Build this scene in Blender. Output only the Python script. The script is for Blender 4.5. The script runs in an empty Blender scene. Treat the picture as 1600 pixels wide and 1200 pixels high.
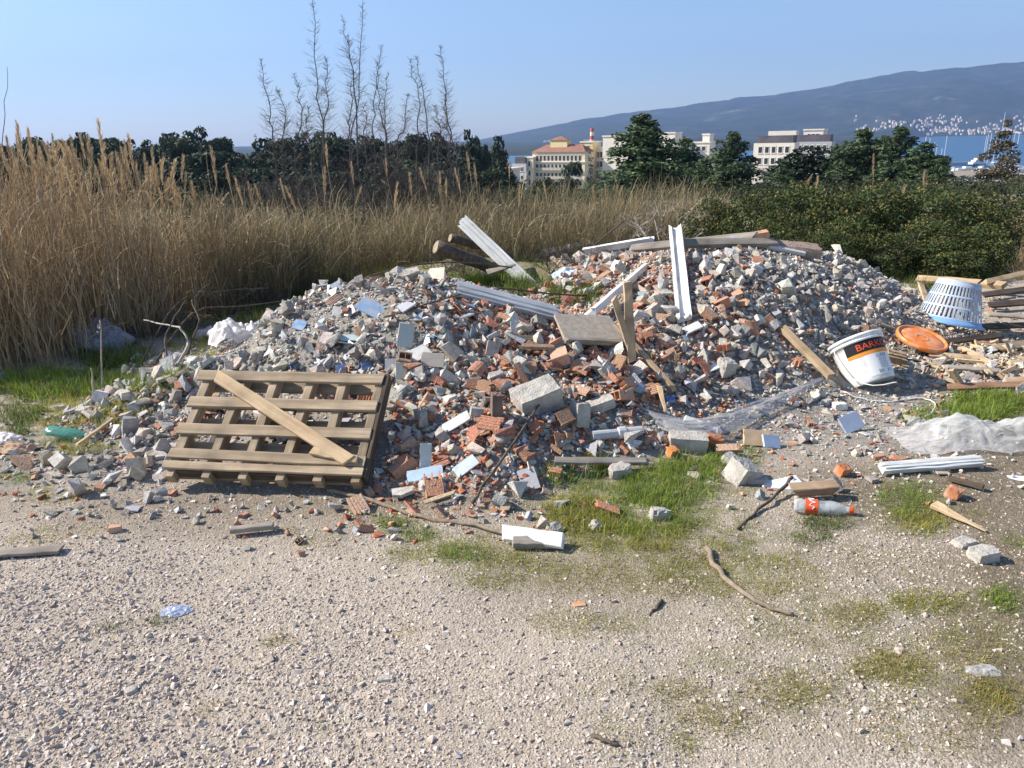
import bpy, bmesh, math, random
import numpy as np
from mathutils import Vector, Matrix, Quaternion, noise as mnoise

random.seed(7)
RNG = np.random.default_rng(7)
S = bpy.context.scene
COL = S.collection
R = math.radians

# ------------------------------------------------------------------ camera
PITCH = R(17.8); ROLL = R(1.2); EYE = 1.6; FPX = 1200.0
cam = bpy.data.objects.new('camera', bpy.data.cameras.new('camera'))
COL.objects.link(cam)
cam.matrix_world = Matrix.Translation((0, 0, EYE)) @ Matrix.Rotation(math.pi / 2 - PITCH, 4, 'X') @ Matrix.Rotation(-ROLL, 4, 'Z')
cam.data.sensor_width = 36.0
cam.data.lens = 36.0 * FPX / 1600.0
cam.data.clip_start = 0.05
cam.data.clip_end = 60000
S.camera = cam

# ------------------------------------------------------------------ light
SUN_AZ = R(80)      # degrees to the left of the view direction
SUN_EL = R(37)
SUNV = Vector((-math.sin(SUN_AZ) * math.cos(SUN_EL), math.cos(SUN_AZ) * math.cos(SUN_EL), math.sin(SUN_EL)))
W = bpy.data.worlds.new('World'); S.world = W; W.use_nodes = True
wn = W.node_tree.nodes; wl = W.node_tree.links; wn.clear()
wo = wn.new('ShaderNodeOutputWorld'); wb = wn.new('ShaderNodeBackground'); ws = wn.new('ShaderNodeTexSky')
ws.sky_type = 'NISHITA'; ws.sun_disc = False
ws.sun_elevation = SUN_EL; ws.sun_rotation = -SUN_AZ
ws.air_density = 1.0; ws.dust_density = 0.5; ws.ozone_density = 3.0; ws.altitude = 20
wb.inputs['Strength'].default_value = 0.09
wl.new(ws.outputs[0], wb.inputs[0]); wl.new(wb.outputs[0], wo.inputs[0])
sun = bpy.data.objects.new('sun', bpy.data.lights.new('sun', 'SUN'))
COL.objects.link(sun)
sun.data.energy = 5.0; sun.data.angle = R(0.5); sun.data.color = (1.0, 0.93, 0.82)
sun.rotation_euler = SUNV.to_track_quat('Z', 'Y').to_euler()
sun.location = (-20, 5, 20)

S.view_settings.view_transform = 'Standard'
S.view_settings.look = 'None'
S.view_settings.exposure = 0.92
S.view_settings.gamma = 1.0
S.view_settings.use_curve_mapping = False
S.render.engine = 'CYCLES'
S.cycles.use_denoising = True
S.cycles.max_bounces = 6
S.cycles.diffuse_bounces = 3
S.cycles.glossy_bounces = 2
S.cycles.transparent_max_bounces = 12
S.cycles.volume_bounces = 0

# ------------------------------------------------------------------ helpers
def tag(o, label=None, cat=None, group=None, kind=None):
    if label: o['label'] = label
    if cat: o['category'] = cat
    if group: o['group'] = group
    if kind: o['kind'] = kind
    return o

def link(name, me, mat=None, parent=None, loc=None, rot=None):
    o = bpy.data.objects.new(name, me)
    COL.objects.link(o)
    if mat is not None and me is not None:
        if len(me.materials) == 0:
            me.materials.append(mat)
    if parent is not None: o.parent = parent
    if loc is not None: o.location = loc
    if rot is not None: o.rotation_euler = rot
    return o

def empty(name, loc=(0, 0, 0), rot=(0, 0, 0)):
    o = bpy.data.objects.new(name, None)
    COL.objects.link(o)
    o.location = loc; o.rotation_euler = rot
    o.empty_display_size = 0.1
    return o

def npmesh(name, V, F, col=None, smooth=False):
    """V (n,3), F (m,3|4) numpy -> mesh, optional per-vertex colour attribute 'col'"""
    me = bpy.data.meshes.new(name)
    V = np.asarray(V, dtype=np.float32); F = np.asarray(F, dtype=np.int32)
    k = F.shape[1]
    me.vertices.add(len(V)); me.vertices.foreach_set('co', V.ravel())
    me.loops.add(F.size); me.loops.foreach_set('vertex_index', F.ravel())
    me.polygons.add(len(F)); me.polygons.foreach_set('loop_start', np.arange(0, F.size, k, dtype=np.int32))
    me.polygons.foreach_set('use_smooth', np.full(len(F), bool(smooth)))
    me.update(calc_edges=True)
    if col is not None:
        a = me.color_attributes.new('col', 'FLOAT_COLOR', 'POINT')
        c = np.ones((len(V), 4), dtype=np.float32); c[:, :3] = col
        a.data.foreach_set('color', c.ravel())
    return me

def mesh_arrays(me):
    V = np.empty(len(me.vertices) * 3, dtype=np.float32); me.vertices.foreach_get('co', V)
    me.calc_loop_triangles()
    T = np.empty(len(me.loop_triangles) * 3, dtype=np.int32); me.loop_triangles.foreach_get('vertices', T)
    return V.reshape(-1, 3), T.reshape(-1, 3)

def rotmats(n, tilt=None, rng=RNG):
    """random rotations (n,3,3); tilt = max lean from z in radians, None = any"""
    if tilt is None:
        q = rng.normal(size=(n, 4)); q /= np.linalg.norm(q, axis=1)[:, None]
        w, x, y, z = q.T
        return np.stack([np.stack([1-2*(y*y+z*z), 2*(x*y-z*w), 2*(x*z+y*w)], -1),
                         np.stack([2*(x*y+z*w), 1-2*(x*x+z*z), 2*(y*z-x*w)], -1),
                         np.stack([2*(x*z-y*w), 2*(y*z+x*w), 1-2*(x*x+y*y)], -1)], 1)
    a = rng.uniform(0, 2*np.pi, n); b = rng.uniform(0, 2*np.pi, n); t = np.abs(rng.normal(0, 0.5, n)).clip(0, 1) * tilt
    ca, sa = np.cos(a), np.sin(a)
    Z = np.zeros(n); O = np.ones(n)
    Rz = np.stack([np.stack([ca, -sa, Z], -1), np.stack([sa, ca, Z], -1), np.stack([Z, Z, O], -1)], 1)
    ax = np.stack([np.cos(b), np.sin(b), Z], -1)
    K = np.zeros((n, 3, 3))
    K[:, 0, 1] = -ax[:, 2]; K[:, 0, 2] = ax[:, 1]; K[:, 1, 0] = ax[:, 2]
    K[:, 1, 2] = -ax[:, 0]; K[:, 2, 0] = -ax[:, 1]; K[:, 2, 1] = ax[:, 0]
    I = np.eye(3)[None]
    Rt = I + np.sin(t)[:, None, None] * K + (1-np.cos(t))[:, None, None] * (K @ K)
    return Rt @ Rz

def bake(name, bases, idx, M, T, col, mat, smooth=False):
    """many copies of small base meshes -> ONE object with a colour per copy"""
    Vs, Fs, Cs = [], [], []; off = 0
    for k, (bv, bf) in enumerate(bases):
        s = np.where(idx == k)[0]
        if len(s) == 0: continue
        v = np.einsum('nij,vj->nvi', M[s], bv) + T[s][:, None, :]
        f = bf[None] + (np.arange(len(s)) * len(bv))[:, None, None] + off
        Vs.append(v.reshape(-1, 3)); Fs.append(f.reshape(-1, bf.shape[1]))
        Cs.append(np.repeat(col[s], len(bv), axis=0)); off += len(s) * len(bv)
    me = npmesh(name, np.concatenate(Vs), np.concatenate(Fs), np.concatenate(Cs), smooth)
    return link(name, me, mat)

# ---- pixels of the 1600x1200 photograph -> directions
FW = np.array([0, math.cos(PITCH), -math.sin(PITCH)]); UP = np.array([0, math.sin(PITCH), math.cos(PITCH)]); RT = np.array([1.0, 0, 0])
RT, UP = RT*math.cos(ROLL)-UP*math.sin(ROLL), UP*math.cos(ROLL)+RT*math.sin(ROLL)
def ray(px, py):
    return FW + RT * ((px - 800) / FPX) - UP * ((py - 600) / FPX)
def at(px, py, Y):
    d = ray(px, py); t = Y / d[1]
    return Vector((d[0]*t, d[1]*t, EYE + d[2]*t))
def atz(px, py, z):
    d = ray(px, py); t = (z - EYE) / d[2]
    return Vector((d[0]*t, d[1]*t, z))
def proj(P):
    P = np.atleast_2d(P) - np.array([0, 0, EYE])
    dep = P @ FW
    dep2 = np.where(dep < 0.05, 0.05, dep)
    return 800 + FPX * (P @ RT) / dep2, 600 - FPX * (P @ UP) / dep2, dep

# ---- smooth value noise on arrays
_perm = np.random.default_rng(3).random((64, 64))
def vnoise(x, y):
    x = np.asarray(x, dtype=float); y = np.asarray(y, dtype=float)
    xi = np.floor(x).astype(int); yi = np.floor(y).astype(int); fx = x - xi; fy = y - yi
    fx = fx*fx*(3-2*fx); fy = fy*fy*(3-2*fy)
    g = lambda a, b: _perm[a % 64, b % 64]
    return (g(xi, yi)*(1-fx) + g(xi+1, yi)*fx)*(1-fy) + (g(xi, yi+1)*(1-fx) + g(xi+1, yi+1)*fx)*fy
def fbm(x, y, o=4):
    s = 0; a = 0.5
    for i in range(o):
        s = s + a * (vnoise(x * 2**i + 17.3*i, y * 2**i + 5.1*i) - 0.5); a *= 0.5
    return s * 2
def sstep(a, b, x):
    t = np.clip((np.asarray(x, dtype=float) - a) / (b - a), 0, 1); return t*t*(3-2*t)

# ------------------------------------------------------------------ materials
MATS = {}
def newmat(name):
    m = bpy.data.materials.new(name); m.use_nodes = True
    n = m.node_tree.nodes; l = m.node_tree.links
    return m, n, l, n['Principled BSDF']
def ramp(n, pts):
    r = n.new('ShaderNodeValToRGB'); e = r.color_ramp.elements
    while len(e) < len(pts): e.new(0.5)
    for i, (p, c) in enumerate(pts):
        e[i].position = p; e[i].color = (*c, 1)
    return r
def mixc(n, l, a, b, f, mode='MIX'):
    m = n.new('ShaderNodeMix'); m.data_type = 'RGBA'; m.blend_type = mode
    def put(s, v):
        if isinstance(v, (int, float)): s.default_value = v
        elif isinstance(v, tuple): s.default_value = (*v, 1) if len(v) == 3 else v
        else: l.new(v, s)
    put(m.inputs[0], f); put(m.inputs[6], a); put(m.inputs[7], b)
    return m.outputs[2]

def mat_solid(name, col=None, src=None, rough=0.85, noise=6.0, var=0.35, bump=0.4, bscale=40.0, spec=0.3, dirt=None, dirtamt=0.5):
    """src: None fixed colour, 'attr' vertex colour, 'obj' object colour"""
    if name in MATS: return MATS[name]
    m, n, l, b = newmat(name)
    tc = n.new('ShaderNodeTexCoord')
    if src == 'attr':
        a = n.new('ShaderNodeAttribute'); a.attribute_name = 'col'; base = a.outputs['Color']
    elif src == 'obj':
        a = n.new('ShaderNodeObjectInfo'); base = a.outputs['Color']
    else:
        a = n.new('ShaderNodeRGB'); a.outputs[0].default_value = (*col, 1); base = a.outputs[0]
    t = n.new('ShaderNodeTexNoise'); t.inputs['Scale'].default_value = noise; t.inputs['Detail'].default_value = 6; t.inputs['Roughness'].default_value = 0.65
    l.new(tc.outputs['Object'], t.inputs['Vector'])
    mr = n.new('ShaderNodeMapRange'); mr.inputs[1].default_value = 0.3; mr.inputs[2].default_value = 0.7
    mr.inputs[3].default_value = 1 - var; mr.inputs[4].default_value = 1 + var
    l.new(t.outputs[0], mr.inputs[0])
    c = mixc(n, l, base, mr.outputs[0], 1.0, 'MULTIPLY')
    if dirt is not None:
        t2 = n.new('ShaderNodeTexNoise'); t2.inputs['Scale'].default_value = noise * 2.3; t2.inputs['Detail'].default_value = 8
        l.new(tc.outputs['Object'], t2.inputs['Vector'])
        mr2 = n.new('ShaderNodeMapRange'); mr2.inputs[1].default_value = 0.42; mr2.inputs[2].default_value = 0.62; mr2.inputs[4].default_value = dirtamt
        l.new(t2.outputs[0], mr2.inputs[0])
        c = mixc(n, l, c, dirt, mr2.outputs[0])
    l.new(c, b.inputs['Base Color'])
    b.inputs['Roughness'].default_value = rough
    b.inputs['Specular IOR Level'].default_value = spec
    if bump > 0:
        t3 = n.new('ShaderNodeTexNoise'); t3.inputs['Scale'].default_value = bscale; t3.inputs['Detail'].default_value = 5
        l.new(tc.outputs['Object'], t3.inputs['Vector'])
        bp = n.new('ShaderNodeBump'); bp.inputs['Strength'].default_value = bump; bp.inputs['Distance'].default_value = 0.01
        l.new(t3.outputs[0], bp.inputs['Height']); l.new(bp.outputs[0], b.inputs['Normal'])
    MATS[name] = m
    return m

def mat_leaf(name, col=None, src='attr', trans=0.35, rough=0.6, spec=0.25):
    if name in MATS: return MATS[name]
    m, n, l, b = newmat(name)
    if src == 'attr':
        a = n.new('ShaderNodeAttribute'); a.attribute_name = 'col'; base = a.outputs['Color']
    else:
        a = n.new('ShaderNodeRGB'); a.outputs[0].default_value = (*col, 1); base = a.outputs[0]
    l.new(base, b.inputs['Base Color'])
    b.inputs['Roughness'].default_value = rough; b.inputs['Specular IOR Level'].default_value = spec
    tr = n.new('ShaderNodeBsdfTranslucent'); l.new(base, tr.inputs['Color'])
    ms = n.new('ShaderNodeMixShader'); ms.inputs[0].default_value = trans
    l.new(b.outputs[0], ms.inputs[1]); l.new(tr.outputs[0], ms.inputs[2])
    l.new(ms.outputs[0], n['Material Output'].inputs['Surface'])
    MATS[name] = m
    return m

def mat_wood(name, c1, c2, scale=1.0, grey=0.0):
    """grain runs along the object's X axis"""
    if name in MATS: return MATS[name]
    m, n, l, b = newmat(name)
    tc = n.new('ShaderNodeTexCoord'); mp = n.new('ShaderNodeMapping'); mp.inputs['Scale'].default_value = (2.0*scale, 45*scale, 45*scale)
    l.new(tc.outputs['Object'], mp.inputs[0])
    t = n.new('ShaderNodeTexNoise'); t.inputs['Scale'].default_value = 1.0; t.inputs['Detail'].default_value = 8; t.inputs['Roughness'].default_value = 0.7
    l.new(mp.outputs[0], t.inputs['Vector'])
    r = ramp(n, [(0.28, c2), (0.5, tuple((a+bb)/2 for a, bb in zip(c1, c2))), (0.7, c1)])
    l.new(t.outputs[0], r.inputs[0])
    t2 = n.new('ShaderNodeTexNoise'); t2.inputs['Scale'].default_value = 7; t2.inputs['Detail'].default_value = 5
    l.new(tc.outputs['Object'], t2.inputs['Vector'])
    mr = n.new('ShaderNodeMapRange'); mr.inputs[1].default_value = 0.3; mr.inputs[2].default_value = 0.75; mr.inputs[3].default_value = 1.15; mr.inputs[4].default_value = 0.6
    l.new(t2.outputs[0], mr.inputs[0])
    oi = n.new('ShaderNodeObjectInfo')
    mr3 = n.new('ShaderNodeMapRange'); mr3.inputs[3].default_value = 0.82; mr3.inputs[4].default_value = 1.15
    l.new(oi.outputs['Random'], mr3.inputs[0])
    c = mixc(n, l, r.outputs[0], mr.outputs[0], 1.0, 'MULTIPLY')
    c = mixc(n, l, c, mr3.outputs[0], 1.0, 'MULTIPLY')
    l.new(c, b.inputs['Base Color']); b.inputs['Roughness'].default_value = 0.8; b.inputs['Specular IOR Level'].default_value = 0.2
    bp = n.new('ShaderNodeBump'); bp.inputs['Strength'].default_value = 0.5; bp.inputs['Distance'].default_value = 0.004
    l.new(t.outputs[0], bp.inputs['Height']); l.new(bp.outputs[0], b.inputs['Normal'])
    MATS[name] = m
    return m
# ------------------------------------------------------------------ terrain
# control points of the two heaps: pixel on the surface and its distance along the ground (or its height)
CP = []
def cpY(px, py, Y):
    p = at(px, py, Y); CP.append((p.x, p.y, p.z))
def cpz(px, py, z=0.0):
    p = atz(px, py, z); CP.append((p.x, p.y, p.z))
for a in [(235, 600, 4.62), (300, 575, 4.75), (380, 545, 4.9), (440, 492, 5.02), (520, 457, 5.1), (600, 442, 5.12), (670, 427, 5.12),
          (740, 447, 5.2), (800, 465, 5.25), (850, 484, 5.35), (910, 478, 5.7), (960, 415, 6.35), (1050, 393, 6.5), (1130, 380, 6.6),
          (1200, 372, 6.6), (1290, 398, 6.55), (1380, 435, 6.45), (1430, 475, 6.35), (1500, 503, 6.3), (1600, 512, 6.3)]:
    cpY(*a)
# faces of the heaps
for a in [(400, 640, .12), (450, 600, .26), (520, 560, .38), (600, 600, .30), (640, 520, .52), (720, 560, .40), (700, 660, .20), (820, 620, .28),
          (780, 700, .14), (900, 600, .27), (1000, 560, .30), (1000, 640, .17), (930, 690, .08), (1100, 500, .43), (1100, 590, .17),
          (1200, 450, .53), (1200, 540, .28), (1300, 470, .39), (1300, 560, .15), (1390, 530, .14), (1480, 560, .07), (1580, 570, .07),
          (1100, 650, .05), (1250, 620, .05)]:
    cpz(*a)
for a in [(700, 428, 7.3), (780, 428, 7.3), (850, 442, 7.1), (760, 405, 8.2), (870, 408, 7.3), (940, 400, 7.2)]: cpY(*a)   # old overgrown mound behind the saddle
# feet
for a in [(60, 700), (150, 745), (240, 775), (400, 765), (560, 775), (680, 795), (800, 800), (880, 765), (960, 740), (1080, 715), (1200, 700), (1320, 690),
          (1450, 680), (1600, 660), (150, 620), (30, 640), (230, 540), (1700, 660), (-150, 700)]:
    cpz(*a)
# behind the crests and further out
for a in [(-3.4, 5.6), (-2.6, 6.1), (-1.9, 6.3), (-1.3, 6.5), (0.5, 8.4), (1.4, 8.2), (2.4, 8.2), (3.5, 8.0), (4.6, 7.8), (5.6, 7.6), (6.6, 7.0),
          (-3.2, 2.6), (-1, 2.4), (1, 2.4), (3, 2.8), (5, 3.6), (7, 5), (-5, 4.5), (-5, 6.5), (-2, 8), (0, 9)]:
    CP.append((a[0], a[1], 0.0))
CP = np.array(CP)
def _tps(r): return np.where(r > 1e-9, r*r*np.log(r + 1e-12), 0.0)
_n = len(CP)
_K = _tps(np.hypot(CP[:, None, 0]-CP[None, :, 0], CP[:, None, 1]-CP[None, :, 1])) + 0.01*np.eye(_n)
_Pm = np.c_[np.ones(_n), CP[:, :2]]
_A = np.block([[_K, _Pm], [_Pm.T, np.zeros((3, 3))]])
_w = np.linalg.solve(_A, np.r_[CP[:, 2], np.zeros(3)])
def heap_raw(x, y):
    x = np.asarray(x, float); y = np.asarray(y, float)
    out = _w[_n] + _w[_n+1]*x + _w[_n+2]*y
    for i in range(_n):
        out = out + _w[i]*_tps(np.hypot(x-CP[i, 0], y-CP[i, 1]))
    yb = 6.5 + 1.9*sstep(-1.9, -0.9, x)
    fade = sstep(-5.2, -3.9, x)*(1-sstep(6.3, 7.2, x))*sstep(2.5, 3.1, y)*(1-sstep(yb, yb+.7, y))
    out = np.clip(out, 0, None)*fade
    return out
GX0, GX1, GY0, GY1, GS = -5.6, 7.6, 2.2, 9.4, 0.03
_gx = np.arange(GX0, GX1+GS/2, GS); _gy = np.arange(GY0, GY1+GS/2, GS)
_GXX, _GYY = np.meshgrid(_gx, _gy)
HEAP = heap_raw(_GXX, _GYY)
HEAP = HEAP + np.clip(HEAP*6, 0, 1)*(0.05*fbm(_GXX*2.2, _GYY*2.2, 3) + 0.03*fbm(_GXX*7, _GYY*7, 2))
HEAP = np.clip(HEAP, 0, None)
def heap(x, y):
    x = np.asarray(x, float); y = np.asarray(y, float)
    u = np.clip((x-GX0)/GS, 0, len(_gx)-1.001); v = np.clip((y-GY0)/GS, 0, len(_gy)-1.001)
    i = u.astype(int); j = v.astype(int); fu = u-i; fv = v-j
    return (HEAP[j, i]*(1-fu)+HEAP[j, i+1]*fu)*(1-fv) + (HEAP[j+1, i]*(1-fu)+HEAP[j+1, i+1]*fu)*fv
SEA = -25.0
def land(x, y):
    """the plateau and the slope down to the shore"""
    x = np.asarray(x, float); y = np.asarray(y, float)
    z = 0.035*fbm(x*0.7, y*0.7, 3) + 0.012*fbm(x*4, y*4, 2)
    z = z*(1-sstep(60, 200, y))
    d = np.clip(y-14, 0, None)
    drop = np.where(d < 25, 0.0036*d*d, 2.25+0.18*(d-25))
    left = 1-sstep(-60, 40, x)
    drop = drop*(1-0.30*left*(1-sstep(140, 380, y)))
    drop = np.minimum(drop, 22.6)
    z = z - drop
    shore = 470 + 26*fbm(x*0.01, x*0+3, 3)
    z = z - 8*sstep(0, 60, y-shore)
    return z
def H(x, y): return land(x, y) + heap(x, y)
def h1(x, y): return float(H(x, y))
def hit(px, py, dz=0.0, tmax=60):
    """where the line of sight of a pixel meets the ground (raised by dz)"""
    d = ray(px, py)
    t = np.linspace(1.2, tmax, 6000) if tmax > 20 else np.linspace(1.2, tmax, 3000)
    P = d[None]*t[:, None] + np.array([0, 0, EYE])
    below = P[:, 2] < H(P[:, 0], P[:, 1]) + dz
    k = int(np.argmax(below)) if below.any() else len(t)-1
    return Vector(P[k])

# ------------------------------------------------------------------ ground sheet
def axis(lo, hi, fine, growth, far_lo, far_hi):
    a = list(np.arange(lo, hi+fine/2, fine)); s = fine
    while a[-1] < far_hi:
        s *= growth; a.append(a[-1]+s)
    s = fine; pre = []
    x = lo
    while x > far_lo:
        s *= growth; x -= s; pre.append(x)
    return np.array(pre[::-1]+a)
ax = axis(-5.2, 7.0, 0.045, 1.16, -6000, 6000); ay = axis(1.2, 9.0, 0.045, 1.13, -300, 5200)
XX, YY = np.meshgrid(ax, ay)
ZZ = H(XX, YY)
nx, ny = len(ax), len(ay)
V = np.stack([XX.ravel(), YY.ravel(), ZZ.ravel()], 1)
ii = (np.arange(ny-1)[:, None]*nx + np.arange(nx-1)[None]).ravel()
F = np.stack([ii, ii+1, ii+nx+1, ii+nx], 1)
def overgrown(x, y):
    return sstep(6.25, 6.7, y)*(1-sstep(.25, .75, x - .25*(y-7)))
# what covers the ground, as weights: brown earth, moss and low weeds, grey rubble dust
def cover(x, y, z):
    PX, PY, DEP = proj(np.stack([x, y, z], 1))
    ok = DEP > 0.5
    nz = fbm(x*1.6, y*1.6, 4); nz2 = fbm(x*5+9, y*5, 3)
    def blob(px, py, rx, ry, soft=0.6):
        d = np.hypot((PX-px)/rx, (PY-py)/ry)
        return np.where(ok, 1-sstep(1-soft, 1+soft, d + 0.45*nz + 0.35*nz2), 0)
    dirt = np.maximum.reduce([blob(1500, 760, 230, 90), blob(1590, 950, 150, 220), blob(1000, 900, 240, 70)*0.4, blob(1300, 880, 330, 90)*0.35, blob(300, 800, 420, 50)*0.6, blob(640, 775, 140, 26)*0.9, blob(450, 788, 380, 34)*0.75, blob(1000, 745, 500, 30)*.5, blob(1350, 1020, 260, 120)*0.2])
    green = np.maximum.reduce([blob(1000, 800, 150, 70), blob(1110, 860, 130, 70)*0.8, blob(760, 870, 170, 36)*0.6, blob(1400, 1000, 220, 110)*0.5, blob(1250, 1010, 250, 120)*0.4,
                               blob(120, 630, 260, 60), blob(1540, 640, 90, 40), blob(780, 430, 120, 40), blob(1420, 810, 60, 40)*0.6, blob(1100, 1120, 300, 60)*0.25])
    hz = heap(x, y)
    old = overgrown(x, y)
    grey = np.maximum(sstep(0.01, 0.05, hz + 0.012*nz)*(1-old), np.maximum(blob(1300, 650, 260, 60), blob(200, 720, 230, 45)))
    green = np.maximum(green, old); dirt = np.maximum(dirt, old*.85)
    green = np.maximum(green, sstep(8.5, 10.5, y)*0.8*(y < 60)); dirt = np.where(y > 12, 0.6, dirt)
    return dirt, green, grey
dirt, green, grey = cover(V[:, 0], V[:, 1], V[:, 2])
me = npmesh('ground', V, F, np.stack([dirt, green, grey], 1), True)
m, n, l, b = newmat('ground_cover')
at_ = n.new('ShaderNodeAttribute'); at_.attribute_name = 'col'
sp = n.new('ShaderNodeSeparateColor'); l.new(at_.outputs['Color'], sp.inputs[0])
tc = n.new('ShaderNodeTexCoord')
def ntex(scale, detail=6, rough=0.6):
    t = n.new('ShaderNodeTexNoise'); t.inputs['Scale'].default_value = scale; t.inputs['Detail'].default_value = detail; t.inputs['Roughness'].default_value = rough
    l.new(tc.outputs['Object'], t.inputs['Vector']); return t
def vtex(scale):
    t = n.new('ShaderNodeTexVoronoi'); t.inputs['Scale'].default_value = scale
    l.new(tc.outputs['Object'], t.inputs['Vector']); return t
v1 = vtex(130); v2 = vtex(34)
sepv = n.new('ShaderNodeSeparateColor'); l.new(v1.outputs['Color'], sepv.inputs[0])
grav = ramp(n, [(0.0, (0.24, 0.20, 0.16)), (0.35, (0.37, 0.31, 0.25)), (0.75, (0.46, 0.395, 0.325)), (1.0, (0.55, 0.48, 0.41))])
l.new(sepv.outputs[0], grav.inputs[0])
n1 = ntex(2.2); n2 = ntex(30, 8, 0.7); n3 = ntex(9, 6)
sand = ramp(n, [(0.3, (0.34, 0.285, 0.22)), (0.7, (0.48, 0.41, 0.335))]); l.new(n2.outputs[0], sand.inputs[0])
mr = n.new('ShaderNodeMapRange'); mr.inputs[1].default_value = 0.4; mr.inputs[2].default_value = 0.62; l.new(n1.outputs[0], mr.inputs[0])
c = mixc(n, l, grav.outputs[0], sand.outputs[0], mr.outputs[0])
earth = ramp(n, [(0.3, (0.11, 0.086, 0.06)), (0.55, (0.21, 0.17, 0.12)), (0.75, (0.32, 0.27, 0.20))]); l.new(n2.outputs[0], earth.inputs[0])
c = mixc(n, l, c, earth.outputs[0], sp.outputs[0])
dust = ramp(n, [(0.3, (0.17, 0.15, 0.13)), (0.7, (0.36, 0.33, 0.29))]); l.new(n2.outputs[0], dust.inputs[0])
c = mixc(n, l, c, dust.outputs[0], sp.outputs[2])
moss = ramp(n, [(0.3, (0.07, 0.078, 0.024)), (0.6, (0.17, 0.175, 0.05)), (0.8, (0.28, 0.25, 0.12))]); l.new(n2.outputs[0], moss.inputs[0])
gm = n.new('ShaderNodeMath'); gm.operation = 'MULTIPLY'; l.new(sp.outputs[1], gm.inputs[0])
mr4 = n.new('ShaderNodeMapRange'); mr4.inputs[1].default_value = 0.38; mr4.inputs[2].default_value = 0.6; l.new(n3.outputs[0], mr4.inputs[0])
l.new(mr4.outputs[0], gm.inputs[1])
c = mixc(n, l, c, moss.outputs[0], gm.outputs[0])
l.new(c, b.inputs['Base Color']); b.inputs['Roughness'].default_value = 0.95; b.inputs['Specular IOR Level'].default_value = 0.15
bp = n.new('ShaderNodeBump'); bp.inputs['Strength'].default_value = 0.6; bp.inputs['Distance'].default_value = 0.006; bp.invert = True
l.new(v1.outputs['Distance'], bp.inputs['Height'])
bp2 = n.new('ShaderNodeBump'); bp2.inputs['Strength'].default_value = 0.6; bp2.inputs['Distance'].default_value = 0.02
l.new(n2.outputs[0], bp2.inputs['Height']); l.new(bp.outputs[0], bp2.inputs['Normal']); l.new(bp2.outputs[0], b.inputs['Normal'])
ground = link('ground', me, m); tag(ground, 'cream gravel and bare earth ground with mossy patches', 'ground', kind='structure')

# ------------------------------------------------------------------ sea
sx = np.array([-6700, 6700.]); sy = np.array([430, 6700.])
me = npmesh('sea', [(-6700, 430, SEA), (6700, 430, SEA), (6700, 6700, SEA), (-6700, 6700, SEA)], [(0, 1, 2, 3)])
m, n, l, b = newmat('sea_water')
b.inputs['Base Color'].default_value = (0.012, 0.075, 0.17, 1); b.inputs['Roughness'].default_value = 0.28; b.inputs['IOR'].default_value = 1.33
tc = n.new('ShaderNodeTexCoord'); mp = n.new('ShaderNodeMapping'); mp.inputs['Scale'].default_value = (0.05, 0.25, 1); l.new(tc.outputs['Object'], mp.inputs[0])
t = n.new('ShaderNodeTexNoise'); t.inputs['Scale'].default_value = 1.0; t.inputs['Detail'].default_value = 6; l.new(mp.outputs[0], t.inputs['Vector'])
bp = n.new('ShaderNodeBump'); bp.inputs['Strength'].default_value = 0.35; bp.inputs['Distance'].default_value = 0.6; l.new(t.outputs[0], bp.inputs['Height']); l.new(bp.outputs[0], b.inputs['Normal'])
sea = link('sea', me, m); tag(sea, 'blue sea of the bay below the far hills', 'sea', kind='structure')

# ------------------------------------------------------------------ hills across the bay
HY = 4300.0
SIL = [(-400, 262), (0, 256), (300, 250), (600, 236), (740, 220), (790, 210), (850, 199), (900, 188), (950, 181), (1000, 174), (1050, 170), (1100, 160), (1170, 151), (1190, 152), (1260, 141),
       (1330, 128), (1400, 114), (1420, 110), (1450, 111), (1520, 104), (1600, 96), (1750, 80), (2000, 66), (2400, 84), (3000, 130)]
sx_ = [at(p[0], p[1], HY) for p in SIL]
ridge_x = np.array([p.x for p in sx_]); ridge_z = np.array([p.z for p in sx_]).clip(SEA-4, None)
hx = np.linspace(ridge_x[0], min(ridge_x[-1], 7000), 280); hy = np.concatenate([np.linspace(1100, 2500, 50), np.linspace(2520, 4300, 90), np.linspace(4360, 6200, 30)])
X2, Y2 = np.meshgrid(hx, hy)
rz = np.interp(X2, ridge_x, ridge_z)
shore = 1250 + 1450*sstep(.46, .53, X2/Y2) + 150*fbm(X2*0.0011+4, X2*0+2, 3)
u = np.clip((Y2-shore)/(4300-shore), 0, 1)
ub = np.clip((Y2-2720)/(4300-2720), 0, 1); prof = np.maximum(np.where(u < 0.22, 0.07*(u/0.22), 0.07), np.where(ub < 0.22, 0.10*(ub/0.22), 0.10+0.90*np.power(np.clip((ub-0.22)/0.78, 0, 1), 0.85)))
prof = np.where(u <= 0, 0, prof)
back = 1-sstep(4300, 6300, Y2)*0.8
gul = fbm(X2*0.0026, Y2*0.0011, 5)
Z2 = (SEA-6) + (rz-(SEA-6))*prof*back + 95*gul*np.sin(np.pi*u)*np.clip((rz-SEA)/250, 0, 1)*(u < 1) + 12*fbm(X2*0.012, Y2*0.012, 3)*(u > 0.1)*np.clip((rz-SEA)/150, 0, 1)
plain = SEA + (2.5+9*u+5*fbm(X2*0.004, Y2*0.004, 3))*sstep(0, .05, u)*(Y2 < 4300) - 8*(u <= 0)
Z2 = np.where(u > 0, np.maximum(Z2, plain), Z2)
Vh = np.stack([X2.ravel(), Y2.ravel(), Z2.ravel()], 1)
nxh = len(hx); ii = (np.arange(len(hy)-1)[:, None]*nxh + np.arange(nxh-1)[None]).ravel()
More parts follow.
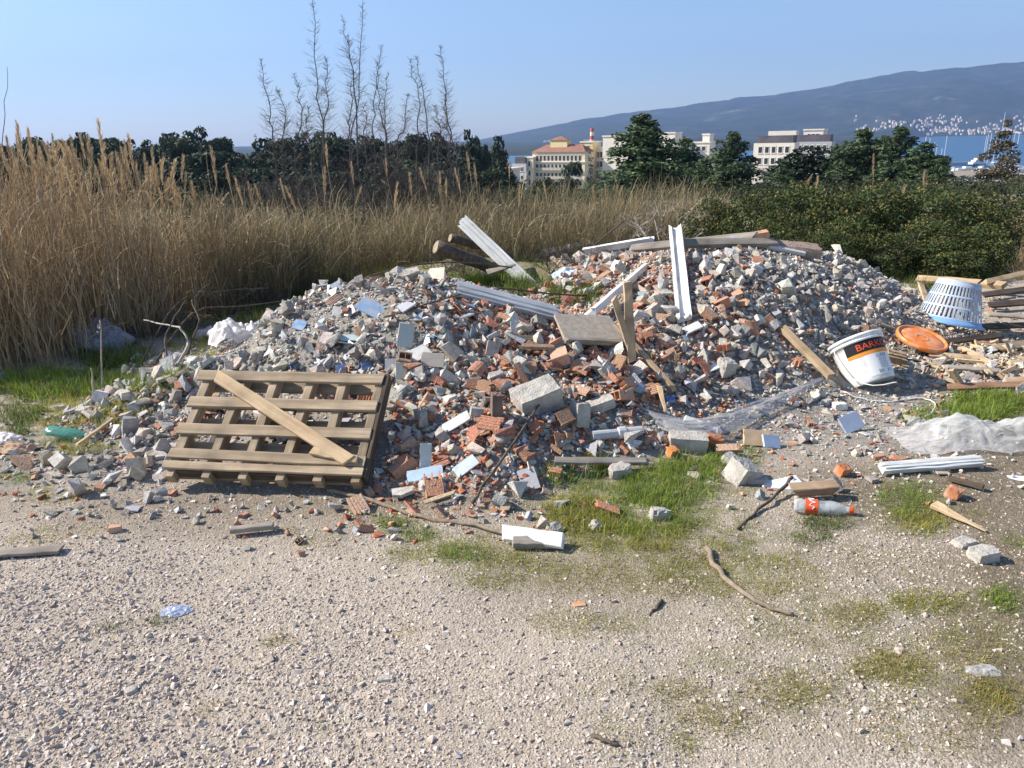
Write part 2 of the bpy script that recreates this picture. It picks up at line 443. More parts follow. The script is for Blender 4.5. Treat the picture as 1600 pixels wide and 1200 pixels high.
me = npmesh('hills', Vh, np.stack([ii, ii+1, ii+nxh+1, ii+nxh], 1), None, True)
def hillz(x, y):
    i = np.clip(np.searchsorted(hx, x)-1, 0, nxh-2); j = np.clip(np.searchsorted(hy, y)-1, 0, len(hy)-2)
    fu = (x-hx[i])/(hx[i+1]-hx[i]); fv = (y-hy[j])/(hy[j+1]-hy[j])
    return (Z2[j, i]*(1-fu)+Z2[j, i+1]*fu)*(1-fv)+(Z2[j+1, i]*(1-fu)+Z2[j+1, i+1]*fu)*fv
m, n, l, b = newmat('hill_scrub')
tc = n.new('ShaderNodeTexCoord')
t = n.new('ShaderNodeTexNoise'); t.inputs['Scale'].default_value = 0.012; t.inputs['Detail'].default_value = 9; t.inputs['Roughness'].default_value = 0.7; l.new(tc.outputs['Object'], t.inputs['Vector'])
t2 = n.new('ShaderNodeTexNoise'); t2.inputs['Scale'].default_value = 0.0035; t2.inputs['Detail'].default_value = 8; t2.inputs['Roughness'].default_value = 0.7; l.new(tc.outputs['Object'], t2.inputs['Vector'])
r = ramp(n, [(0.35, (0.014, 0.021, 0.011)), (0.55, (0.034, 0.041, 0.022)), (0.7, (0.075, 0.07, 0.046))]); l.new(t.outputs[0], r.inputs[0])
mr = n.new('ShaderNodeMapRange'); mr.inputs[1].default_value = 0.6; mr.inputs[2].default_value = 0.72; mr.inputs[4].default_value = 0.7; l.new(t2.outputs[0], mr.inputs[0])
c = mixc(n, l, r.outputs[0], (0.21, 0.19, 0.16), mr.outputs[0])
l.new(c, b.inputs['Base Color']); b.inputs['Roughness'].default_value = 0.95; b.inputs['Specular IOR Level'].default_value = 0.1
hills = link('hills', me, m); tag(hills, 'long scrub covered ridge rising across the bay', 'hill', kind='structure')
# ------------------------------------------------------------------ the pallet's plane and the landmarks used to describe the rubble
PAL_BL = atz(264, 742, 0.075); PAL_BR = atz(566, 752, 0.07)
PAL_X = (PAL_BR-PAL_BL).normalized(); PAL_W = (PAL_BR-PAL_BL).length
_flat = Vector((-PAL_X.y, PAL_X.x, 0)).normalized()
PAL_TILT = R(35)
PAL_Y = (_flat*math.cos(PAL_TILT)+Vector((0, 0, 1))*math.sin(PAL_TILT)).normalized()
PAL_Y = (PAL_Y-PAL_X*PAL_X.dot(PAL_Y)).normalized()
PAL_Z = PAL_X.cross(PAL_Y)
PAL_O = PAL_BL
PAL_L = 0.61
def on_pallet(px, py, z=0.0):
    d = Vector(ray(px, py)); o = Vector((0, 0, EYE)); p0 = PAL_O+PAL_Z*z
    return o+d*((p0-o).dot(PAL_Z)/d.dot(PAL_Z))
# pixel and phrase of things a reader can find
ANCH = [(330, 590, "the pallet's upper corner"), (590, 640, "the pallet's side"), (430, 775, 'the front edge of the pallet'), (270, 680, "the pallet's other side"), (105, 680, 'the green plastic bottle'), (350, 530, 'the pink and white bag'),
        (150, 530, 'the grey plastic sheet'), (60, 740, 'the end of the rubble tail'), (180, 650, 'the grass beside the rubble tail'), (470, 515, 'the little blue tile shard'), (582, 482, 'the blue tile sheet'), (680, 428, 'the cream tile on the crest'),
        (630, 525, 'the upright pale green tile'), (655, 570, 'the bright white tile'), (665, 735, 'the blue and green tile pair'), (838, 620, 'the big concrete block'), (760, 720, 'the foot of the leaning branch'), (870, 600, 'the top of the leaning branch'),
        (740, 620, 'the dark hollow brick'), (800, 480, 'the white plank with painted shade'), (925, 515, 'the chipboard panel'), (980, 500, 'the crossed stakes'), (1010, 565, 'the long pale lath'), (960, 455, 'the tilted frame plank'),
        (1066, 430, 'the upright white post'), (1240, 385, 'the rough mortar lump'), (1180, 380, 'the brick on the crest'), (1330, 420, 'the hedge'), (1200, 470, 'the glassy rubble'), (1260, 555, 'the timber batten'), (1345, 575, 'the bucket'),
        (1440, 528, 'the orange lid'), (1485, 485, 'the laundry basket'), (1540, 590, 'the scrap boards'), (1150, 630, 'the torn plastic film'), (960, 678, 'the grey pipe'), (1075, 690, 'the block by the grass'), (1115, 690, 'the orange brick by the grass'),
        (1180, 683, 'the tan tile'), (1310, 650, 'the pale round stone'), (1240, 660, 'the flat litter'), (1400, 640, "the bucket's handle"), (1160, 738, 'the concrete cube'), (1280, 790, 'the bottle with a red label'), (1450, 728, 'the white trim'),
        (1500, 690, 'the heap of clear film'), (940, 722, 'the split lath in the grass'), (830, 842, 'the white board'), (620, 790, 'the long fallen stick'), (1420, 590, 'the shadow of the bucket'), (1040, 620, 'the blue scrap'), (900, 650, 'the row of grey blocks')]
APX = np.array([a[0] for a in ANCH]); APY = np.array([a[1] for a in ANCH])
# ------------------------------------------------------------------ small solid shapes
def icobase(n, jit, asp, seed, sub=1):
    rng = np.random.default_rng(seed); out = []
    bm = bmesh.new(); bmesh.ops.create_icosphere(bm, subdivisions=sub, radius=0.5)
    me = bpy.data.meshes.new('tmp'); bm.to_mesh(me); bm.free(); v0, f0 = mesh_arrays(me); bpy.data.meshes.remove(me)
    for i in range(n):
        v = v0*(1+rng.uniform(-jit, jit, (len(v0), 1)))*rng.uniform(asp, 1.0, (1, 3)); out.append((v.astype(np.float32), f0))
    return out
def bm_arrays(bm):
    me = bpy.data.meshes.new('tmp'); bm.to_mesh(me); v, f = mesh_arrays(me); bpy.data.meshes.remove(me); bm.free()
    return v.copy(), f.copy()
def hullbase(rng, asp=(1, .75, .55), npts=16):
    bm = bmesh.new(); pts = rng.uniform(-.5, .5, (npts, 3))
    k = rng.integers(0, 3, npts); s = np.sign(pts[np.arange(npts), k]); pts[np.arange(npts), k] = s*rng.uniform(.40, .5, npts)
    pts = pts*np.array(asp)
    for p in pts: bm.verts.new(p)
    r = bmesh.ops.convex_hull(bm, input=bm.verts)
    bmesh.ops.delete(bm, geom=[v for v in bm.verts if not v.link_faces], context='VERTS')
    bmesh.ops.triangulate(bm, faces=bm.faces)
    return bm_arrays(bm)
def prism(poly, t, inset=0.0, rng=None, rough=0.0):
    """polygon (n,2) -> slab of thickness t with a slightly smaller top"""
    n = len(poly); c = poly.mean(0)
    top = c+(poly-c)*(1-inset)
    V = np.zeros((2*n, 3)); V[:n, :2] = poly; V[n:, :2] = top; V[:n, 2] = -t/2; V[n:, 2] = t/2
    if rng is not None: V += rng.uniform(-rough, rough, V.shape)
    F = []
    for i in range(1, n-1): F += [(0, i+1, i), (n, n+i, n+i+1)]
    for i in range(n):
        j = (i+1) % n; F += [(i, j, n+j), (i, n+j, n+i)]
    return V.astype(np.float32), np.array(F, dtype=np.int32)
def ngon(rng, n, asp=0.7):
    a = np.sort(rng.uniform(0, 2*np.pi/n*0.7, n)+np.arange(n)*2*np.pi/n)
    r = rng.uniform(.38, .55, n)
    return np.stack([np.cos(a)*r, np.sin(a)*r*asp], 1)
def boxes(lst):
    """list of (x0,x1,y0,y1,z0,z1)"""
    V, F = [], []
    for (x0, x1, y0, y1, z0, z1) in lst:
        o = len(V)
        V += [(x0, y0, z0), (x1, y0, z0), (x1, y1, z0), (x0, y1, z0), (x0, y0, z1), (x1, y0, z1), (x1, y1, z1), (x0, y1, z1)]
        for q in [(0, 3, 2, 1), (4, 5, 6, 7), (0, 1, 5, 4), (1, 2, 6, 5), (2, 3, 7, 6), (3, 0, 4, 7)]:
            F += [(o+q[0], o+q[1], o+q[2]), (o+q[0], o+q[2], o+q[3])]
    return np.array(V, dtype=np.float32), np.array(F, dtype=np.int32)
rb = np.random.default_rng(11)
def blocky(rng):
    a = np.array([1, rng.uniform(.55, .9), rng.uniform(.35, .75)])/2
    pts = np.array([(i, j, k) for i in (-1, 1) for j in (-1, 1) for k in (-1, 1)])*a*rng.uniform(.45, 1.0, (8, 3))
    bm = bmesh.new()
    for p in pts: bm.verts.new(p)
    if rng.random() < .6: bm.verts.new(rng.uniform(-.5, .5, 3)*np.array([.9, .8, .9]))
    bmesh.ops.convex_hull(bm, input=bm.verts)
    bmesh.ops.delete(bm, geom=[v for v in bm.verts if not v.link_faces], context='VERTS')
    bmesh.ops.triangulate(bm, faces=bm.faces)
    return bm_arrays(bm)
B_CHUNK = [blocky(rb) for i in range(7)] + [hullbase(rb, (1, rb.uniform(.55, .9), rb.uniform(.35, .7)), int(rb.integers(10, 15))) for i in range(17)]
B_SLAB = [prism(ngon(rb, int(rb.integers(4, 7)), rb.uniform(.55, .9)), rb.uniform(.10, .2), .06, rb, .02) for i in range(10)]
B_TILE = [prism(ngon(rb, int(rb.integers(3, 6)), rb.uniform(.55, .95)), rb.uniform(.05, .075), 0.0, rb, .004) for i in range(8)]
B_TILE += [prism(np.array([(-.5, -.35), (.5, -.35), (.5, .1+.25*k), (-.5, .35)]), .06, 0, rb, .004) for k in (0, 1)]
def brick_broken(rng):
    n = 5; V = []; ys = np.linspace(-.25, .25, n)
    poly = [(-.5, -.25), *[(rng.uniform(.1, .5), y) for y in ys], (-.5, .25)]
    return prism(np.array(poly), rng.uniform(.25, .34), .03, rng, .012)
def hollow(rng):
    t = .045; L = rng.uniform(.35, .5); h = .22; w = .3
    cells = [(-L, L, -w, -w+t, -h, h), (-L, L*rng.uniform(.5, 1), w-t, w, -h, h), (-L, L, -t/2, t/2, -h+t, h-t), (-L, L*rng.uniform(.7, 1), -w+t, w-t, -h, -h+t)]
    if rng.random() < .6: cells.append((-L, L*rng.uniform(.3, .9), -w+t, w-t, h-t, h))
    v, f = boxes(cells); v += rng.uniform(-.012, .012, v.shape); return v.astype(np.float32), f
def ribbed(rng):
    t = .05; c = [(-.5, .5*rng.uniform(.6, 1), -.3, .3, -t/2, t/2)]
    for k in range(5):
        y = -.27+k*.125; c.append((-.5, .5*rng.uniform(.4, 1), y, y+.05, t/2, t/2+.02))
    if rng.random() < .6: c.append((-.5, .4, -.3, -.26, -.2, -t/2))
    v, f = boxes(c); v += rng.uniform(-.008, .008, v.shape); return v.astype(np.float32), f
def curved(rng):
    n = 6; R0 = .5; a = np.linspace(-.7, .7, n); L = rng.uniform(.3, .5); V = []; F = []
    for r in (R0, R0-.07):
        for s in (-1, 1):
            for q in a: V.append((s*L*(1+rng.uniform(-.25, .1)), r*math.sin(q), r*math.cos(q)-R0+.1))
    idx = lambda r, s, i: (r*2+s)*n+i
    for i in range(n-1):
        for q in [(idx(0, 0, i), idx(0, 1, i), idx(0, 1, i+1), idx(0, 0, i+1)), (idx(1, 0, i+1), idx(1, 1, i+1), idx(1, 1, i), idx(1, 0, i)),
                  (idx(0, 0, i), idx(0, 0, i+1), idx(1, 0, i+1), idx(1, 0, i)), (idx(0, 1, i+1), idx(0, 1, i), idx(1, 1, i), idx(1, 1, i+1))]:
            F += [(q[0], q[1], q[2]), (q[0], q[2], q[3])]
    for i in (0, n-1):
        q = (idx(0, 0, i), idx(1, 0, i), idx(1, 1, i), idx(0, 1, i)); F += [(q[0], q[1], q[2]), (q[0], q[2], q[3])]
    return np.array(V, dtype=np.float32), np.array(F, dtype=np.int32)
B_BRICK = [brick_broken(rb) for i in range(5)] + [hollow(rb) for i in range(3)] + [ribbed(rb) for i in range(4)] + [curved(rb) for i in range(3)] + [hullbase(rb, (1, .6, .4), 12) for i in range(3)]
def splinter(rng):
    L = .5; n = 4
    poly = [(-L, -.07), (L*rng.uniform(.8, 1), -.07), (L*rng.uniform(.7, 1), 0), (L*rng.uniform(.8, 1), .07), (-L*rng.uniform(.8, 1), .07), (-L*rng.uniform(.85, 1), 0)]
    return prism(np.array(poly), rng.uniform(.05, .12), 0, rng, .008)
B_WOOD = [splinter(rb) for i in range(6)]
KINDS = ['chunk', 'slab', 'tile', 'brick', 'wood']
BASES = dict(chunk=B_CHUNK, slab=B_SLAB, tile=B_TILE, brick=B_BRICK, wood=B_WOOD)
PALETTE = dict(
    chunk=[((.42, .39, .35), 4), ((.53, .49, .44), 4), ((.47, .405, .33), 3), ((.29, .27, .25), 1), ((.38, .385, .39), 2), ((.64, .605, .56), 2)],
    slab=[((.43, .39, .34), 3), ((.35, .32, .29), 2), ((.53, .49, .44), 2), ((.38, .31, .24), 1)],
    tile=[((.66, .66, .63), 4), ((.40, .48, .55), 2), ((.60, .52, .40), 2), ((.44, .50, .45), 2), ((.20, .30, .42), 1), ((.40, .41, .44), 2)],
    brick=[((.42, .165, .085), 4), ((.47, .235, .13), 3), ((.34, .11, .06), 2), ((.48, .29, .19), 2)],
    wood=[((.50, .38, .25), 3), ((.40, .32, .24), 2), ((.32, .22, .15), 1)])
def pick_col(kind, n, rng):
    p = PALETTE[kind]; w = np.array([q[1] for q in p], float); w /= w.sum()
    k = rng.choice(len(p), n, p=w); c = np.array([q[0] for q in p])[k]
    return np.clip(c*rng.uniform(.78, 1.2, (n, 1))*rng.uniform(.95, 1.05, (n, 3)), .02, .8), k
# ---- where each kind lies: (px, py, rx, ry) and shares of chunk, slab, tile, brick, wood; size range in metres
ZONES = [
    ((520, 525, 150, 80), (.52, .16, .29, .03, 0), (.03, .095), 'in the grey heap behind the pallet'),
    ((220, 680, 130, 80), (.50, .36, .05, .09, 0), (.05, .125), 'in the rubble tail running from the pallet to the reeds'),
    ((680, 560, 110, 80), (.42, .20, .24, .14, 0), (.05, .12), 'in the rubble beside the top edge of the pallet'),
    ((800, 640, 170, 110), (.28, .15, .08, .47, .02), (.05, .125), 'in the brick rubble around the big concrete block'),
    ((980, 600, 130, 110), (.32, .16, .08, .42, .02), (.05, .12), 'in the rubble below the leaning chipboard panel'),
    ((1100, 440, 140, 70), (.46, .20, .12, .20, .02), (.05, .12), 'on the mound around the upright white post'),
    ((1290, 480, 130, 80), (.76, .12, .07, .05, 0), (.03, .085), 'on the pebbly grey flank below the hedge'),
    ((1225, 405, 70, 30), (.40, .10, .45, .05, 0), (.03, .075), 'in the glassy rubble'),
    ((1200, 640, 200, 60), (.48, .18, .18, .16, 0), (.035, .09), 'in the flat litter between grass and bucket'),
    ((1510, 570, 110, 50), (.40, .12, .04, .10, .34), (.04, .11), 'in the pale scrap around bucket and basket'),
]
def zone_of(P, rng):
    px, py, d = proj(P)
    w = np.stack([np.exp(-(((px-z[0][0])/z[0][2])**2+((py-z[0][1])/z[0][3])**2)) for z in ZONES], 1)+1e-9
    w /= w.sum(1, keepdims=True)
    u = rng.random(len(P))[:, None]
    return (w.cumsum(1) < u).sum(1).clip(0, len(ZONES)-1), px, py, d
def normal_at(x, y, e=.04):
    dx = (H(x+e, y)-H(x-e, y))/(2*e); dy = (H(x, y+e)-H(x, y-e))/(2*e)
    n = np.stack([-dx, -dy, np.ones_like(dx)], -1); return n/np.linalg.norm(n, axis=-1, keepdims=True)
def align(nrm):
    """rotation taking z to nrm, (n,3,3)"""
    z = nrm; x = np.cross(np.array([0, 1.0, 0]), z); x /= np.linalg.norm(x, axis=1, keepdims=True); y = np.cross(z, x)
    return np.stack([x, y, z], -1)
def scatter(n, rng, smin=None, smax=None, litter=0.25):
    """positions on the heaps and the litter in front of them"""
    out = []
    got = 0
    while got < n:
        x = rng.uniform(-4.6, 6.4, 20000); y = rng.uniform(2.7, 8.2, 20000)
        hz = heap(x, y); z = H(x, y)
        px, py, d = proj(np.stack([x, y, z], 1))
        p = sstep(0.004, 0.05, hz)
        lit = np.exp(-(((px-1280)/230)**2+((py-655)/55)**2))*.75 + np.exp(-(((px-200)/190)**2+((py-725)/40)**2))*.7 + np.exp(-(((px-1530)/120)**2+((py-575)/50)**2)) + np.exp(-(((px-760)/230)**2+((py-790)/35)**2))*.5 + np.exp(-(((px-330)/330)**2+((py-795)/45)**2))*.16 + np.exp(-(((px-1350)/250)**2+((py-740)/40)**2))*.22
        p = np.maximum(p, np.clip(lit, 0, 1)*litter*2)
        lawn = np.exp(-(((px-1000)/120)**2+((py-770)/60)**2)); p = p*(1-.9*np.clip(lawn*1.3, 0, 1))
        lawn2 = np.exp(-(((px-1540)/70)**2+((py-640)/25)**2)); p = p*(1-.9*lawn2)
        p = p*(1-overgrown(x, y)*sstep(6.2, 6.5, y))
        Q = np.stack([x, y, z+.05], 1)-np.array(PAL_O); a_ = Q@np.array(PAL_X); b_ = Q@np.array(PAL_Y)
        under = (a_ > -.06) & (a_ < PAL_W+.03) & (b_ > -.05) & (b_ < PAL_L+.02); p = np.where(under, p*.35*(Q@np.array(PAL_Z) < -.10), p)
        # the unseen backs of the heaps need fewer pieces
        k = rng.random(len(x)) < p
        out.append(np.stack([x[k], y[k], z[k]], 1)); got += k.sum()
    return np.concatenate(out)[:n]
KEEP_SEG = [(738, 786, 875, 592, 9), (1056, 360, 1070, 505, 22), (922, 494, 1006, 421, 18), (712, 452, 868, 492, 19), (986, 562, 977, 452, 15), (964, 468, 985, 520, 13), (962, 512, 1050, 606, 11), (1222, 516, 1298, 592, 15), (848, 400, 1022, 374, 15), (985, 394, 1200, 378, 14),
            (1012, 645, 1095, 665, 22), (1095, 660, 1285, 592, 15), (866, 722, 1012, 723, 12), (925, 681, 1002, 673, 14), (560, 440, 700, 412, 10), (1432, 437, 1530, 444, 16), (1536, 460, 1640, 450, 14)]
KEEP_ELL = [(838, 625, 50, 34), (925, 520, 70, 36), (1345, 580, 58, 50), (1440, 532, 48, 32), (1482, 495, 66, 50), (1160, 742, 34, 32), (582, 486, 32, 24), (634, 530, 22, 30), (655, 556, 26, 22), (676, 566, 26, 18), (682, 432, 22, 16), (665, 722, 18, 28), (664, 744, 36, 18), (712, 664, 32, 18), (728, 732, 26, 18), (1246, 396, 48, 22), (1176, 378, 42, 18),
            (468, 512, 18, 14), (548, 532, 24, 12), (905, 652, 24, 30), (938, 636, 32, 18), (775, 645, 14, 26), (1182, 688, 26, 20), (1205, 692, 22, 18), (1330, 664, 28, 22), (1312, 638, 22, 16), (1075, 696, 40, 22), (1115, 694, 20, 18), (1134, 578, 22, 20), (350, 535, 55, 32), (104, 680, 38, 20), (1048, 628, 14, 12)]
def near_things(P):
    px, py, d = proj(P); bad = np.zeros(len(P), bool)
    for (x0, y0, x1, y1, r) in KEEP_SEG:
        dx, dy = x1-x0, y1-y0; t = np.clip(((px-x0)*dx+(py-y0)*dy)/(dx*dx+dy*dy), 0, 1); bad |= np.hypot(px-x0-t*dx, py-y0-t*dy) < r
    for (x0, y0, rx, ry) in KEEP_ELL: bad |= np.hypot((px-x0)/rx, (py-y0)/ry) < 1
    return bad
def pieces(n, rng, small):
    P = scatter(int(n*1.25), rng)
    if not small:
        P = P[~near_things(P)]
    else:
        ax_, ay_, _ = proj(P); P = P[np.hypot((ax_-1350)/42, (ay_-580)/34) > 1]
    P = P[:n]; n = len(P)
    zi, px, py, d = zone_of(P, rng)
    sh = np.array([z[1] for z in ZONES])[zi]
    kind = (sh.cumsum(1)/sh.sum(1, keepdims=True) < rng.random(n)[:, None]).sum(1).clip(0, 4)
    lo = np.array([z[2][0] for z in ZONES])[zi]; hi = np.array([z[2][1] for z in ZONES])[zi]
    if small: size = lo*rng.uniform(.22, .85, n)
    else: size = lo*.8+(hi*1.15-lo*.8)*rng.random(n)**3.3
    size = np.where(kind == 3, size*1.08, size); size = np.where(kind == 2, size*1.1, size); size = np.where(kind == 4, size*2.0, size)
    Rm = np.where((kind == 0)[:, None, None], rotmats(n, None, rng), align(normal_at(P[:, 0], P[:, 1])) @ rotmats(n, 1.15, rng))
    M = Rm*size[:, None, None]
    lift = np.where(kind == 0, rng.uniform(.05, .35, n), rng.uniform(.0, .25, n))*size
    P = P+np.array([0, 0, 1.0])*(lift + (0 if small else 1)*rng.uniform(0, .035, n)*sstep(.05, .2, heap(P[:, 0], P[:, 1])))[:, None]
    return P, M, kind, size, zi, px, py, d
M_OBJ = {}; M_ATT = {}
for k_, kw in dict(chunk=dict(rough=.95, noise=4, var=.38, bump=.75, bscale=70, dirt=(.46, .41, .35), dirtamt=.45), slab=dict(rough=.9, noise=5, var=.35, bump=.6, bscale=45, dirt=(.46, .41, .35), dirtamt=.4), tile=dict(rough=.35, noise=7, var=.12, bump=.1, bscale=20, spec=.5, dirt=(.33, .30, .26), dirtamt=.75),
                   brick=dict(rough=.92, noise=10, var=.28, bump=.7, bscale=60, dirt=(.42, .35, .29), dirtamt=.55), wood=dict(rough=.85, noise=14, var=.35, bump=.4, bscale=40)).items():
    kw['bscale'] = 15; M_OBJ[k_] = mat_solid('rubble_'+k_, src='obj', **kw); kw = dict(kw, noise=kw['noise']*13, bscale=210); M_ATT[k_] = mat_solid('rubble_mass_'+k_, src='attr', **kw)
SHARED = {k_: [] for k_ in KINDS}
for k_ in KINDS:
    for v, f in BASES[k_]:
        mm = npmesh(k_+'_shape', v, f); mm.materials.append(M_OBJ[k_]); SHARED[k_].append(mm)
OBJNAME = dict(chunk='concrete_chunk', slab='flat_stone', tile='tile_fragment', brick='brick_fragment', wood='wood_scrap')
CATN = dict(chunk='concrete chunk', slab='stone', tile='tile fragment', brick='brick fragment', wood='wood scrap')
COLN = dict(chunk=['grey', 'pale grey', 'beige', 'dark grey', 'bluish grey', 'whitish'], slab=['tan grey', 'grey', 'pale grey', 'brown'],
            tile=['white', 'pale blue', 'cream', 'pale green', 'deep blue', 'mid grey'], brick=['orange red', 'salmon orange', 'dark red', 'dusty pink'], wood=['straw coloured', 'greyish tan', 'brown'])
NOUN = dict(chunk='jagged concrete chunk', slab='flat stone slab', tile='wall tile shard', brick='brick', wood='wood splinter')
BRN = ['snapped solid brick']*5+['hollow brick piece']*3+['ribbed brick shard']*4+['roof tile shard']*3+['brick lump']*3
MAXOBJ = dict(chunk=290, slab=190, tile=180, brick=280, wood=60)
rng = np.random.default_rng(21)
N1 = 9200
P, M, kind, size, zi, px, py, dep = pieces(N1, rng, False); N1 = len(P)
cols = np.zeros((N1, 3)); ck = np.zeros(N1, int); base = np.zeros(N1, int)
for k in range(5):
    s = kind == k; c, kk = pick_col(KINDS[k], s.sum(), rng); cols[s] = c; ck[s] = kk; base[s] = rng.integers(0, len(BASES[KINDS[k]]), s.sum())
pxs = size/dep*FPX
seen = (px > 5) & (px < 1595) & (py > 300)
# pieces behind the crest of their heap are hidden: march a short way towards the eye
E = np.array([0, 0, EYE])
vis = np.ones(N1, bool)
for t in np.linspace(.04, .5, 24):
    Q = P+np.array([0, 0, .02])+(E-P)*t
    vis &= ~(Q[:, 2] < H(Q[:, 0], Q[:, 1]))
single = np.zeros(N1, bool)
for k in range(5):
    s = np.where((kind == k) & seen & vis)[0]
    s = s[np.argsort(-pxs[s])][:MAXOBJ[KINDS[k]]]
    single[s] = True
for i in np.where(single)[0]:
    kn = KINDS[kind[i]]
    o = bpy.data.objects.new(OBJNAME[kn], SHARED[kn][base[i]]); COL.objects.link(o)
    Rm = Matrix(M[i]/size[i]).to_quaternion()
    o.rotation_mode = 'QUATERNION'; o.rotation_quaternion = Rm; o.location = P[i]; o.scale = (size[i],)*3
    o.color = (*cols[i], 1)
    big = pxs[i]; sw = 'big ' if big > 34 else ('' if big > 21 else 'small ')
    ups = abs(M[i][2, 2]/size[i]); pose = '' if kn == 'chunk' else (' on edge' if ups < .6 else (' lying flat' if ups > .93 else ' tilted'))
    ai = int(np.argmin(np.hypot(APX-px[i], (APY-py[i])*1.3)))
    lab = f"{sw}{COLN[kn][ck[i]]} {NOUN[kn] if kn != 'brick' else BRN[base[i]]}{pose} near {ANCH[ai][2]}"
    tag(o, lab, CATN[kn], lab)
for k in range(5):
    s = np.where((kind == k) & ~single)[0]
    kn = KINDS[k]
    o = bake('rubble', BASES[kn], base[s], M[s], P[s], cols[s], M_ATT[kn])
    tag(o, {'chunk': 'smaller grey concrete rubble of both heaps', 'slab': 'smaller flat stone rubble of both heaps', 'tile': 'smaller tile shards of both heaps', 'brick': 'smaller orange brick rubble of both heaps', 'wood': 'smaller wood splinters of both heaps'}[kn], 'rubble', kind='stuff')
# fines between the pieces
N2 = 50000
P, M, kind, size, zi, px, py, dep = pieces(N2, rng, True)
B_FINE = hull_f = [hullbase(rb, (1, .8, .6), 9) for i in range(10)]
B_FLAT = [prism(ngon(rb, 4, .8), .14, .05, rb, .02) for i in range(6)]
cols = np.zeros((N2, 3))
for k in range(5):
    s = kind == k; cols[s] = pick_col(KINDS[k], s.sum(), rng)[0]
flat = (kind == 1) | (kind == 2) | (kind == 4)
idx = np.where(flat, 10+rng.integers(0, 6, N2), rng.integers(0, 10, N2))
o = bake('fine_rubble', B_FINE+B_FLAT, idx, M, P, cols, mat_solid('fine_rubble', src='attr', rough=.92, noise=30, var=.2, bump=.3, bscale=90))
tag(o, 'fine grey and orange crumbs filling both rubble heaps', 'rubble', kind='stuff')

# ------------------------------------------------------------------ gravel of the track
rng = np.random.default_rng(5)
NG = 98000
gx, gy = [], []
got = 0
while got < NG:
    y = rng.uniform(1.25, 4.6, 60000); x = rng.uniform(-1, 1, 60000)*(y*.74+.75)
    dens = np.minimum(1, (2.3/y)**2.2)*(y*.74+.75)/4.2
    z = H(x, y); dr, gr, ge = cover(x, y, z)
    pxx, pyy, _ = proj(np.stack([x, y, z], 1))
    dens = dens*(1-.65*dr)*(1-.55*gr)*(1-.85*sstep(.02, .06, heap(x, y)))
    patch = .55+1.3*fbm(x*1.3+40, y*1.3, 4)+.3*np.clip((.3-x)/3, -.3, 1); lf = np.clip((.4-x)/1.6, 0, 1)*np.clip((2.9-y)/1.0, 0, 1); dens = dens*np.clip(patch, .10+.6*lf, 1)
    k = rng.random(60000) < dens
    gx.append(x[k]); gy.append(y[k]); got += k.sum()
gx = np.concatenate(gx)[:NG]; gy = np.concatenate(gy)[:NG]; gz = H(gx, gy)
left = np.clip((.6-gx)/3, 0, 1)*np.clip((3.2-gy)/1.6, 0, 1)
gs = np.exp(rng.normal(math.log(.0082), .40, NG))*(1+.75*left)
gs = np.clip(gs, .0045, .040)
OCT = np.array([(.5, 0, 0), (-.5, 0, 0), (0, .42, 0), (0, -.42, 0), (0, 0, .36), (0, 0, -.36)]); OCF = np.array([(0, 2, 4), (2, 1, 4), (1, 3, 4), (3, 0, 4), (2, 0, 5), (1, 2, 5), (3, 1, 5), (0, 3, 5)], dtype=np.int32)
GB = [hullbase(np.random.default_rng(600+i), (1, .8, .65), 8) for i in range(6)] + [((OCT*1.15+np.random.default_rng(700+i).uniform(-.16, .16, OCT.shape)).astype(np.float32), OCF) for i in range(8)]
Mg = rotmats(NG, None, rng)*gs[:, None, None]
pal = np.array([(.50, .425, .365), (.58, .51, .455), (.43, .355, .295), (.30, .28, .27), (.53, .42, .355), (.66, .60, .55)])
gc = pal[rng.choice(6, NG, p=[.36, .2, .22, .04, .14, .04])]*rng.uniform(.86, 1.1, (NG, 1))
o = bake('gravel', GB, np.where(gs > .0125, rng.integers(0, 6, NG), rng.integers(6, 14, NG)), Mg, np.stack([gx, gy, gz-gs*rng.uniform(-.05, .38, NG)], 1), gc, mat_solid('gravel_stone', src='attr', rough=.9, noise=60, var=.15, bump=0.0), False)
tag(o, 'cream limestone gravel covering the track', 'gravel', kind='stuff')
# ------------------------------------------------------------------ builders
def tubearr(pts, rad, n=6):
    pts = [Vector(p) for p in pts]; V = []; F = []
    up = Vector((.13, .31, 1)).normalized()
    for i, p in enumerate(pts):
        d = (pts[min(i+1, len(pts)-1)]-pts[max(i-1, 0)]).normalized()
        a = d.cross(up)
        if a.length < .05: a = d.cross(Vector((1, 0, 0)))
        a.normalize(); b = d.cross(a)
        r = rad[i] if hasattr(rad, '__len__') else rad
        for k in range(n):
            q = 2*math.pi*k/n; V.append(p+a*math.cos(q)*r+b*math.sin(q)*r)
    for i in range(len(pts)-1):
        for k in range(n):
            F.append((i*n+k, i*n+(k+1) % n, (i+1)*n+(k+1) % n, (i+1)*n+k))
    V = [tuple(v) for v in V]
    F.append(tuple(range(n))[::-1]); F.append(tuple(range((len(pts)-1)*n, len(pts)*n)))
    return V, F
def pmesh(name, V, F, smooth=False):
    me = bpy.data.meshes.new(name); me.from_pydata([tuple(v) for v in V], [], [tuple(f) for f in F]); me.update()
    if smooth: me.polygons.foreach_set('use_smooth', [True]*len(me.polygons))
    return me
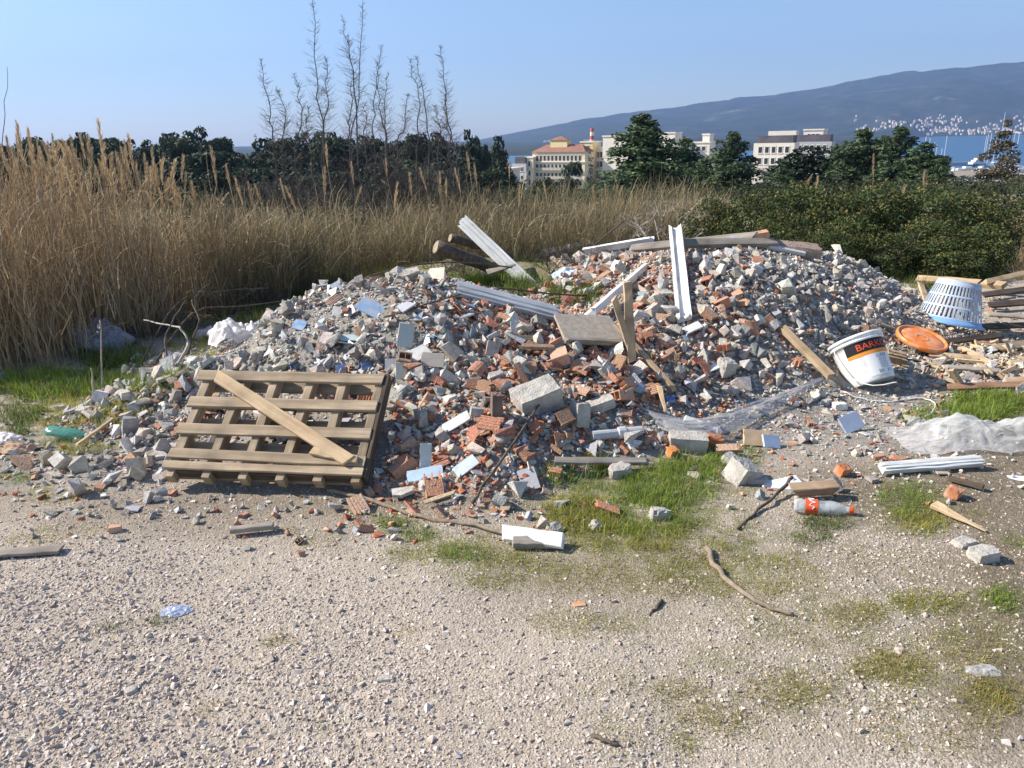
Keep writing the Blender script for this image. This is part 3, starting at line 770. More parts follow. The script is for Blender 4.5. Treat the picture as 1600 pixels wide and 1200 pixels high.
def wobble(pts, amp, rng, sub=3):
    """resample a polyline smoothly and make it uneven"""
    pts = [Vector(p) for p in pts]; out = []
    for i in range(len(pts)-1):
        p0 = pts[max(i-1, 0)]; p1 = pts[i]; p2 = pts[i+1]; p3 = pts[min(i+2, len(pts)-1)]
        for k in range(sub):
            t = k/sub
            out.append(.5*((2*p1)+(-p0+p2)*t+(2*p0-5*p1+4*p2-p3)*t*t+(-p0+3*p1-3*p2+p3)*t**3))
    out.append(pts[-1])
    return [p+Vector(rng.normal(0, amp, 3)) if 0 < i < len(out)-1 else p for i, p in enumerate(out)]
def stick(name, pts, r0, r1, mat, label=None, cat='branch', amp=.003, seed=1, group=None, sides=6, parent=None):
    rng = np.random.default_rng(seed); q = wobble(pts, amp, rng, 4)
    rad = [r0+(r1-r0)*i/(len(q)-1)*1.0 for i in range(len(q))]; rad = [r*rng.uniform(.95, 1.05) for r in rad]
    o0 = Vector(q[0]) if parent is None else Vector((0, 0, 0))
    V, F = tubearr([p-o0 for p in q], rad, sides)
    o = link(name, pmesh(name, V, F, True), mat, parent, o0 if parent is None else None)
    if label: tag(o, label, cat, group)
    return o
def frame_mat(p0, p1, up):
    x = (p1-p0).normalized(); z = Vector(up); z = (z-x*x.dot(z)).normalized(); y = z.cross(x)
    m = Matrix((x, y, z)).transposed().to_4x4(); m.translation = p0
    return m
PROFILE = {
    'box': lambda w, t: [(-w/2, 0), (w/2, 0), (w/2, t), (-w/2, t)],
    'chan': lambda w, t: [(-w/2, 0), (w/2, 0), (w/2, t), (w*.26, t), (w*.22, t*.45), (-w*.10, t*.45), (-w*.14, t*.8), (-w*.3, t*.8), (-w*.34, t), (-w/2, t)],
    'angle': lambda w, t: [(-w/2, 0), (w/2, 0), (w/2, t*.35), (-w*.1, t*.35), (-w*.18, t), (-w/2, t)],
    'rib': lambda w, t: [(-w/2, 0), (w/2, 0), (w/2, t*.8), (w*.30, t*.8), (w*.28, t), (w*.05, t), (w*.03, t*.75), (-w*.05, t*.75), (-w*.07, t), (-w*.28, t), (-w*.3, t*.8), (-w/2, t*.8)],
}
def plank(name, p0, p1, w, t, mat, label=None, cat='plank', up=(0, 0, 1), profile='box', bend=0.0, ragged=.03, seed=1, group=None, parent=None, bevel=.0025, taper=1.0):
    rng = np.random.default_rng(seed); p0 = Vector(p0); p1 = Vector(p1); L = (p1-p0).length
    pr = PROFILE[profile](w, t); n = len(pr); ns = 7; V = []; F = []
    for i in range(ns):
        u = i/(ns-1)
        for (y, z) in pr:
            x = u*L
            if i in (0, ns-1): x += rng.uniform(-ragged, ragged)*min(1, L)
            k = 1+(taper-1)*u
            V.append((x, y*k+rng.normal(0, .0012), z*k+bend*4*u*(1-u)+rng.normal(0, .0012)))
    for i in range(ns-1):
        for k in range(n):
            F.append((i*n+k, (i+1)*n+k, (i+1)*n+(k+1) % n, i*n+(k+1) % n))
    F.append(tuple(range(n))); F.append(tuple(range((ns-1)*n, ns*n))[::-1])
    me = pmesh(name, V, F)
    if bevel > 0 and profile == 'box':
        bm = bmesh.new(); bm.from_mesh(me); ed = [e for e in bm.edges if len(e.link_faces) == 2 and e.calc_face_angle(0) > .6]
        bmesh.ops.bevel(bm, geom=ed, offset=bevel, segments=1, affect='EDGES'); bm.to_mesh(me); bm.free()
    o = link(name, me, mat, parent)
    m = frame_mat(p0, p1, up)
    if parent is None: o.matrix_world = m
    else: o.matrix_local = m
    if label: tag(o, label, cat, group)
    return o
def lathe(prof, n=40, smooth=True):
    V = []; F = []
    for (r, z) in prof:
        for k in range(n):
            q = 2*math.pi*k/n; V.append((r*math.cos(q), r*math.sin(q), z))
    for i in range(len(prof)-1):
        for k in range(n): F.append((i*n+k, i*n+(k+1) % n, (i+1)*n+(k+1) % n, (i+1)*n+k))
    return V, F
def crumple(name, nx, ny, fn, mat, label=None, cat=None, parent=None, loc=(0, 0, 0)):
    V = [fn(i/(nx-1), j/(ny-1)) for j in range(ny) for i in range(nx)]
    F = [(j*nx+i, j*nx+i+1, (j+1)*nx+i+1, (j+1)*nx+i) for j in range(ny-1) for i in range(nx-1)]
    o = link(name, pmesh(name, V, F, True), mat, parent, loc)
    if label: tag(o, label, cat)
    return o
def fb3(x, y, z=0.0, o=4): return mnoise.fractal(Vector((x, y, z)), 1.0, 2.0, o)

# ------------------------------------------------------------------ materials of things
W_PALLET = mat_wood('weathered_pallet_wood', (.52, .405, .275), (.22, .16, .105))
W_FRESH = mat_wood('fresh_pine_wood', (.66, .50, .32), (.43, .29, .165))
W_GREY = mat_wood('grey_weathered_wood', (.40, .355, .30), (.19, .16, .135))
W_DARK = mat_wood('dark_old_wood', (.15, .115, .085), (.06, .045, .035))
W_RED = mat_wood('reddish_wood', (.42, .25, .16), (.22, .115, .07))
def mat_paint(name, col, wear, amt=.45, rough=.5):
    m, n, l, b = newmat(name); tc = n.new('ShaderNodeTexCoord')
    mp = n.new('ShaderNodeMapping'); mp.inputs['Scale'].default_value = (6, 40, 40); l.new(tc.outputs['Object'], mp.inputs[0])
    t = n.new('ShaderNodeTexNoise'); t.inputs['Scale'].default_value = 1; t.inputs['Detail'].default_value = 8; t.inputs['Roughness'].default_value = .7; l.new(mp.outputs[0], t.inputs['Vector'])
    mr = n.new('ShaderNodeMapRange'); mr.inputs[1].default_value = .56; mr.inputs[2].default_value = .68; mr.inputs[4].default_value = amt*1.6; l.new(t.outputs[0], mr.inputs[0])
    t2 = n.new('ShaderNodeTexNoise'); t2.inputs['Scale'].default_value = 5; t2.inputs['Detail'].default_value = 5; l.new(tc.outputs['Object'], t2.inputs['Vector'])
    mr2 = n.new('ShaderNodeMapRange'); mr2.inputs[1].default_value = .3; mr2.inputs[2].default_value = .7; mr2.inputs[3].default_value = .78; mr2.inputs[4].default_value = 1.08; l.new(t2.outputs[0], mr2.inputs[0])
    c = mixc(n, l, (*col, 1), mr2.outputs[0], 1.0, 'MULTIPLY'); c = mixc(n, l, c, wear, mr.outputs[0])
    l.new(c, b.inputs['Base Color']); b.inputs['Roughness'].default_value = rough
    bp = n.new('ShaderNodeBump'); bp.inputs['Strength'].default_value = .25; bp.inputs['Distance'].default_value = .003; l.new(t.outputs[0], bp.inputs['Height']); l.new(bp.outputs[0], b.inputs['Normal'])
    return m
WHITE = mat_paint('chipped_white_paint', (.74, .73, .70), (.34, .29, .24), .5)
DULLW = mat_paint('dull_and_shaded_white', (.56, .56, .55), (.27, .24, .21), .6)  # dull white; on the crest plank it stands in for shaded white
BARK = mat_solid('bark', (.11, .085, .065), rough=.95, noise=25, var=.5, bump=.8, bscale=60)
TWIG = mat_solid('dry_twig', (.24, .19, .14), rough=.9, noise=30, var=.4, bump=.2)
PALETWIG = mat_solid('pale_twig', (.42, .37, .31), rough=.9, noise=30, var=.4, bump=.2)
CONC = mat_solid('concrete_block', (.43, .40, .355), rough=.95, noise=14, var=.3, bump=.8, bscale=80)
PLW = mat_solid('white_plastic', (.80, .80, .78), rough=.35, noise=8, var=.08, bump=.03, spec=.5, dirt=(.48, .44, .38), dirtamt=.5)
PLO = mat_solid('orange_plastic', (.80, .20, .02), rough=.4, noise=10, var=.1, bump=.05, spec=.5, dirt=(.60, .44, .30), dirtamt=.55)
PLB = mat_solid('blue_plastic', (.20, .38, .66), rough=.4, noise=8, var=.1, bump=.03, spec=.5)
PLG = mat_solid('pale_blue_grey_plastic', (.40, .47, .58), rough=.45, noise=8, var=.15, bump=.03, spec=.5, dirt=(.45, .43, .40), dirtamt=.5)
BLACK = mat_solid('black_print', (.02, .02, .022), rough=.5, bump=0, var=.1)
ORP = mat_solid('orange_print', (.85, .30, .04), rough=.5, bump=0, var=.08)
REDP = mat_solid('red_print', (.80, .10, .03), rough=.5, bump=0, var=.08)
INK = mat_solid('grey_print', (.16, .17, .22), rough=.5, bump=0, var=.08)
PAPER = mat_solid('white_print', (.82, .82, .80), rough=.5, bump=0, var=.05)
def mat_film(name, col, alpha, rough=.22, trans=.3):
    m, n, l, b = newmat(name); b.inputs['Base Color'].default_value = (*col, 1); b.inputs['Roughness'].default_value = rough; b.inputs['Specular IOR Level'].default_value = .6
    tr = n.new('ShaderNodeBsdfTranslucent'); tr.inputs[0].default_value = (*col, 1)
    m1 = n.new('ShaderNodeMixShader'); m1.inputs[0].default_value = trans; l.new(b.outputs[0], m1.inputs[1]); l.new(tr.outputs[0], m1.inputs[2])
    tp = n.new('ShaderNodeBsdfTransparent'); tp.inputs[0].default_value = (*[min(1, .6+.4*c) for c in col], 1)
    m2 = n.new('ShaderNodeMixShader'); m2.inputs[0].default_value = alpha; l.new(tp.outputs[0], m2.inputs[1]); l.new(m1.outputs[0], m2.inputs[2])
    l.new(m2.outputs[0], n['Material Output'].inputs['Surface'])
    tc = n.new('ShaderNodeTexCoord'); mp = n.new('ShaderNodeMapping'); mp.inputs['Scale'].default_value = (7, 17, 11); mp.inputs['Rotation'].default_value = (0, 0, .5); l.new(tc.outputs['Object'], mp.inputs[0])
    t = n.new('ShaderNodeTexNoise'); t.inputs['Scale'].default_value = 1; t.inputs['Detail'].default_value = 3; t.inputs['Distortion'].default_value = 1.2; l.new(mp.outputs[0], t.inputs['Vector'])
    mm = n.new('ShaderNodeMath'); mm.operation = 'SUBTRACT'; l.new(t.outputs[0], mm.inputs[0]); mm.inputs[1].default_value = .5
    ab = n.new('ShaderNodeMath'); ab.operation = 'ABSOLUTE'; l.new(mm.outputs[0], ab.inputs[0])
    bp = n.new('ShaderNodeBump'); bp.inputs['Strength'].default_value = .6; bp.inputs['Distance'].default_value = .02; l.new(ab.outputs[0], bp.inputs['Height']); l.new(bp.outputs[0], b.inputs['Normal']); l.new(bp.outputs[0], tr.inputs['Normal'])
    mr = n.new('ShaderNodeMapRange'); mr.inputs[1].default_value = .0; mr.inputs[2].default_value = .18; mr.inputs[3].default_value = min(1, alpha*1.3); mr.inputs[4].default_value = alpha*.7; l.new(ab.outputs[0], mr.inputs[0]); l.new(mr.outputs[0], m2.inputs[0])
    return m
FILM = mat_film('clear_film', (.86, .85, .84), .45, .12)
FILM2 = mat_film('grey_film', (.62, .62, .63), .5)
FILMD = mat_film('dark_film', (.40, .41, .47), .8)
PETC = mat_film('clear_bottle_plastic', (.70, .74, .74), .42, .08, .1)
PETG = mat_film('green_bottle_plastic', (.16, .46, .38), .55, .12, .3)
BAGB = mat_film('blue_bag', (.50, .56, .74), .8, .3)
BAGW = mat_film('white_bag', (.84, .80, .79), .85, .35)
BAGP = mat_solid('pink_print', (.78, .55, .56), rough=.4, var=.3, noise=14, bump=0)

def g(px, py, dz=0.0): return hit(px, py, dz)

# ------------------------------------------------------------------ pallet
pal = empty('pallet'); pm = Matrix((PAL_X, PAL_Y, PAL_Z)).transposed().to_4x4(); pm.translation = PAL_O; pal.matrix_world = pm
tag(pal, 'slatted wooden pallet leaning back on the rubble heap', 'pallet')
def pboard(name, x0, y0, x1, y1, z0, w, t, mat, seed, up=(0, 0, 1), **k):
    return plank(name, (x0, y0, z0), (x1, y1, z0), w, t, mat, up=up, seed=seed, parent=pal, ragged=.006, **k)
Wp, Lp = PAL_W, PAL_L
for i, (ya, yb, w) in enumerate([(.030, .024, .042), (.098, .078, .055), (.240, .236, .062), (.405, .402, .062), (.575, .572, .064)]):
    pboard('slat', -.012-.004*i, ya, Wp+.008, yb, .036, w, .017, W_PALLET, 31+i)
for i in range(6):
    x = .022+i*(Wp-.044)/5
    pboard('bearer', x, -.03, x+.012*(i % 2), Lp+.01, -.030, .043, .0655, W_PALLET, 41+i)
for i, y in enumerate([.04, .18, .32, .46, .57]):
    pboard('back_slat', 0, y, Wp, y+.006*(i % 3-1), -.0485, .07, .018, W_PALLET, 51+i)
pboard('end_board', .0, .012, Wp-.01, .010, -.024, .016, .054, W_DARK, 61)
pboard('side_board', Wp+.018, .0, Wp+.022, Lp, -.034, .018, .078, W_DARK, 62)
b0 = on_pallet(338, 588, .055); b1 = on_pallet(545, 721, .055)
plank('batten', b0, b1, .064, .020, W_FRESH, 'pale pine batten lying diagonally across the pallet', 'batten', up=PAL_Z, seed=5, ragged=.03)
plank('batten_offcut', on_pallet(488, 706, .0535), on_pallet(560, 720, .0535), .042, .016, W_FRESH, 'short pine offcut under the low end of the diagonal batten', 'wood offcut', up=PAL_Z, seed=6, ragged=.05)

# ------------------------------------------------------------------ long timber
nz_ = (0, -.45, .9)
plank('window_frame_plank', at(858, 474, 7.0), at(724, 347, 7.5), .125, .05, WHITE, 'long white window frame plank sticking up out of the grass behind the rubble', 'plank', up=(-.35, -.8, .45), profile='rib', seed=11)
plank('shade_toned_plank', g(868, 492, .05), g(712, 452, .04), .115, .035, DULLW, 'white plank with painted shade on the heap crest below the leaning frame plank', 'plank', up=(0, -.5, .85), profile='rib', seed=12)  # white board lying in shade, the shade put into its paint
plank('white_beam', g(848, 400, .04), g(922, 383, .06), .10, .07, WHITE, 'short white beam running from dry reeds to the mound crest', 'beam', up=(0, -.6, .8), seed=13)
plank('white_beam', g(915, 394, .08), g(1022, 376, .1), .085, .06, WHITE, 'white beam overlapping the shorter white beam on the mound crest', 'beam', up=(0, -.5, .85), profile='angle', seed=14)
plank('grey_beam', g(985, 394, .05), g(1180, 375, .05), .10, .05, W_GREY, 'long grey weathered beam lying behind the upright white post', 'beam', up=(0, -.5, .85), seed=15)
plank('grey_beam', g(1060, 384, .1), g(1212, 382, .05), .08, .04, W_GREY, 'grey beam along the crest next to the brick', 'beam', up=(0, -.5, .85), seed=16)
pt0 = at(1056, 360, 6.25); pt1 = g(1070, 503, .02)
plank('white_post', pt1, pt0, .10, .05, WHITE, 'upright white window frame post leaning on the mound crest', 'post', up=(-.25, -.95, .2), profile='chan', seed=17)
plank('metal_bracket', pt0+Vector((-.035, -.05, -.10)), pt0+Vector((.09, -.06, -.13)), .09, .03, mat_solid('dull_steel', (.20, .20, .23), rough=.5, noise=20, bump=.2), 'dark steel bracket clasped round the top of the upright post', 'bracket', up=(0, -1, .1), seed=18)
plank('frame_plank', g(922, 494, .04), at(1006, 421, 6.05), .09, .05, WHITE, 'tilted white frame plank with glass beside the chipboard panel', 'plank', up=(-.5, -.75, .5), profile='angle', seed=19)
plank('stake', g(986, 562, .04), g(986, 562, .04)+Vector((-.02, .12, .46)), .05, .04, W_FRESH, 'upright pale wooden stake crossing the shorter stake', 'stake', up=(0, -1, .2), seed=20, ragged=.06)
plank('stake', g(985, 545, .10), g(985, 545, .10)+Vector((-.10, .06, .30)), .04, .03, W_FRESH, 'short pale stake splaying from the upright stake', 'stake', up=(0, -1, .2), seed=21, ragged=.06)
plank('lath', g(962, 508, .16), g(1050, 606, .05), .03, .018, W_FRESH, 'long thin pale lath sloping down from the chipboard panel', 'lath', up=(0, -.5, .8), seed=22, ragged=.06)
plank('batten', g(1222, 516, .05), g(1298, 592, .05), .05, .035, W_FRESH, 'clean sawn batten lying on grey rubble above the bucket', 'batten', up=(0, -.5, .85), seed=23)
plank('lath', g(1068, 655, .06), g(1120, 676, .05), .04, .02, WHITE, 'short white lath poking out of the torn plastic film', 'lath', up=(0, -.5, .85), seed=24)
plank('lath', g(1030, 606, .08), g(1040, 645, .04), .03, .018, W_FRESH, 'pale splintered lath standing above the blue scrap', 'lath', up=(0, -.8, .5), seed=25, taper=.5)
plank('lath', g(866, 722, .03), g(1012, 723, .03), .04, .02, W_GREY, 'split grey lath lying where the rubble meets the grass', 'lath', up=(0, -.4, .9), seed=26)
plank('white_board', g(786, 834, .03), g(882, 848, .03), .075, .018, WHITE, 'chipped white board at the end of the fallen stick', 'board', up=(0, -.35, .93), seed=27, ragged=.06)
plank('wood_offcut', g(800, 852, .012), g(868, 852, .012), .05, .03, W_GREY, 'grey offcut propping up the white board', 'wood offcut', up=(0, -.2, 1), seed=28)
plank('white_trim', g(1378, 734, .03), g(1530, 722, .03), .06, .03, WHITE, 'ribbed white trim strip in front of the clear film', 'trim strip', up=(0, -.4, .9), profile='rib', seed=29, ragged=.03)
plank('wood_splinter', g(1458, 791, .02), g(1542, 831, .012), .05, .02, W_FRESH, 'long tapering wood splinter on bare earth', 'wood splinter', up=(0, -.2, 1), seed=30, taper=.25)
plank('dark_stick', g(1482, 750, .012), g(1536, 764, .012), .03, .02, W_DARK, 'short charred stick on bare earth behind the crumbly brick', 'stick', seed=31)
plank('weathered_board', g(-20, 868, .012), g(96, 860, .012), .06, .014, W_GREY, 'flat weathered board lying on open gravel', 'board', seed=32)
plank('wood_offcut', g(360, 832, .02), g(428, 825, .02), .035, .022, W_GREY, 'small brown offcut on gravel in front of the pallet', 'wood offcut', seed=33)
plank('lath', g(120, 697, .03), g(178, 655, .04), .022, .012, W_FRESH, 'thin pale lath across the rubble beside the green bottle', 'lath', seed=34)
plank('pale_board', g(1432, 437, .06), g(1530, 444, .10), .10, .03, W_FRESH, 'broad pale board lying behind the laundry basket', 'board', up=(0, -.6, .8), seed=35)
plank('pale_board', g(1437, 442, .02), g(1449, 478, .02), .06, .02, W_FRESH, 'short pale board standing beside the laundry basket', 'board', up=(-.2, -.8, .5), seed=36)
plank('yellow_plank', g(1538, 443, .12), g(1660, 415, .2), .06, .03, W_FRESH, 'thin yellow plank rising past the laundry basket', 'plank', up=(0, -.6, .8), seed=37)
plank('pale_block', g(1536, 447, .08), g(1570, 450, .08), .09, .05, W_FRESH, 'squared pale wood block behind the laundry basket', 'wood block', up=(0, -.6, .8), seed=38)
for i, (a, b, w, mt, lab) in enumerate([((1536, 462), (1640, 448), .07, W_DARK, 'dark rotten board beside the laundry basket, uppermost of its pile'), ((1545, 478), (1650, 470), .08, W_DARK, 'dark rotten board in the middle of the pile beside the laundry basket'),
        ((1540, 492), (1640, 500), .05, W_GREY, 'grey split board low in the pile beside the laundry basket'), ((1528, 512), (1650, 508), .06, W_DARK, 'dark board at the foot of the pile beside the laundry basket'), ((1440, 540), (1560, 526), .05, W_DARK, 'dark board poking out from under the laundry basket')]):
    plank('rotten_board', g(*a, .05), g(*b, .05), w, .02, mt, lab, 'board', up=(.1*(-1)**i, -.45, .85), seed=70+i, ragged=.06)
for i, (a, b, w, mt, lab) in enumerate([((1480, 607), (1600, 603), .05, W_RED, 'long reddish board along the edge of the scrap above the grass tuft'), ((1572, 598), (1680, 592), .06, W_FRESH, 'pale board end overlapping the long reddish board'),
        ((1452, 556), (1530, 562), .05, W_FRESH, 'pale thin board in the scrap below the orange lid'), ((1500, 545), (1560, 575), .04, W_FRESH, 'pale lath crossing the scrap beside the basket'), ((1560, 545), (1650, 533), .07, W_FRESH, 'broad pale scrap board at the edge of the basket pile'),
        ((1480, 575), (1560, 582), .035, W_GREY, 'grey lath on the scrap between lid and reddish board'), ((1575, 570), (1660, 566), .05, W_FRESH, 'pale board on the scrap above the pale board end')]):
    plank('scrap_board', g(*a, .04), g(*b, .04), w, .02, mt, lab, 'board', up=(.15*(-1)**i, -.4, .9), seed=80+i, ragged=.05)
plank('ribbed_block', g(1384, 558, .03), g(1412, 565, .03), .08, .06, mat_wood('ribbed_wood', (.48, .38, .25), (.2, .12, .08), 2.0), 'small ribbed wooden block right behind the bucket', 'wood block', up=(0, -.5, .85), seed=91, profile='rib')
plank('wood_chunk', g(1244, 772, .03), g(1300, 768, .03), .055, .05, mat_wood('layered_wood', (.55, .40, .26), (.22, .14, .09), 1.6), 'frayed layered wood chunk right behind the bottle with red label', 'wood chunk', up=(0, -.3, .95), seed=92, ragged=.25)
plank('dark_plank', g(1140, 375, .04), g(1255, 398, .03), .05, .03, DULLW, 'pale strip sloping down the crest to the mortar lump', 'strip', up=(0, -.4, .9), seed=93)

# chipboard panel
q = [g(866, 490, .10), g(952, 493, .12), g(982, 536, .10), g(884, 532, .08)]
c0 = sum(q, Vector())/4; nrm = (q[1]-q[0]).cross(q[3]-q[0]).normalized()
if nrm.z < 0: nrm = -nrm
V = [p-c0 for p in q]+[p-c0-nrm*.022 for p in q]
o = link('chipboard_panel', pmesh('chipboard_panel', V, [(0, 1, 2, 3), (7, 6, 5, 4), (0, 4, 5, 1), (1, 5, 6, 2), (2, 6, 7, 3), (3, 7, 4, 0)]), mat_solid('chipboard', (.34, .29, .235), rough=.9, noise=30, var=.3, bump=.3, bscale=120), None, c0)
tag(o, 'grey brown chipboard panel leaning on the rubble beside the crossed stakes', 'panel')
e = plank('edge_strip', V[3]+nrm*.003, V[2]+nrm*.003, .03, .014, W_GREY, up=nrm, seed=94, parent=o)

# logs
def log(p0, p1, r0, r1, lab, seed):
    rng = np.random.default_rng(seed); pts = wobble([p0, p0.lerp(p1, .5)+Vector((0, 0, .01)), p1], .008, rng, 4)
    o = stick('log', [p0, p0.lerp(p1, .5)+Vector((0, 0, .012)), p1], r0, r1, BARK, lab, 'log', seed=seed, sides=14, amp=.004)
    pts = [p0, p1]
    d = (pts[0]-pts[1]).normalized(); V, F = lathe([(0.001, .004), (r0*.5, .005), (r0*.93, .002)], 14)
    c = link('cut_end', pmesh('cut_end', V, F), mat_solid('cut_wood', (.30, .24, .17), rough=.85, noise=40, var=.4), o)
    c.rotation_mode = 'QUATERNION'; c.rotation_quaternion = d.to_track_quat('Z', 'Y'); c.location = d*.004
    return o
log(at(682, 386, 7.0), at(808, 436, 7.35), .064, .052, 'thick dark log with a pale cut end beside the leaning frame plank', 3)
log(at(704, 372, 7.6), at(800, 402, 7.9), .042, .036, 'thinner dark log lying behind the thick log', 4)
plank('wood_wedge', at(762, 428, 7.0), at(806, 414, 6.95), .07, .03, W_GREY, 'small pale wood wedge nailed across the leaning frame plank', 'wood wedge', up=(0, -.6, .8), seed=95, taper=.3)

# ------------------------------------------------------------------ branches and sticks
stick('fallen_stick', [g(512, 766, .01), g(580, 782, .012), g(660, 808, .012), g(740, 820, .015), g(800, 836, .02)], .011, .008, TWIG, 'long thin fallen stick running from the pallet to the white board', seed=1)
stick('leaning_branch', [g(738, 786, .02), g(780, 725, .05), g(828, 655, .07), g(875, 592, .06)], .008, .005, BARK, 'thin dark branch leaning up over the brick rubble', seed=2)
stick('curved_branch', [g(1104, 856, .012), g(1122, 890, .016), g(1160, 926, .016), g(1196, 946, .012), g(1240, 960, .01)], .013, .007, TWIG, 'curved grey branch lying on mossy gravel', seed=3)
stick('dark_branch', [g(1238, 746, .06), g(1215, 770, .03), g(1185, 795, .015), g(1152, 826, .012)], .009, .006, BARK, 'dark crooked branch beside the frayed wood chunk', seed=4)
stick('black_stick', [g(1034, 938, .008), g(1024, 952, .008), g(1014, 962, .006)], .008, .005, BARK, 'stubby black stick on mossy gravel', seed=5)
stick('arching_branch', [at(560, 440, 5.6), at(600, 425, 5.8), at(650, 414, 6.1), at(720, 410, 6.4), at(800, 418, 6.6)], .010, .006, BARK, 'dark arching branch rising behind the heap crest', seed=6)
stick('dark_rod', [at(742, 447, 5.35), at(800, 452, 5.4), at(880, 460, 5.6), at(940, 462, 6.0)], .008, .007, BARK, 'straight dark rod across the grass behind the crest', seed=7, amp=.002)
stick('dark_wire', [at(812, 478, 5.2), at(860, 505, 5.15), at(900, 520, 5.1), at(935, 522, 5.1), at(952, 514, 5.15)], .007, .005, BARK, 'dark springy twig bent over the chipboard panel', seed=8, amp=.002)
stick('thin_branch', [g(600, 495, .05), g(660, 478, .06), g(720, 460, .05)], .007, .004, BARK, 'thin dark branch lying on the crest beside the blue tile sheet', seed=9)
stick('pale_stick', [at(925, 387, 7.3), at(950, 365, 7.35), at(975, 345, 7.4)], .010, .007, BARK, 'dark crooked stick standing above the white beams', seed=10)
for i, (pts, r, lab) in enumerate([
        ([(268, 585, 4.75), (292, 540, 5.1), (284, 515, 5.2), (262, 508, 5.3), (225, 500, 5.5)], .010, 'pale forked dead branch standing in the grass by the pallet'),
        ([(262, 570, 4.9), (258, 540, 5.05), (268, 505, 5.2), (290, 470, 5.4)], .008, 'thin bare branch crossing the pale forked one'),
        ([(284, 530, 5.1), (310, 500, 5.25), (300, 470, 5.4), (330, 440, 5.6)], .008, 'dark upright dead branch beside the pink and white bag'),
        ([(150, 560, 4.95), (158, 540, 4.96), (156, 500, 5.0)], .007, 'straight dead stalk in front of the grey plastic sheet'),
        ([(144, 610, 4.7), (142, 575, 4.72)], .007, 'broken dead stalk low in the grass by the grey sheet'),
        ([(210, 520, 5.4), (280, 470, 5.9), (350, 455, 6.1), (420, 450, 6.3)], .008, 'long dark bramble cane arching in front of the reeds'),
        ([(230, 550, 5.2), (300, 490, 5.6), (380, 478, 5.8), (460, 470, 6.0)], .008, 'second dark bramble cane below the long arching one')]):
    P_ = [at(*p) for p in pts]; z0 = h1(P_[0].x, P_[0].y); P_[0].z = min(P_[0].z, z0+.02)
    stick('dead_branch', P_, r, r*.5, PALETWIG if i in (0, 3, 4) else BARK, lab, seed=100+i)

# ------------------------------------------------------------------ blocks and single stones
def block(px, py, dims, rot, mat, name, label, cat, seed, dz=0.0, chip=.12):
    rng = np.random.default_rng(seed)
    a = np.array(dims)/2; n = 5
    bm = bmesh.new(); bmesh.ops.create_cube(bm, size=1.0); bmesh.ops.subdivide_edges(bm, edges=bm.edges, cuts=3, use_grid_fill=True)
    for v in bm.verts:
        c = np.array(v.co); e = (np.abs(c) > .49).sum()
        if e >= 2: c = c*(1-rng.uniform(0, chip)*(.5 if e == 2 else 1.0))
        c = c+rng.normal(0, .012, 3); v.co = Vector(c*2*a)
    me = bpy.data.meshes.new(name); bm.to_mesh(me); bm.free()
    p = g(px, py, dims[2]*.5+dz); o = link(name, me, mat, None, p, rot)
    tag(o, label, cat); return o
block(838, 622, (.25, .16, .13), (R(14), R(-12), R(24)), CONC, 'concrete_block', 'big pale concrete block on the brick rubble with the branch leaning past it', 'concrete block', 1, -.02)
block(1160, 740, (.125, .12, .115), (R(18), R(20), R(30)), CONC, 'concrete_cube', 'squat pale concrete cube tilted at the edge of the grass', 'concrete block', 2, -.02)
block(1178, 752, (.13, .05, .04), (0, R(5), R(-5)), CONC, 'flat_stone', 'flat grey stone lying against the concrete cube', 'stone', 3, -.01)
block(1140, 718, (.07, .06, .05), (R(20), 0, R(40)), CONC, 'small_stone', 'small pale stone above the concrete cube', 'stone', 4)
block(1536, 868, (.095, .075, .065), (R(4), R(-3), R(12)), CONC, 'loose_stone', 'squarish pale stone alone on bare earth', 'stone', 5, -.015, .25)
block(1506, 848, (.085, .06, .03), (0, 0, R(20)), CONC, 'flat_stone', 'flat grey stone behind the squarish pale stone', 'stone', 6, -.005, .3)
block(1075, 692, (.20, .10, .10), (R(8), R(3), R(-6)), CONC, 'concrete_block', 'pale concrete block where grass meets rubble, orange brick beside it', 'concrete block', 7, -.02)
block(1030, 806, (.085, .05, .075), (R(10), R(8), R(10)), CONC, 'pointed_stone', 'pointed pale stone standing in the grass', 'stone', 8, -.02, .5)
block(866, 828, (.07, .06, .05), (R(30), 0, R(50)), CONC, 'pale_stone', 'pale stone in the grass by the tip of the white board', 'stone', 9, -.015, .4)
block(933, 824, (.06, .05, .045), (R(10), R(30), R(20)), CONC, 'rounded_stone', 'rounded pale stone in the middle of the grass', 'stone', 10, -.015, .4)
block(968, 738, (.11, .08, .08), (R(10), 0, R(15)), CONC, 'white_stone', 'big whitish round stone where the split lath meets the grass', 'stone', 11, -.02, .4)
block(1312, 635, (.09, .06, .05), (0, 0, R(8)), mat_solid('pale_stone', (.66, .63, .56), rough=.9, noise=10, bump=.3), 'pale_stone', 'smooth pale round stone in the flat litter in front of the bucket', 'stone', 12, -.01, .45)
block(1292, 628, (.05, .04, .035), (0, 0, R(30)), CONC, 'small_stone', 'small grey stone beside the smooth pale round stone', 'stone', 13)
block(1246, 392, (.36, .16, .12), (R(10), R(8), R(-8)), mat_solid('brown_mortar', (.30, .225, .18), rough=.95, noise=16, var=.4, bump=1, bscale=70), 'mortar_lump', 'rough brown mortar lump on the mound crest below the hedge', 'mortar lump', 14, -.03, .3)
block(1176, 374, (.26, .12, .10), (R(4), R(-12), R(-10)), M_OBJ['brick'], 'hollow_brick', 'orange brick lying on the mound crest in front of the hedge', 'brick', 15, -.02).color = (.46, .22, .12, 1)
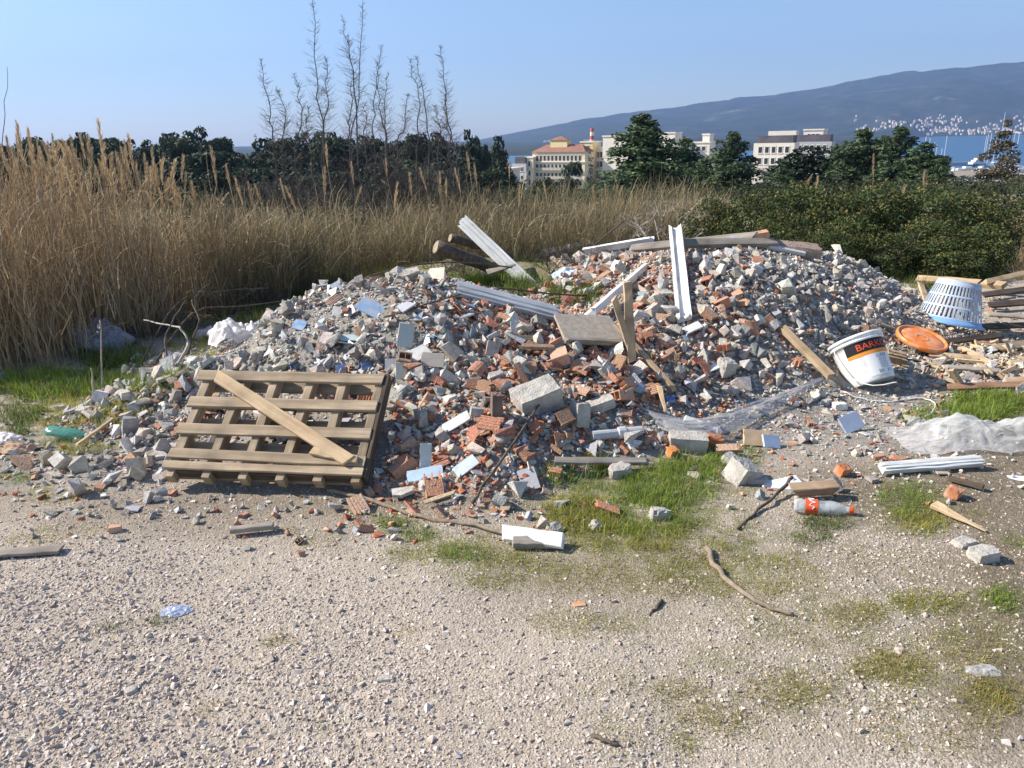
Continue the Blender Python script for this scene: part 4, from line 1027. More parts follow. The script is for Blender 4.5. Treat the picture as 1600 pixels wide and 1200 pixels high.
block(1115, 690, (.085, .05, .075), (R(25), R(14), R(10)), M_OBJ['brick'], 'orange_brick', 'bright orange brick piece at the grass edge beside the concrete block', 'brick', 16, -.01).color = (.62, .20, .07, 1)
block(1050, 706, (.05, .045, .05), (R(20), 0, R(30)), M_OBJ['brick'], 'orange_brick', 'small bright orange brick lump in the grass edge below the pipe', 'brick', 17).color = (.70, .24, .05, 1)
block(1317, 735, (.07, .05, .05), (R(20), R(10), R(30)), M_OBJ['brick'], 'orange_brick', 'orange brick lump alone on grey litter behind the frayed wood chunk', 'brick', 18).color = (.52, .17, .06, 1)
block(1490, 770, (.07, .06, .05), (R(15), 0, R(40)), M_OBJ['brick'], 'crumbly_brick', 'crumbly orange brick on bare earth by the charred stick', 'brick', 19, 0, .4).color = (.52, .2, .09, 1)
block(180, 826, (.05, .03, .028), (0, 0, R(20)), M_OBJ['brick'], 'brick_piece', 'lone pinkish brick piece on gravel in front of the pallet', 'brick', 20).color = (.55, .30, .2, 1)
block(905, 648, (.075, .11, .13), (R(-12), R(10), R(20)), CONC, 'concrete_block', 'upright grey concrete block next to the leaning branch', 'concrete block', 21, -.03)
block(938, 632, (.15, .07, .06), (R(10), R(-14), R(15)), CONC, 'concrete_bar', 'grey concrete bar resting on the upright grey block', 'concrete block', 22)
block(775, 640, (.05, .10, .17), (R(-6), R(4), R(8)), mat_solid('dark_brick', (.17, .12, .10), rough=.9, noise=10, bump=.4), 'dark_brick', 'dark brown brick standing on end in the brick rubble', 'brick', 23, -.03, .06)
block(1182, 684, (.135, .02, .085), (R(-28), R(3), R(-6)), mat_solid('tan_tile', (.56, .40, .26), rough=.7, noise=12, var=.12, bump=.1), 'tan_tile', 'tan ceramic tile propped up at the grass edge', 'tile', 24, .0, .03)
block(1205, 690, (.10, .012, .07), (R(-40), R(12), R(12)), mat_solid('blue_grey_tile', (.50, .58, .68), rough=.4, noise=6, var=.1, bump=0), 'pale_blue_tile', 'pale blue tile leaning beside the tan tile', 'tile', 25, .0, .03)
block(1226, 758, (.17, .10, .012), (R(8), R(-6), R(10)), mat_solid('pale_slab', (.62, .68, .75), rough=.5, noise=6, var=.1, bump=0), 'pale_slab', 'pale panel under the dark crooked branch behind the bottle', 'panel', 26, .0, .03)
block(1330, 660, (.13, .012, .10), (R(-38), R(-14), R(20)), mat_solid('slate_tile', (.36, .42, .52), rough=.5, noise=6, var=.15, bump=0), 'slate_tile', 'blue grey tile leaning in the litter in front of the bucket', 'tile', 27, .0, .03)
block(1592, 748, (.09, .05, .006), (R(4), 0, R(-8)), mat_solid('white_card', (.75, .76, .76), rough=.6, noise=6, var=.06, bump=0), 'white_card', 'flat white shard on bare earth below the clear film', 'shard', 28, .0, .03)
block(602, 1062, (.05, .022, .02), (0, 0, R(4)), CONC, 'pale_stone', 'small oblong pale stone alone on the open gravel', 'stone', 41, -.006, .3)
block(205, 1080, (.035, .03, .022), (0, 0, R(40)), CONC, 'grey_stone', 'rounded grey stone pressed into the coarse gravel', 'stone', 42, -.006, .4)
block(905, 945, (.045, .03, .012), (0, 0, R(10)), M_OBJ['brick'], 'brick_shard', 'flat orange shard on mossy gravel by the stubby black stick', 'brick', 43, -.002, .3).color = (.55, .27, .13, 1)
stick('dark_twig', [g(925, 1150, .006), g(948, 1158, .010), g(968, 1166, .006)], .007, .004, BARK, 'little dark twig alone on pale gravel', seed=44)
# tiles that stand out on the heap behind the pallet
def tile(px, py, w, h, rot, col, name, label, seed, dz=.02):
    m = mat_solid('tile_%02d' % seed, col, rough=.4, noise=9, var=.15, bump=0, spec=.5, dirt=(.47, .43, .38), dirtamt=.6)
    return block(px, py, (w, h, .010), rot, m, name, label, 'tile', seed, dz, .05)
tile(582, 482, .20, .11, (R(28), R(22), R(-24)), (.26, .39, .56), 'blue_tile', 'big blue tile sheet lying on the crest of the grey heap', 301, .03)
tile(468, 508, .085, .07, (R(40), R(10), R(-20)), (.16, .33, .58), 'blue_tile', 'little saturated blue tile shard low on the grey heap', 302)
tile(548, 528, .12, .05, (R(30), 0, R(-4)), (.38, .52, .54), 'sea_green_tile', 'narrow sea green tile strip on the grey heap', 303)
tile(634, 524, .09, .14, (R(62), R(14), R(12)), (.47, .52, .47), 'green_tile', 'large pale green tile standing upright on the heap', 304, .05)
tile(655, 552, .12, .09, (R(30), R(-18), R(30)), (.72, .71, .65), 'white_tile', 'bright white tile leaning below the upright pale green tile', 305, .04)
tile(676, 562, .13, .08, (R(60), R(5), R(-4)), (.47, .40, .32), 'tan_tile', 'tan brown tile facing out under the bright white tile', 306, .04)
tile(627, 580, .06, .10, (R(72), R(4), R(6)), (.55, .60, .50), 'green_tile', 'narrow pale green tile upright below the larger green one', 307, .04)
tile(682, 428, .11, .09, (R(48), R(-6), R(-14)), (.74, .68, .52), 'cream_tile', 'cream tile on the very crest of the grey heap', 308, .03)
tile(525, 490, .05, .09, (R(66), R(10), R(-12)), (.72, .71, .66), 'white_tile', 'narrow white tile upright on the grey heap', 309, .03)
tile(518, 460, .09, .08, (R(50), R(-20), R(-30)), (.70, .66, .60), 'white_tile', 'pale tile corner on the shoulder of the grey heap', 310, .03)
tile(665, 716, .055, .14, (R(72), R(3), R(4)), (.55, .62, .58), 'green_tile', 'tall pale green tile standing at the foot of the heap beside the pallet', 311, .05)
tile(664, 740, .17, .06, (R(38), R(-8), R(6)), (.47, .64, .84), 'pale_blue_tile', 'pale blue tile lying at the foot of the tall green tile', 312, .02)
tile(712, 660, .16, .055, (R(35), R(-26), R(14)), (.74, .73, .74), 'white_tile', 'long white tile shard on the brick rubble', 313, .04)
tile(728, 728, .12, .06, (R(36), R(-30), R(20)), (.62, .72, .80), 'pale_blue_tile', 'pale blue shard pointing up from the foot of the brick rubble', 314, .03)
tile(610, 570, .06, .07, (R(66), R(0), R(0)), (.50, .51, .52), 'grey_tile', 'square grey tile upright above the corner of the pallet', 315, .03)
for i, (x, y) in enumerate([(497, 575), (533, 575), (573, 572), (461, 571)]):
    tile(x, y, .06, .045, (R(50), R(5*i-8), R(12*i)), (.10, .18, .42), 'navy_tile', 'navy speckled tile shard in the row above the pallet', 316+i, .02)['group'] = 'navy tile shards above the pallet'
tile(770, 545, .075, .09, (R(60), R(18), R(8)), (.42, .33, .27), 'brown_tile', 'brown tile upright near the middle of the heap', 321, .04)
tile(805, 512, .055, .08, (R(68), R(0), R(6)), (.48, .49, .49), 'grey_tile', 'grey tile standing on the crest below the white plank with painted shade', 322, .04)
tile(1082, 512, .12, .07, (R(20), R(-20), R(14)), (.56, .56, .54), 'pale_tile', 'pale shard at the foot of the upright white post', 323, .03)
tile(1130, 535, .05, .06, (R(40), R(10), R(0)), (.62, .66, .56), 'pale_tile', 'pale round shard on dark bricks below the upright post', 324, .03)
tile(1120, 572, .14, .05, (R(20), R(-16), R(14)), (.70, .74, .78), 'white_tile', 'long white shard beside the grey lump above the torn film', 325, .05)
block(1134, 574, (.11, .10, .10), (R(12), R(10), R(30)), CONC, 'grey_lump', 'grey mortar lump at the end of the long white shard', 'mortar lump', 326, .0, .3)
tile(1048, 625, .05, .04, (R(30), 0, 0), (.06, .16, .50), 'blue_scrap', 'bright blue scrap half buried under the pale splintered lath', 327, .02)

# grey pipe with its coupling
pp = empty('drain_pipe', g(925, 681, .03)); tag(pp, 'grey drain pipe with a coupling lying above the split lath', 'pipe')
pe = g(1002, 673, .03)-pp.location
GP = mat_solid('grey_pvc', (.46, .46, .47), rough=.5, noise=10, var=.15, bump=.05)
V, F = tubearr([Vector((0, 0, 0)), pe*.5, pe], .026, 14); link('pipe', pmesh('pipe', V, F, False), GP, pp)
V, F = tubearr([pe*.50, pe*.52, pe*.66, pe*.68], [.027, .034, .034, .027], 14); link('coupling', pmesh('coupling', V, F, False), GP, pp)

# ------------------------------------------------------------------ bucket
def textmesh(body, size, fn):
    cu = bpy.data.curves.new('txt', 'FONT'); cu.body = body; cu.size = size; cu.align_x = 'CENTER'; cu.extrude = 0; cu.resolution_u = 3
    ob = bpy.data.objects.new('txt', cu); COL.objects.link(ob)
    dg = bpy.context.evaluated_depsgraph_get(); dg.update(); me = bpy.data.meshes.new_from_object(ob.evaluated_get(dg))
    bpy.data.objects.remove(ob)
    bm = bmesh.new(); bm.from_mesh(me); bmesh.ops.subdivide_edges(bm, edges=[e for e in bm.edges if e.calc_length() > size*.2], cuts=2)
    for v in bm.verts: v.co = fn(v.co.x, v.co.y)
    bm.to_mesh(me); bm.free(); me.materials.clear(); return me
bk = empty('bucket'); HB, R0, R1 = .31, .138, .163
axis_ = Vector((-math.sin(R(15)), math.cos(R(15))*math.sin(R(33)), math.cos(R(15))*math.cos(R(33)))).normalized()
bx = Vector((1, 0, 0)); bx = (bx-axis_*bx.dot(axis_)).normalized(); by = axis_.cross(bx)
bm_ = Matrix((bx, by, axis_)).transposed().to_4x4(); _g = g(1362, 616); bm_.translation = at(1364, 600, _g.y+.10); bk.matrix_world = bm_
tag(bk, 'white plastic paint bucket with a black and orange label tipped over on the rubble', 'bucket')
prof = [(.001, .004), (R0*.9, .004), (R0*.97, .0), (R0, .006)]+[(R0+(R1-R0)*t, .006+(HB-.006)*t) for t in np.linspace(.08, .84, 8)]
prof += [(R1+.006, HB*.86), (R1+.007, HB*.885), (R1+.001, HB*.89), (R1+.001, HB*.93), (R1+.007, HB*.935), (R1+.008, HB), (R1-.004, HB), (R1-.006, HB*.97), (R0-.003, .01), (.001, .01)]
V, F = lathe(prof, 56); link('body', pmesh('body', V, F, True), PLW, bk)
def onb(u, v, off=.0012):
    t = v/HB; r = R0+(R1-R0)*t+off; a = -math.pi/2+u/r; return Vector((r*math.cos(a), r*math.sin(a), v))
def band(name, u0, u1, v0, v1, mat, off, slope=0.0):
    n = 30; V = []; F = []
    for i in range(n+1):
        u = u0+(u1-u0)*i/n
        V += [onb(u, v0+slope*u, off), onb(u, v1+slope*u*.2, off)]
    for i in range(n): F.append((2*i, 2*i+2, 2*i+3, 2*i+1))
    return link(name, pmesh(name, V, F, True), mat, bk)
band('black_band', -.16, .22, .190, .262, BLACK, .0012); band('orange_band', -.16, .22, .166, .190, ORP, .0012, -.02)
band('paper_label', -.06, .22, .028, .166, PAPER, .0010)
link('lettering', textmesh('BARKOL', .058, lambda x, y: onb(x*1.15+.035, y+.205, .0022)), REDP, bk)
link('lettering', textmesh('SUPER', .030, lambda x, y: onb(x+.05, y+.135, .0022)), INK, bk)
for i in range(6):
    link('small_print', textmesh('lorem'[:0]+'IIIIIII III IIIII II IIII', .010, (lambda k: (lambda x, y: onb(x+.05, y+.122-k*.011, .0022)))(i)), INK, bk)
link('lettering', textmesh('BK  A I', .034, lambda x, y: onb(x+.045, y+.036, .0022)), INK, bk)
hpts = [onb(-.235, HB*.90, .006), onb(-.24, HB*.6, .03), onb(-.20, HB*.2, .05), onb(-.10, -.03, .06), onb(.02, -.06, .10)]
V, F = tubearr(wobble(hpts, .001, np.random.default_rng(2), 5), .0035, 6); link('handle', pmesh('handle', V, F, True), PLW, bk)
cord = stick('white_twine', [g(1318, 612, .02), g(1345, 622, .01), g(1390, 628, .01), g(1440, 622, .012), g(1462, 632, .012), g(1450, 650, .012), g(1420, 654, .012)], .0045, .004, PLW, 'thin white cord looping over the litter in front of the bucket', 'cord', amp=.003, seed=3)

# ------------------------------------------------------------------ orange lid
ld = empty('plastic_disc'); LR = .175
V, F = lathe([(.001, .012), (LR*.55, .012), (LR*.80, .010), (LR*.84, .004), (LR*.88, .004), (LR*.91, .018), (LR*.97, .018), (LR, .012), (LR, -.012), (LR*.96, -.012), (LR*.95, .002), (.001, .004)], 60)
ln = Vector((.16, -.27, .95)).normalized(); lx = (Vector((1, 0, 0))-ln*ln.x).normalized(); lm = Matrix((lx, ln.cross(lx), ln)).transposed().to_4x4()
lm.translation = g(1440, 530, .09); ld.matrix_world = lm
tag(ld, 'round orange plastic bucket lid lying tilted against the laundry basket', 'lid')
link('disc', pmesh('disc', V, F, True), PLO, ld)
V, F = lathe([(LR*.20, .0145), (LR*.22, .0165), (LR*.25, .0145)], 40); link('moulded_ring', pmesh('moulded_ring', V, F, True), PLO, ld)

# ------------------------------------------------------------------ laundry basket, upside down
bs = empty('laundry_basket'); BH, RB, RT_ = .34, .155, .245
axb = Vector((.20, .10, .97)).normalized(); bx = (Vector((1, 0, 0))-axb*axb.x).normalized()
mm_ = Matrix((bx, axb.cross(bx), axb)).transposed().to_4x4(); mm_.translation = at(1480, 505, 6.0); bs.matrix_world = mm_
tag(bs, 'pale blue laundry basket standing upside down on the rubble', 'laundry basket')
rad_ = lambda z: RT_+(RB-RT_)*(z/BH)
V, F = lathe([(rad_(0)+.022, -.002), (rad_(0)+.024, .012), (rad_(0)+.004, .022), (rad_(.04), .04), (rad_(.04)-.005, .04), (rad_(0)-.004, .0), (rad_(0)+.022, -.002)], 64); link('rim', pmesh('rim', V, F, True), PLB, bs)
for (z0, z1) in [(.04, .05), (.125, .14), (.21, .225), (.295, BH-.005)]:
    V, F = lathe([(rad_(z0)+.0005, z0), (rad_(z1)+.0005, z1), (rad_(z1)-.006, z1), (rad_(z0)-.006, z0), (rad_(z0)+.0005, z0)], 64); link('hoop', pmesh('hoop', V, F, True), PLG, bs)
V = []; F = []
for (z0, z1) in [(.05, .125), (.14, .21), (.225, .295)]:
    for k in range(44):
        a0 = 2*math.pi*k/44; da = 2*math.pi/44*.22; o_ = len(V)
        for z in (z0-.001, z1+.001):
            for (a, dr) in ((a0-da, 0), (a0+da, 0), (a0+da, -.005), (a0-da, -.005)):
                V.append(((rad_(z)+dr)*math.cos(a), (rad_(z)+dr)*math.sin(a), z))
        for q in [(0, 1, 5, 4), (1, 2, 6, 5), (2, 3, 7, 6), (3, 0, 4, 7)]: F.append(tuple(o_+i for i in q))
link('lattice', pmesh('lattice', V, F), PLG, bs)
# bottom of the basket with its slot
V, F = lathe([(RB+.002, BH-.02), (RB+.004, BH-.004), (RB-.004, BH+.002), (RB*.86, BH+.001), (RB*.84, BH-.006)], 56); link('base_ring', pmesh('base_ring', V, F, True), PLG, bs)
V = []; F = []; rr = RB*.845; zz = BH-.006
for s in (-1, 1):
    pts = [(x, y) for x, y in [(rr*math.cos(a), rr*math.sin(a)) for a in np.linspace(math.acos(.9999)*0+.12, math.pi-.12, 24)]]
    o_ = len(V); V += [(x, s*max(y, rr*.12), zz) for x, y in pts]; F.append(tuple(range(o_, o_+24)) if s > 0 else tuple(range(o_, o_+24))[::-1])
link('base', pmesh('base', V, F), PLB, bs)

# ------------------------------------------------------------------ bottles, bags, films
bt = empty('plastic_bottle'); BL_ = .245
p0 = g(1240, 789, .034); p1 = g(1326, 797, .024); dx = (p1-p0).normalized()
mb = frame_mat(p0, p1, (0, 0, 1)); bt.matrix_world = mb @ Matrix.Rotation(R(90), 4, 'Y')
tag(bt, 'empty clear plastic bottle with a red label lying in front of the wood chunk', 'bottle')
prof = [(.012, 0), (.028, .002), (.032, .012), (.031, .04), (.0325, .052), (.0325, .10), (.030, .112), (.031, .13), (.033, .15), (.031, .17), (.024, .195), (.016, .212), (.0135, .222), (.0155, .224), (.0135, .228), (.0135, .234)]
V, F = lathe(prof, 28); V = [(x*(1+.10*fb3(x*30, y*30, z*18)), y*(1+.12*fb3(x*30+5, y*30, z*18)), z) for x, y, z in V]
link('body', pmesh('body', V, F, True), PETC, bt)
V, F = lathe([(.0337, .046), (.0340, .05), (.0340, .094), (.0337, .098)], 28); link('label', pmesh('label', V, F, True), REDP, bt)
sw = [Vector((.0352*math.cos(a), .0352*math.sin(a), .072+.010*math.sin(9*a)+.004*math.sin(21*a))) for a in np.linspace(math.pi*.55, math.pi*1.45, 60)]
V, F = tubearr(sw, .0016, 5); link('script', pmesh('script', V, F), PAPER, bt)
V, F = lathe([(.0165, .228), (.0165, .243), (.0155, .245), (.001, .245)], 24); link('cap', pmesh('cap', V, F, True), REDP, bt)
# crushed green bottle
c = g(104, 676, .04); gb = empty('crushed_bottle', c, (0, R(6), R(-8))); tag(gb, 'crushed green plastic bottle in the grass by the rubble tail', 'bottle')
V, F = lathe([(.004, -.125), (.030, -.12), (.042, -.10), (.040, -.03), (.044, .02), (.040, .06), (.026, .095), (.013, .112), (.013, .13)], 28)
V = [(z, x*(1+.22*fb3(z*18, x*16, y*16)), y*.62*(1+.25*fb3(z*16+4, x*14, y*14))) for x, y, z in V]; link('body', pmesh('body', V, F, True), PETG, gb)
V, F = lathe([(.015, .118), (.015, .134), (.001, .135)], 20); V = [(z, x, y*.8) for x, y, z in V]; link('cap', pmesh('cap', V, F, True), PLW, gb)
# heap of clear film
c = g(1530, 700, 0)
def film(u, v):
    x = (u-.40)*.95; y = (v-.2)*.42
    hgt = .13*math.exp(-((x+.08)/.20)**2-((y-.10)/.15)**2)+.12*math.exp(-((x-.33)/.22)**2-((y-.08)/.14)**2)
    f = (.5-abs(fb3(x*4+y*5, y*6-x*3, .3, 3)))*.05+abs(fb3(x*9, y*14, 2.0, 2))*.03
    e = min(u, 1-u, v, 1-v)*8; z = hgt+f*min(1, e+.15)*(.4+hgt*5)
    x2 = x+.03*fb3(x*5, y*5, 7); y2 = y+.03*fb3(x*5, y*5, 9)
    X, Y = c.x+x2, c.y+y2
    return (x2, y2, max(h1(X, Y)-c.z+.006, z-.01))
crumple('clear_film', 80, 44, film, FILM, 'crumpled heap of clear plastic film beside the grass tuft', 'plastic film', loc=c)
# torn film strip pulled across the litter
A = [g(1012, 640, .07), g(1090, 655, .07), g(1180, 628, .06), g(1285, 590, .06)]; Bp = [g(1030, 668, .03), g(1100, 688, .05), g(1200, 645, .03), g(1290, 594, .05)]
Aw = wobble(A, 0, RNG, 8); Bw = wobble(Bp, 0, RNG, 8); cc = A[0].copy()
def torn(u, v):
    k = u*(len(Aw)-1); i = min(int(k), len(Aw)-2); f = k-i
    a = Aw[i].lerp(Aw[i+1], f); b_ = Bw[i].lerp(Bw[i+1], f); p = a.lerp(b_, v)-cc
    w = .018*fb3(v*9, u*4, 1)+.008*fb3(v*22, u*9, 4); return (p.x+w*.3, p.y+w*.4, p.z+w+.02*math.sin(v*3.1)*math.sin(u*3.1))
crumple('torn_film', 60, 20, torn, FILM2, 'torn strip of grey plastic film stretched over the litter', 'plastic film', loc=cc)
def bag(px, py, sx, sy, sz, mat, name, label, cat, seed, dz=0):
    c = g(px, py, 0); rng = np.random.default_rng(seed); s = rng.uniform(0, 50)
    def fn(u, v):
        x = (u-.5)*2; y = (v-.5)*2; r = math.hypot(x, y)
        k = max(0, 1-r*r*.8); z = sz*.75*(k**.6)*(1+.7*fb3(x*1.3+s, y*1.3, 1, 2))+sz*.30*abs(fb3(x*2.6+s, y*2.6, 3, 2))*min(1, k*2)
        a = 1+.25*fb3(x*1.5+s, y*1.5, 5)
        X = x*sx*a*(1-.28*abs(y)); Y = y*sy*a*(1-.28*abs(x))
        return (X, Y, max(h1(c.x+X, c.y+Y)-c.z+.004, z+dz*k))
    return crumple(name, 34, 30, fn, mat, label, cat, loc=c)
bag(276, 958, .058, .036, .022, BAGB, 'blue_bag', 'crumpled pale blue plastic bag alone on open gravel', 'plastic bag', 1)
bag(368, 534, .19, .15, .16, BAGW, 'white_bag', 'crumpled white plastic bag beside the pink bag on the grass', 'plastic bag', 2)
bag(328, 528, .12, .09, .10, BAGP, 'pink_bag', 'pink printed plastic bag touching the white bag', 'plastic bag', 3)
bag(160, 545, .30, .22, .22, FILMD, 'grey_sheet', 'grey crumpled plastic sheet at the foot of the reeds', 'plastic sheet', 4)
bag(1534, 1050, .055, .03, .015, FILM, 'clear_bag', 'small scrap of clear plastic on mossy earth', 'plastic scrap', 5)
bag(888, 436, .14, .09, .10, mat_solid('blue_white_pack', (.42, .58, .74), rough=.3, noise=14, var=.6, bump=0, dirt=(.78, .78, .78), dirtamt=.9), 'crisp_packet', 'blue and white foil packet in the weeds behind the crest', 'packet', 6)
bag(900, 452, .05, .04, .03, M_OBJ['brick'], 'salmon_lump', 'salmon coloured lump under the blue and white packet', 'brick', 7).color = (.6, .33, .2, 1)
bag(120, 455*1+70, .05, .05, .03, FILM, 'clear_scrap', 'scrap of clear film beside the grey plastic sheet', 'plastic scrap', 8)
bag(10, 690, .10, .06, .05, BAGW, 'pale_bag', 'pale plastic bag half buried at the end of the rubble tail', 'plastic bag', 9)
bag(30, 705, .12, .06, .06, mat_solid('cardboard', (.42, .28, .19), rough=.9, noise=8, var=.3), 'cardboard_scrap', 'soggy brown cardboard at the end of the rubble tail', 'cardboard', 10)
bag(1440, 665, .09, .05, .05, FILM2, 'film_scrap', 'greenish film scrap next to the heap of clear film', 'plastic scrap', 11)
bag(3, 590, .06, .05, .04, BAGB, 'blue_scrap', 'pale blue plastic scrap in the reed edge', 'plastic scrap', 12)
# ------------------------------------------------------------------ plants
def hitv(px, py, it=14):
    d = FW[None]+RT[None]*((px-800)/FPX)[:, None]-UP[None]*((py-600)/FPX)[:, None]
    t = (0-EYE)/np.minimum(d[:, 2], -.02)
    for _ in range(it):
        x = d[:, 0]*t; y = d[:, 1]*t
        t = .5*t+.5*(H(x, y)-EYE)/np.minimum(d[:, 2], -.02)
    return d[:, 0]*t, d[:, 1]*t
def blade_base(bend, w=1.0):
    v = np.array([(-.5*w, 0, 0), (.5*w, 0, 0), (-.42*w, .35*bend, .5), (.42*w, .35*bend, .5), (0, bend, 1-.28*abs(bend))], dtype=np.float32)
    return v, np.array([(0, 1, 3), (0, 3, 2), (2, 3, 4)], dtype=np.int32)
BLADES = [blade_base(b) for b in (0.0, .25, .5, .8)]
def blades(P, h, w, tilt, rng):
    n = len(P); Rm = rotmats(n, tilt, rng); Sc = np.stack([w, h, h], 1)
    return Rm*Sc[:, None, :]
GRASSM = mat_leaf('grass_blades', trans=.4)
rng = np.random.default_rng(41)
def grass(name, label, patches, cat='grass'):
    Ps, Ms, Cs, Is = [], [], [], []
    for (px, py, rx, ry, n, h, c) in patches:
        nc = max(3, n//22)
        a = rng.uniform(0, 2*np.pi, nc); r = np.sqrt(rng.random(nc))
        cx = px+rx*r*np.cos(a); cy = py+ry*r*np.sin(a)
        x, y = hitv(cx, cy); k = rng.integers(0, nc, n)
        x = x[k]+rng.normal(0, .026, n); y = y[k]+rng.normal(0, .026, n)
        P = np.stack([x, y, H(x, y)-.004], 1)
        hh = h*rng.uniform(.45, 1.15, n)*(.7+.5*rng.random(nc))[k]; w = np.clip(hh*.045, .0016, .0036)*rng.uniform(.8, 1.5, n)
        Ps.append(P); Ms.append(blades(P, hh, w, 1.1, rng)); Is.append(rng.integers(0, 4, n))
        col = np.array(c)[None]*rng.uniform(.65, 1.35, (n, 1))*np.stack([rng.uniform(.85, 1.35, n), np.ones(n), rng.uniform(.7, 1.1, n)], 1)*(.7+.6*rng.random(nc))[k][:, None]; dry = (rng.random(n) < .10)[:, None]; col = np.where(dry, np.array(DRY)[None], col); Cs.append(col)
    o = bake(name, BLADES, np.concatenate(Is), np.concatenate(Ms), np.concatenate(Ps), np.concatenate(Cs), GRASSM)
    tag(o, label, cat, kind='stuff'); return o
GR = (.20, .30, .055); YG = (.31, .33, .08); DG = (.11, .165, .04); OL = (.30, .30, .095); DRY = (.34, .28, .16)
grass('grass', 'bright green grass growing in front of the rubble', [(990, 795, 115, 44, 5200, .042, GR), (1050, 760, 78, 36, 3600, .055, GR), (905, 808, 55, 32, 1900, .06, YG), (1095, 725, 60, 20, 1700, .055, GR), (950, 838, 120, 26, 2200, .045, YG), (1090, 830, 90, 50, 1700, .035, OL),
    (880, 745, 20, 10, 250, .07, GR), (940, 735, 20, 14, 400, .07, GR), (1150, 715, 40, 14, 500, .05, GR)])
grass('grass', 'lush green grass tuft beside the clear film', [(1540, 640, 60, 20, 3600, .085, GR), (1500, 655, 25, 12, 700, .06, GR), (1440, 655, 22, 14, 700, .06, GR), (1590, 630, 30, 16, 900, .07, GR)])
grass('grass', 'green grass along the foot of the reeds', [(90, 605, 110, 22, 3000, .12, GR), (230, 590, 60, 22, 1700, .09, GR), (300, 545, 36, 26, 1100, .09, YG), (130, 650, 80, 26, 1700, .07, YG), (30, 650, 40, 30, 900, .08, DG), (210, 640, 36, 16, 700, .06, YG), (425, 505, 26, 16, 1200, .10, YG), (180, 560, 60, 20, 1400, .15, DG), (110, 700, 60, 16, 700, .05, YG), (400, 480, 90, 30, 1600, .14, DG), (500, 455, 60, 20, 1200, .14, DG)])
grass('grass', 'rough green grass on the old mound behind the heap crest', [(720, 432, 100, 14, 3000, .14, GR), (800, 455, 60, 12, 1500, .12, DG), (870, 415, 60, 12, 1800, .14, DG), (930, 425, 50, 14, 1500, .12, DG), (650, 432, 60, 10, 1500, .14, YG), (770, 425, 90, 26, 6000, .16, GR), (700, 415, 60, 20, 2200, .18, GR), (850, 440, 60, 24, 2600, .14, DG), (900, 465, 40, 16, 1200, .12, DG), (640, 420, 60, 16, 1800, .18, YG), (560, 435, 60, 14, 1500, .18, YG)])
grass('grass', 'dark grass added to deepen the hedge shade, dry tufts beside it', [(1400, 440, 80, 14, 1800, .16, DG), (1340, 418, 60, 10, 900, .16, DG), (1500, 432, 90, 10, 1500, .16, DG), (1590, 425, 60, 14, 1000, .18, DRY), (1590, 390, 20, 40, 700, .5, DRY)])  # dark blades darken the pale ground where the hedge shadow falls
grass('weeds', 'low mossy weeds scattered over the gravel', [(1290, 815, 40, 16, 1100, .035, DG), (1270, 840, 30, 10, 500, .03, DG), (1420, 780, 50, 30, 1500, .04, GR), (1440, 815, 50, 20, 1200, .035, YG), (1390, 1045, 60, 26, 2200, .026, OL), (1450, 940, 60, 16, 1300, .028, YG), (1565, 938, 24, 16, 900, .03, GR), (1340, 960, 40, 18, 900, .025, OL), (1240, 1080, 90, 26, 1700, .022, OL),
    (1150, 900, 130, 34, 3200, .024, YG), (1010, 900, 150, 34, 3000, .022, OL), (860, 900, 130, 26, 2200, .022, OL), (720, 860, 110, 26, 1800, .03, YG), (610, 820, 26, 12, 500, .04, GR), (655, 835, 24, 10, 400, .04, GR), (730, 865, 40, 12, 800, .035, GR), (1560, 1085, 50, 26, 1500, .026, OL), (1500, 1010, 80, 40, 1400, .022, OL), (1250, 960, 130, 50, 2200, .02, OL), (1120, 1125, 60, 20, 900, .024, OL), (1060, 1085, 40, 14, 500, .024, OL),
    (920, 975, 90, 20, 1300, .02, YG), (440, 1000, 20, 8, 200, .02, OL), (250, 970, 16, 8, 200, .022, DG), (170, 982, 16, 8, 200, .022, DG), (420, 1002, 16, 5, 150, .02, YG), (330, 1110, 14, 6, 120, .02, OL), (510, 1128, 12, 4, 80, .02, YG), (640, 985, 14, 8, 120, .02, OL), (1075, 1165, 20, 6, 200, .024, YG), (60, 845, 60, 8, 400, .02, YG), (120, 830, 60, 8, 400, .022, YG), (500, 845, 40, 8, 300, .022, OL), (560, 800, 30, 6, 250, .024, OL), (20, 750, 30, 8, 400, .03, GR), (80, 775, 60, 10, 500, .03, YG), (470, 830, 30, 6, 200, .02, OL), (1320, 880, 120, 30, 1200, .018, OL), (1400, 870, 80, 20, 700, .018, OL), (1530, 800, 20, 8, 200, .02, YG), (1590, 850, 12, 10, 200, .03, GR), (930, 1070, 60, 24, 260, .018, OL), (1000, 1150, 90, 26, 360, .018, OL), (1450, 1130, 120, 50, 1500, .018, OL), (750, 905, 40, 12, 400, .02, YG), (820, 880, 60, 14, 800, .026, YG)], 'weeds')

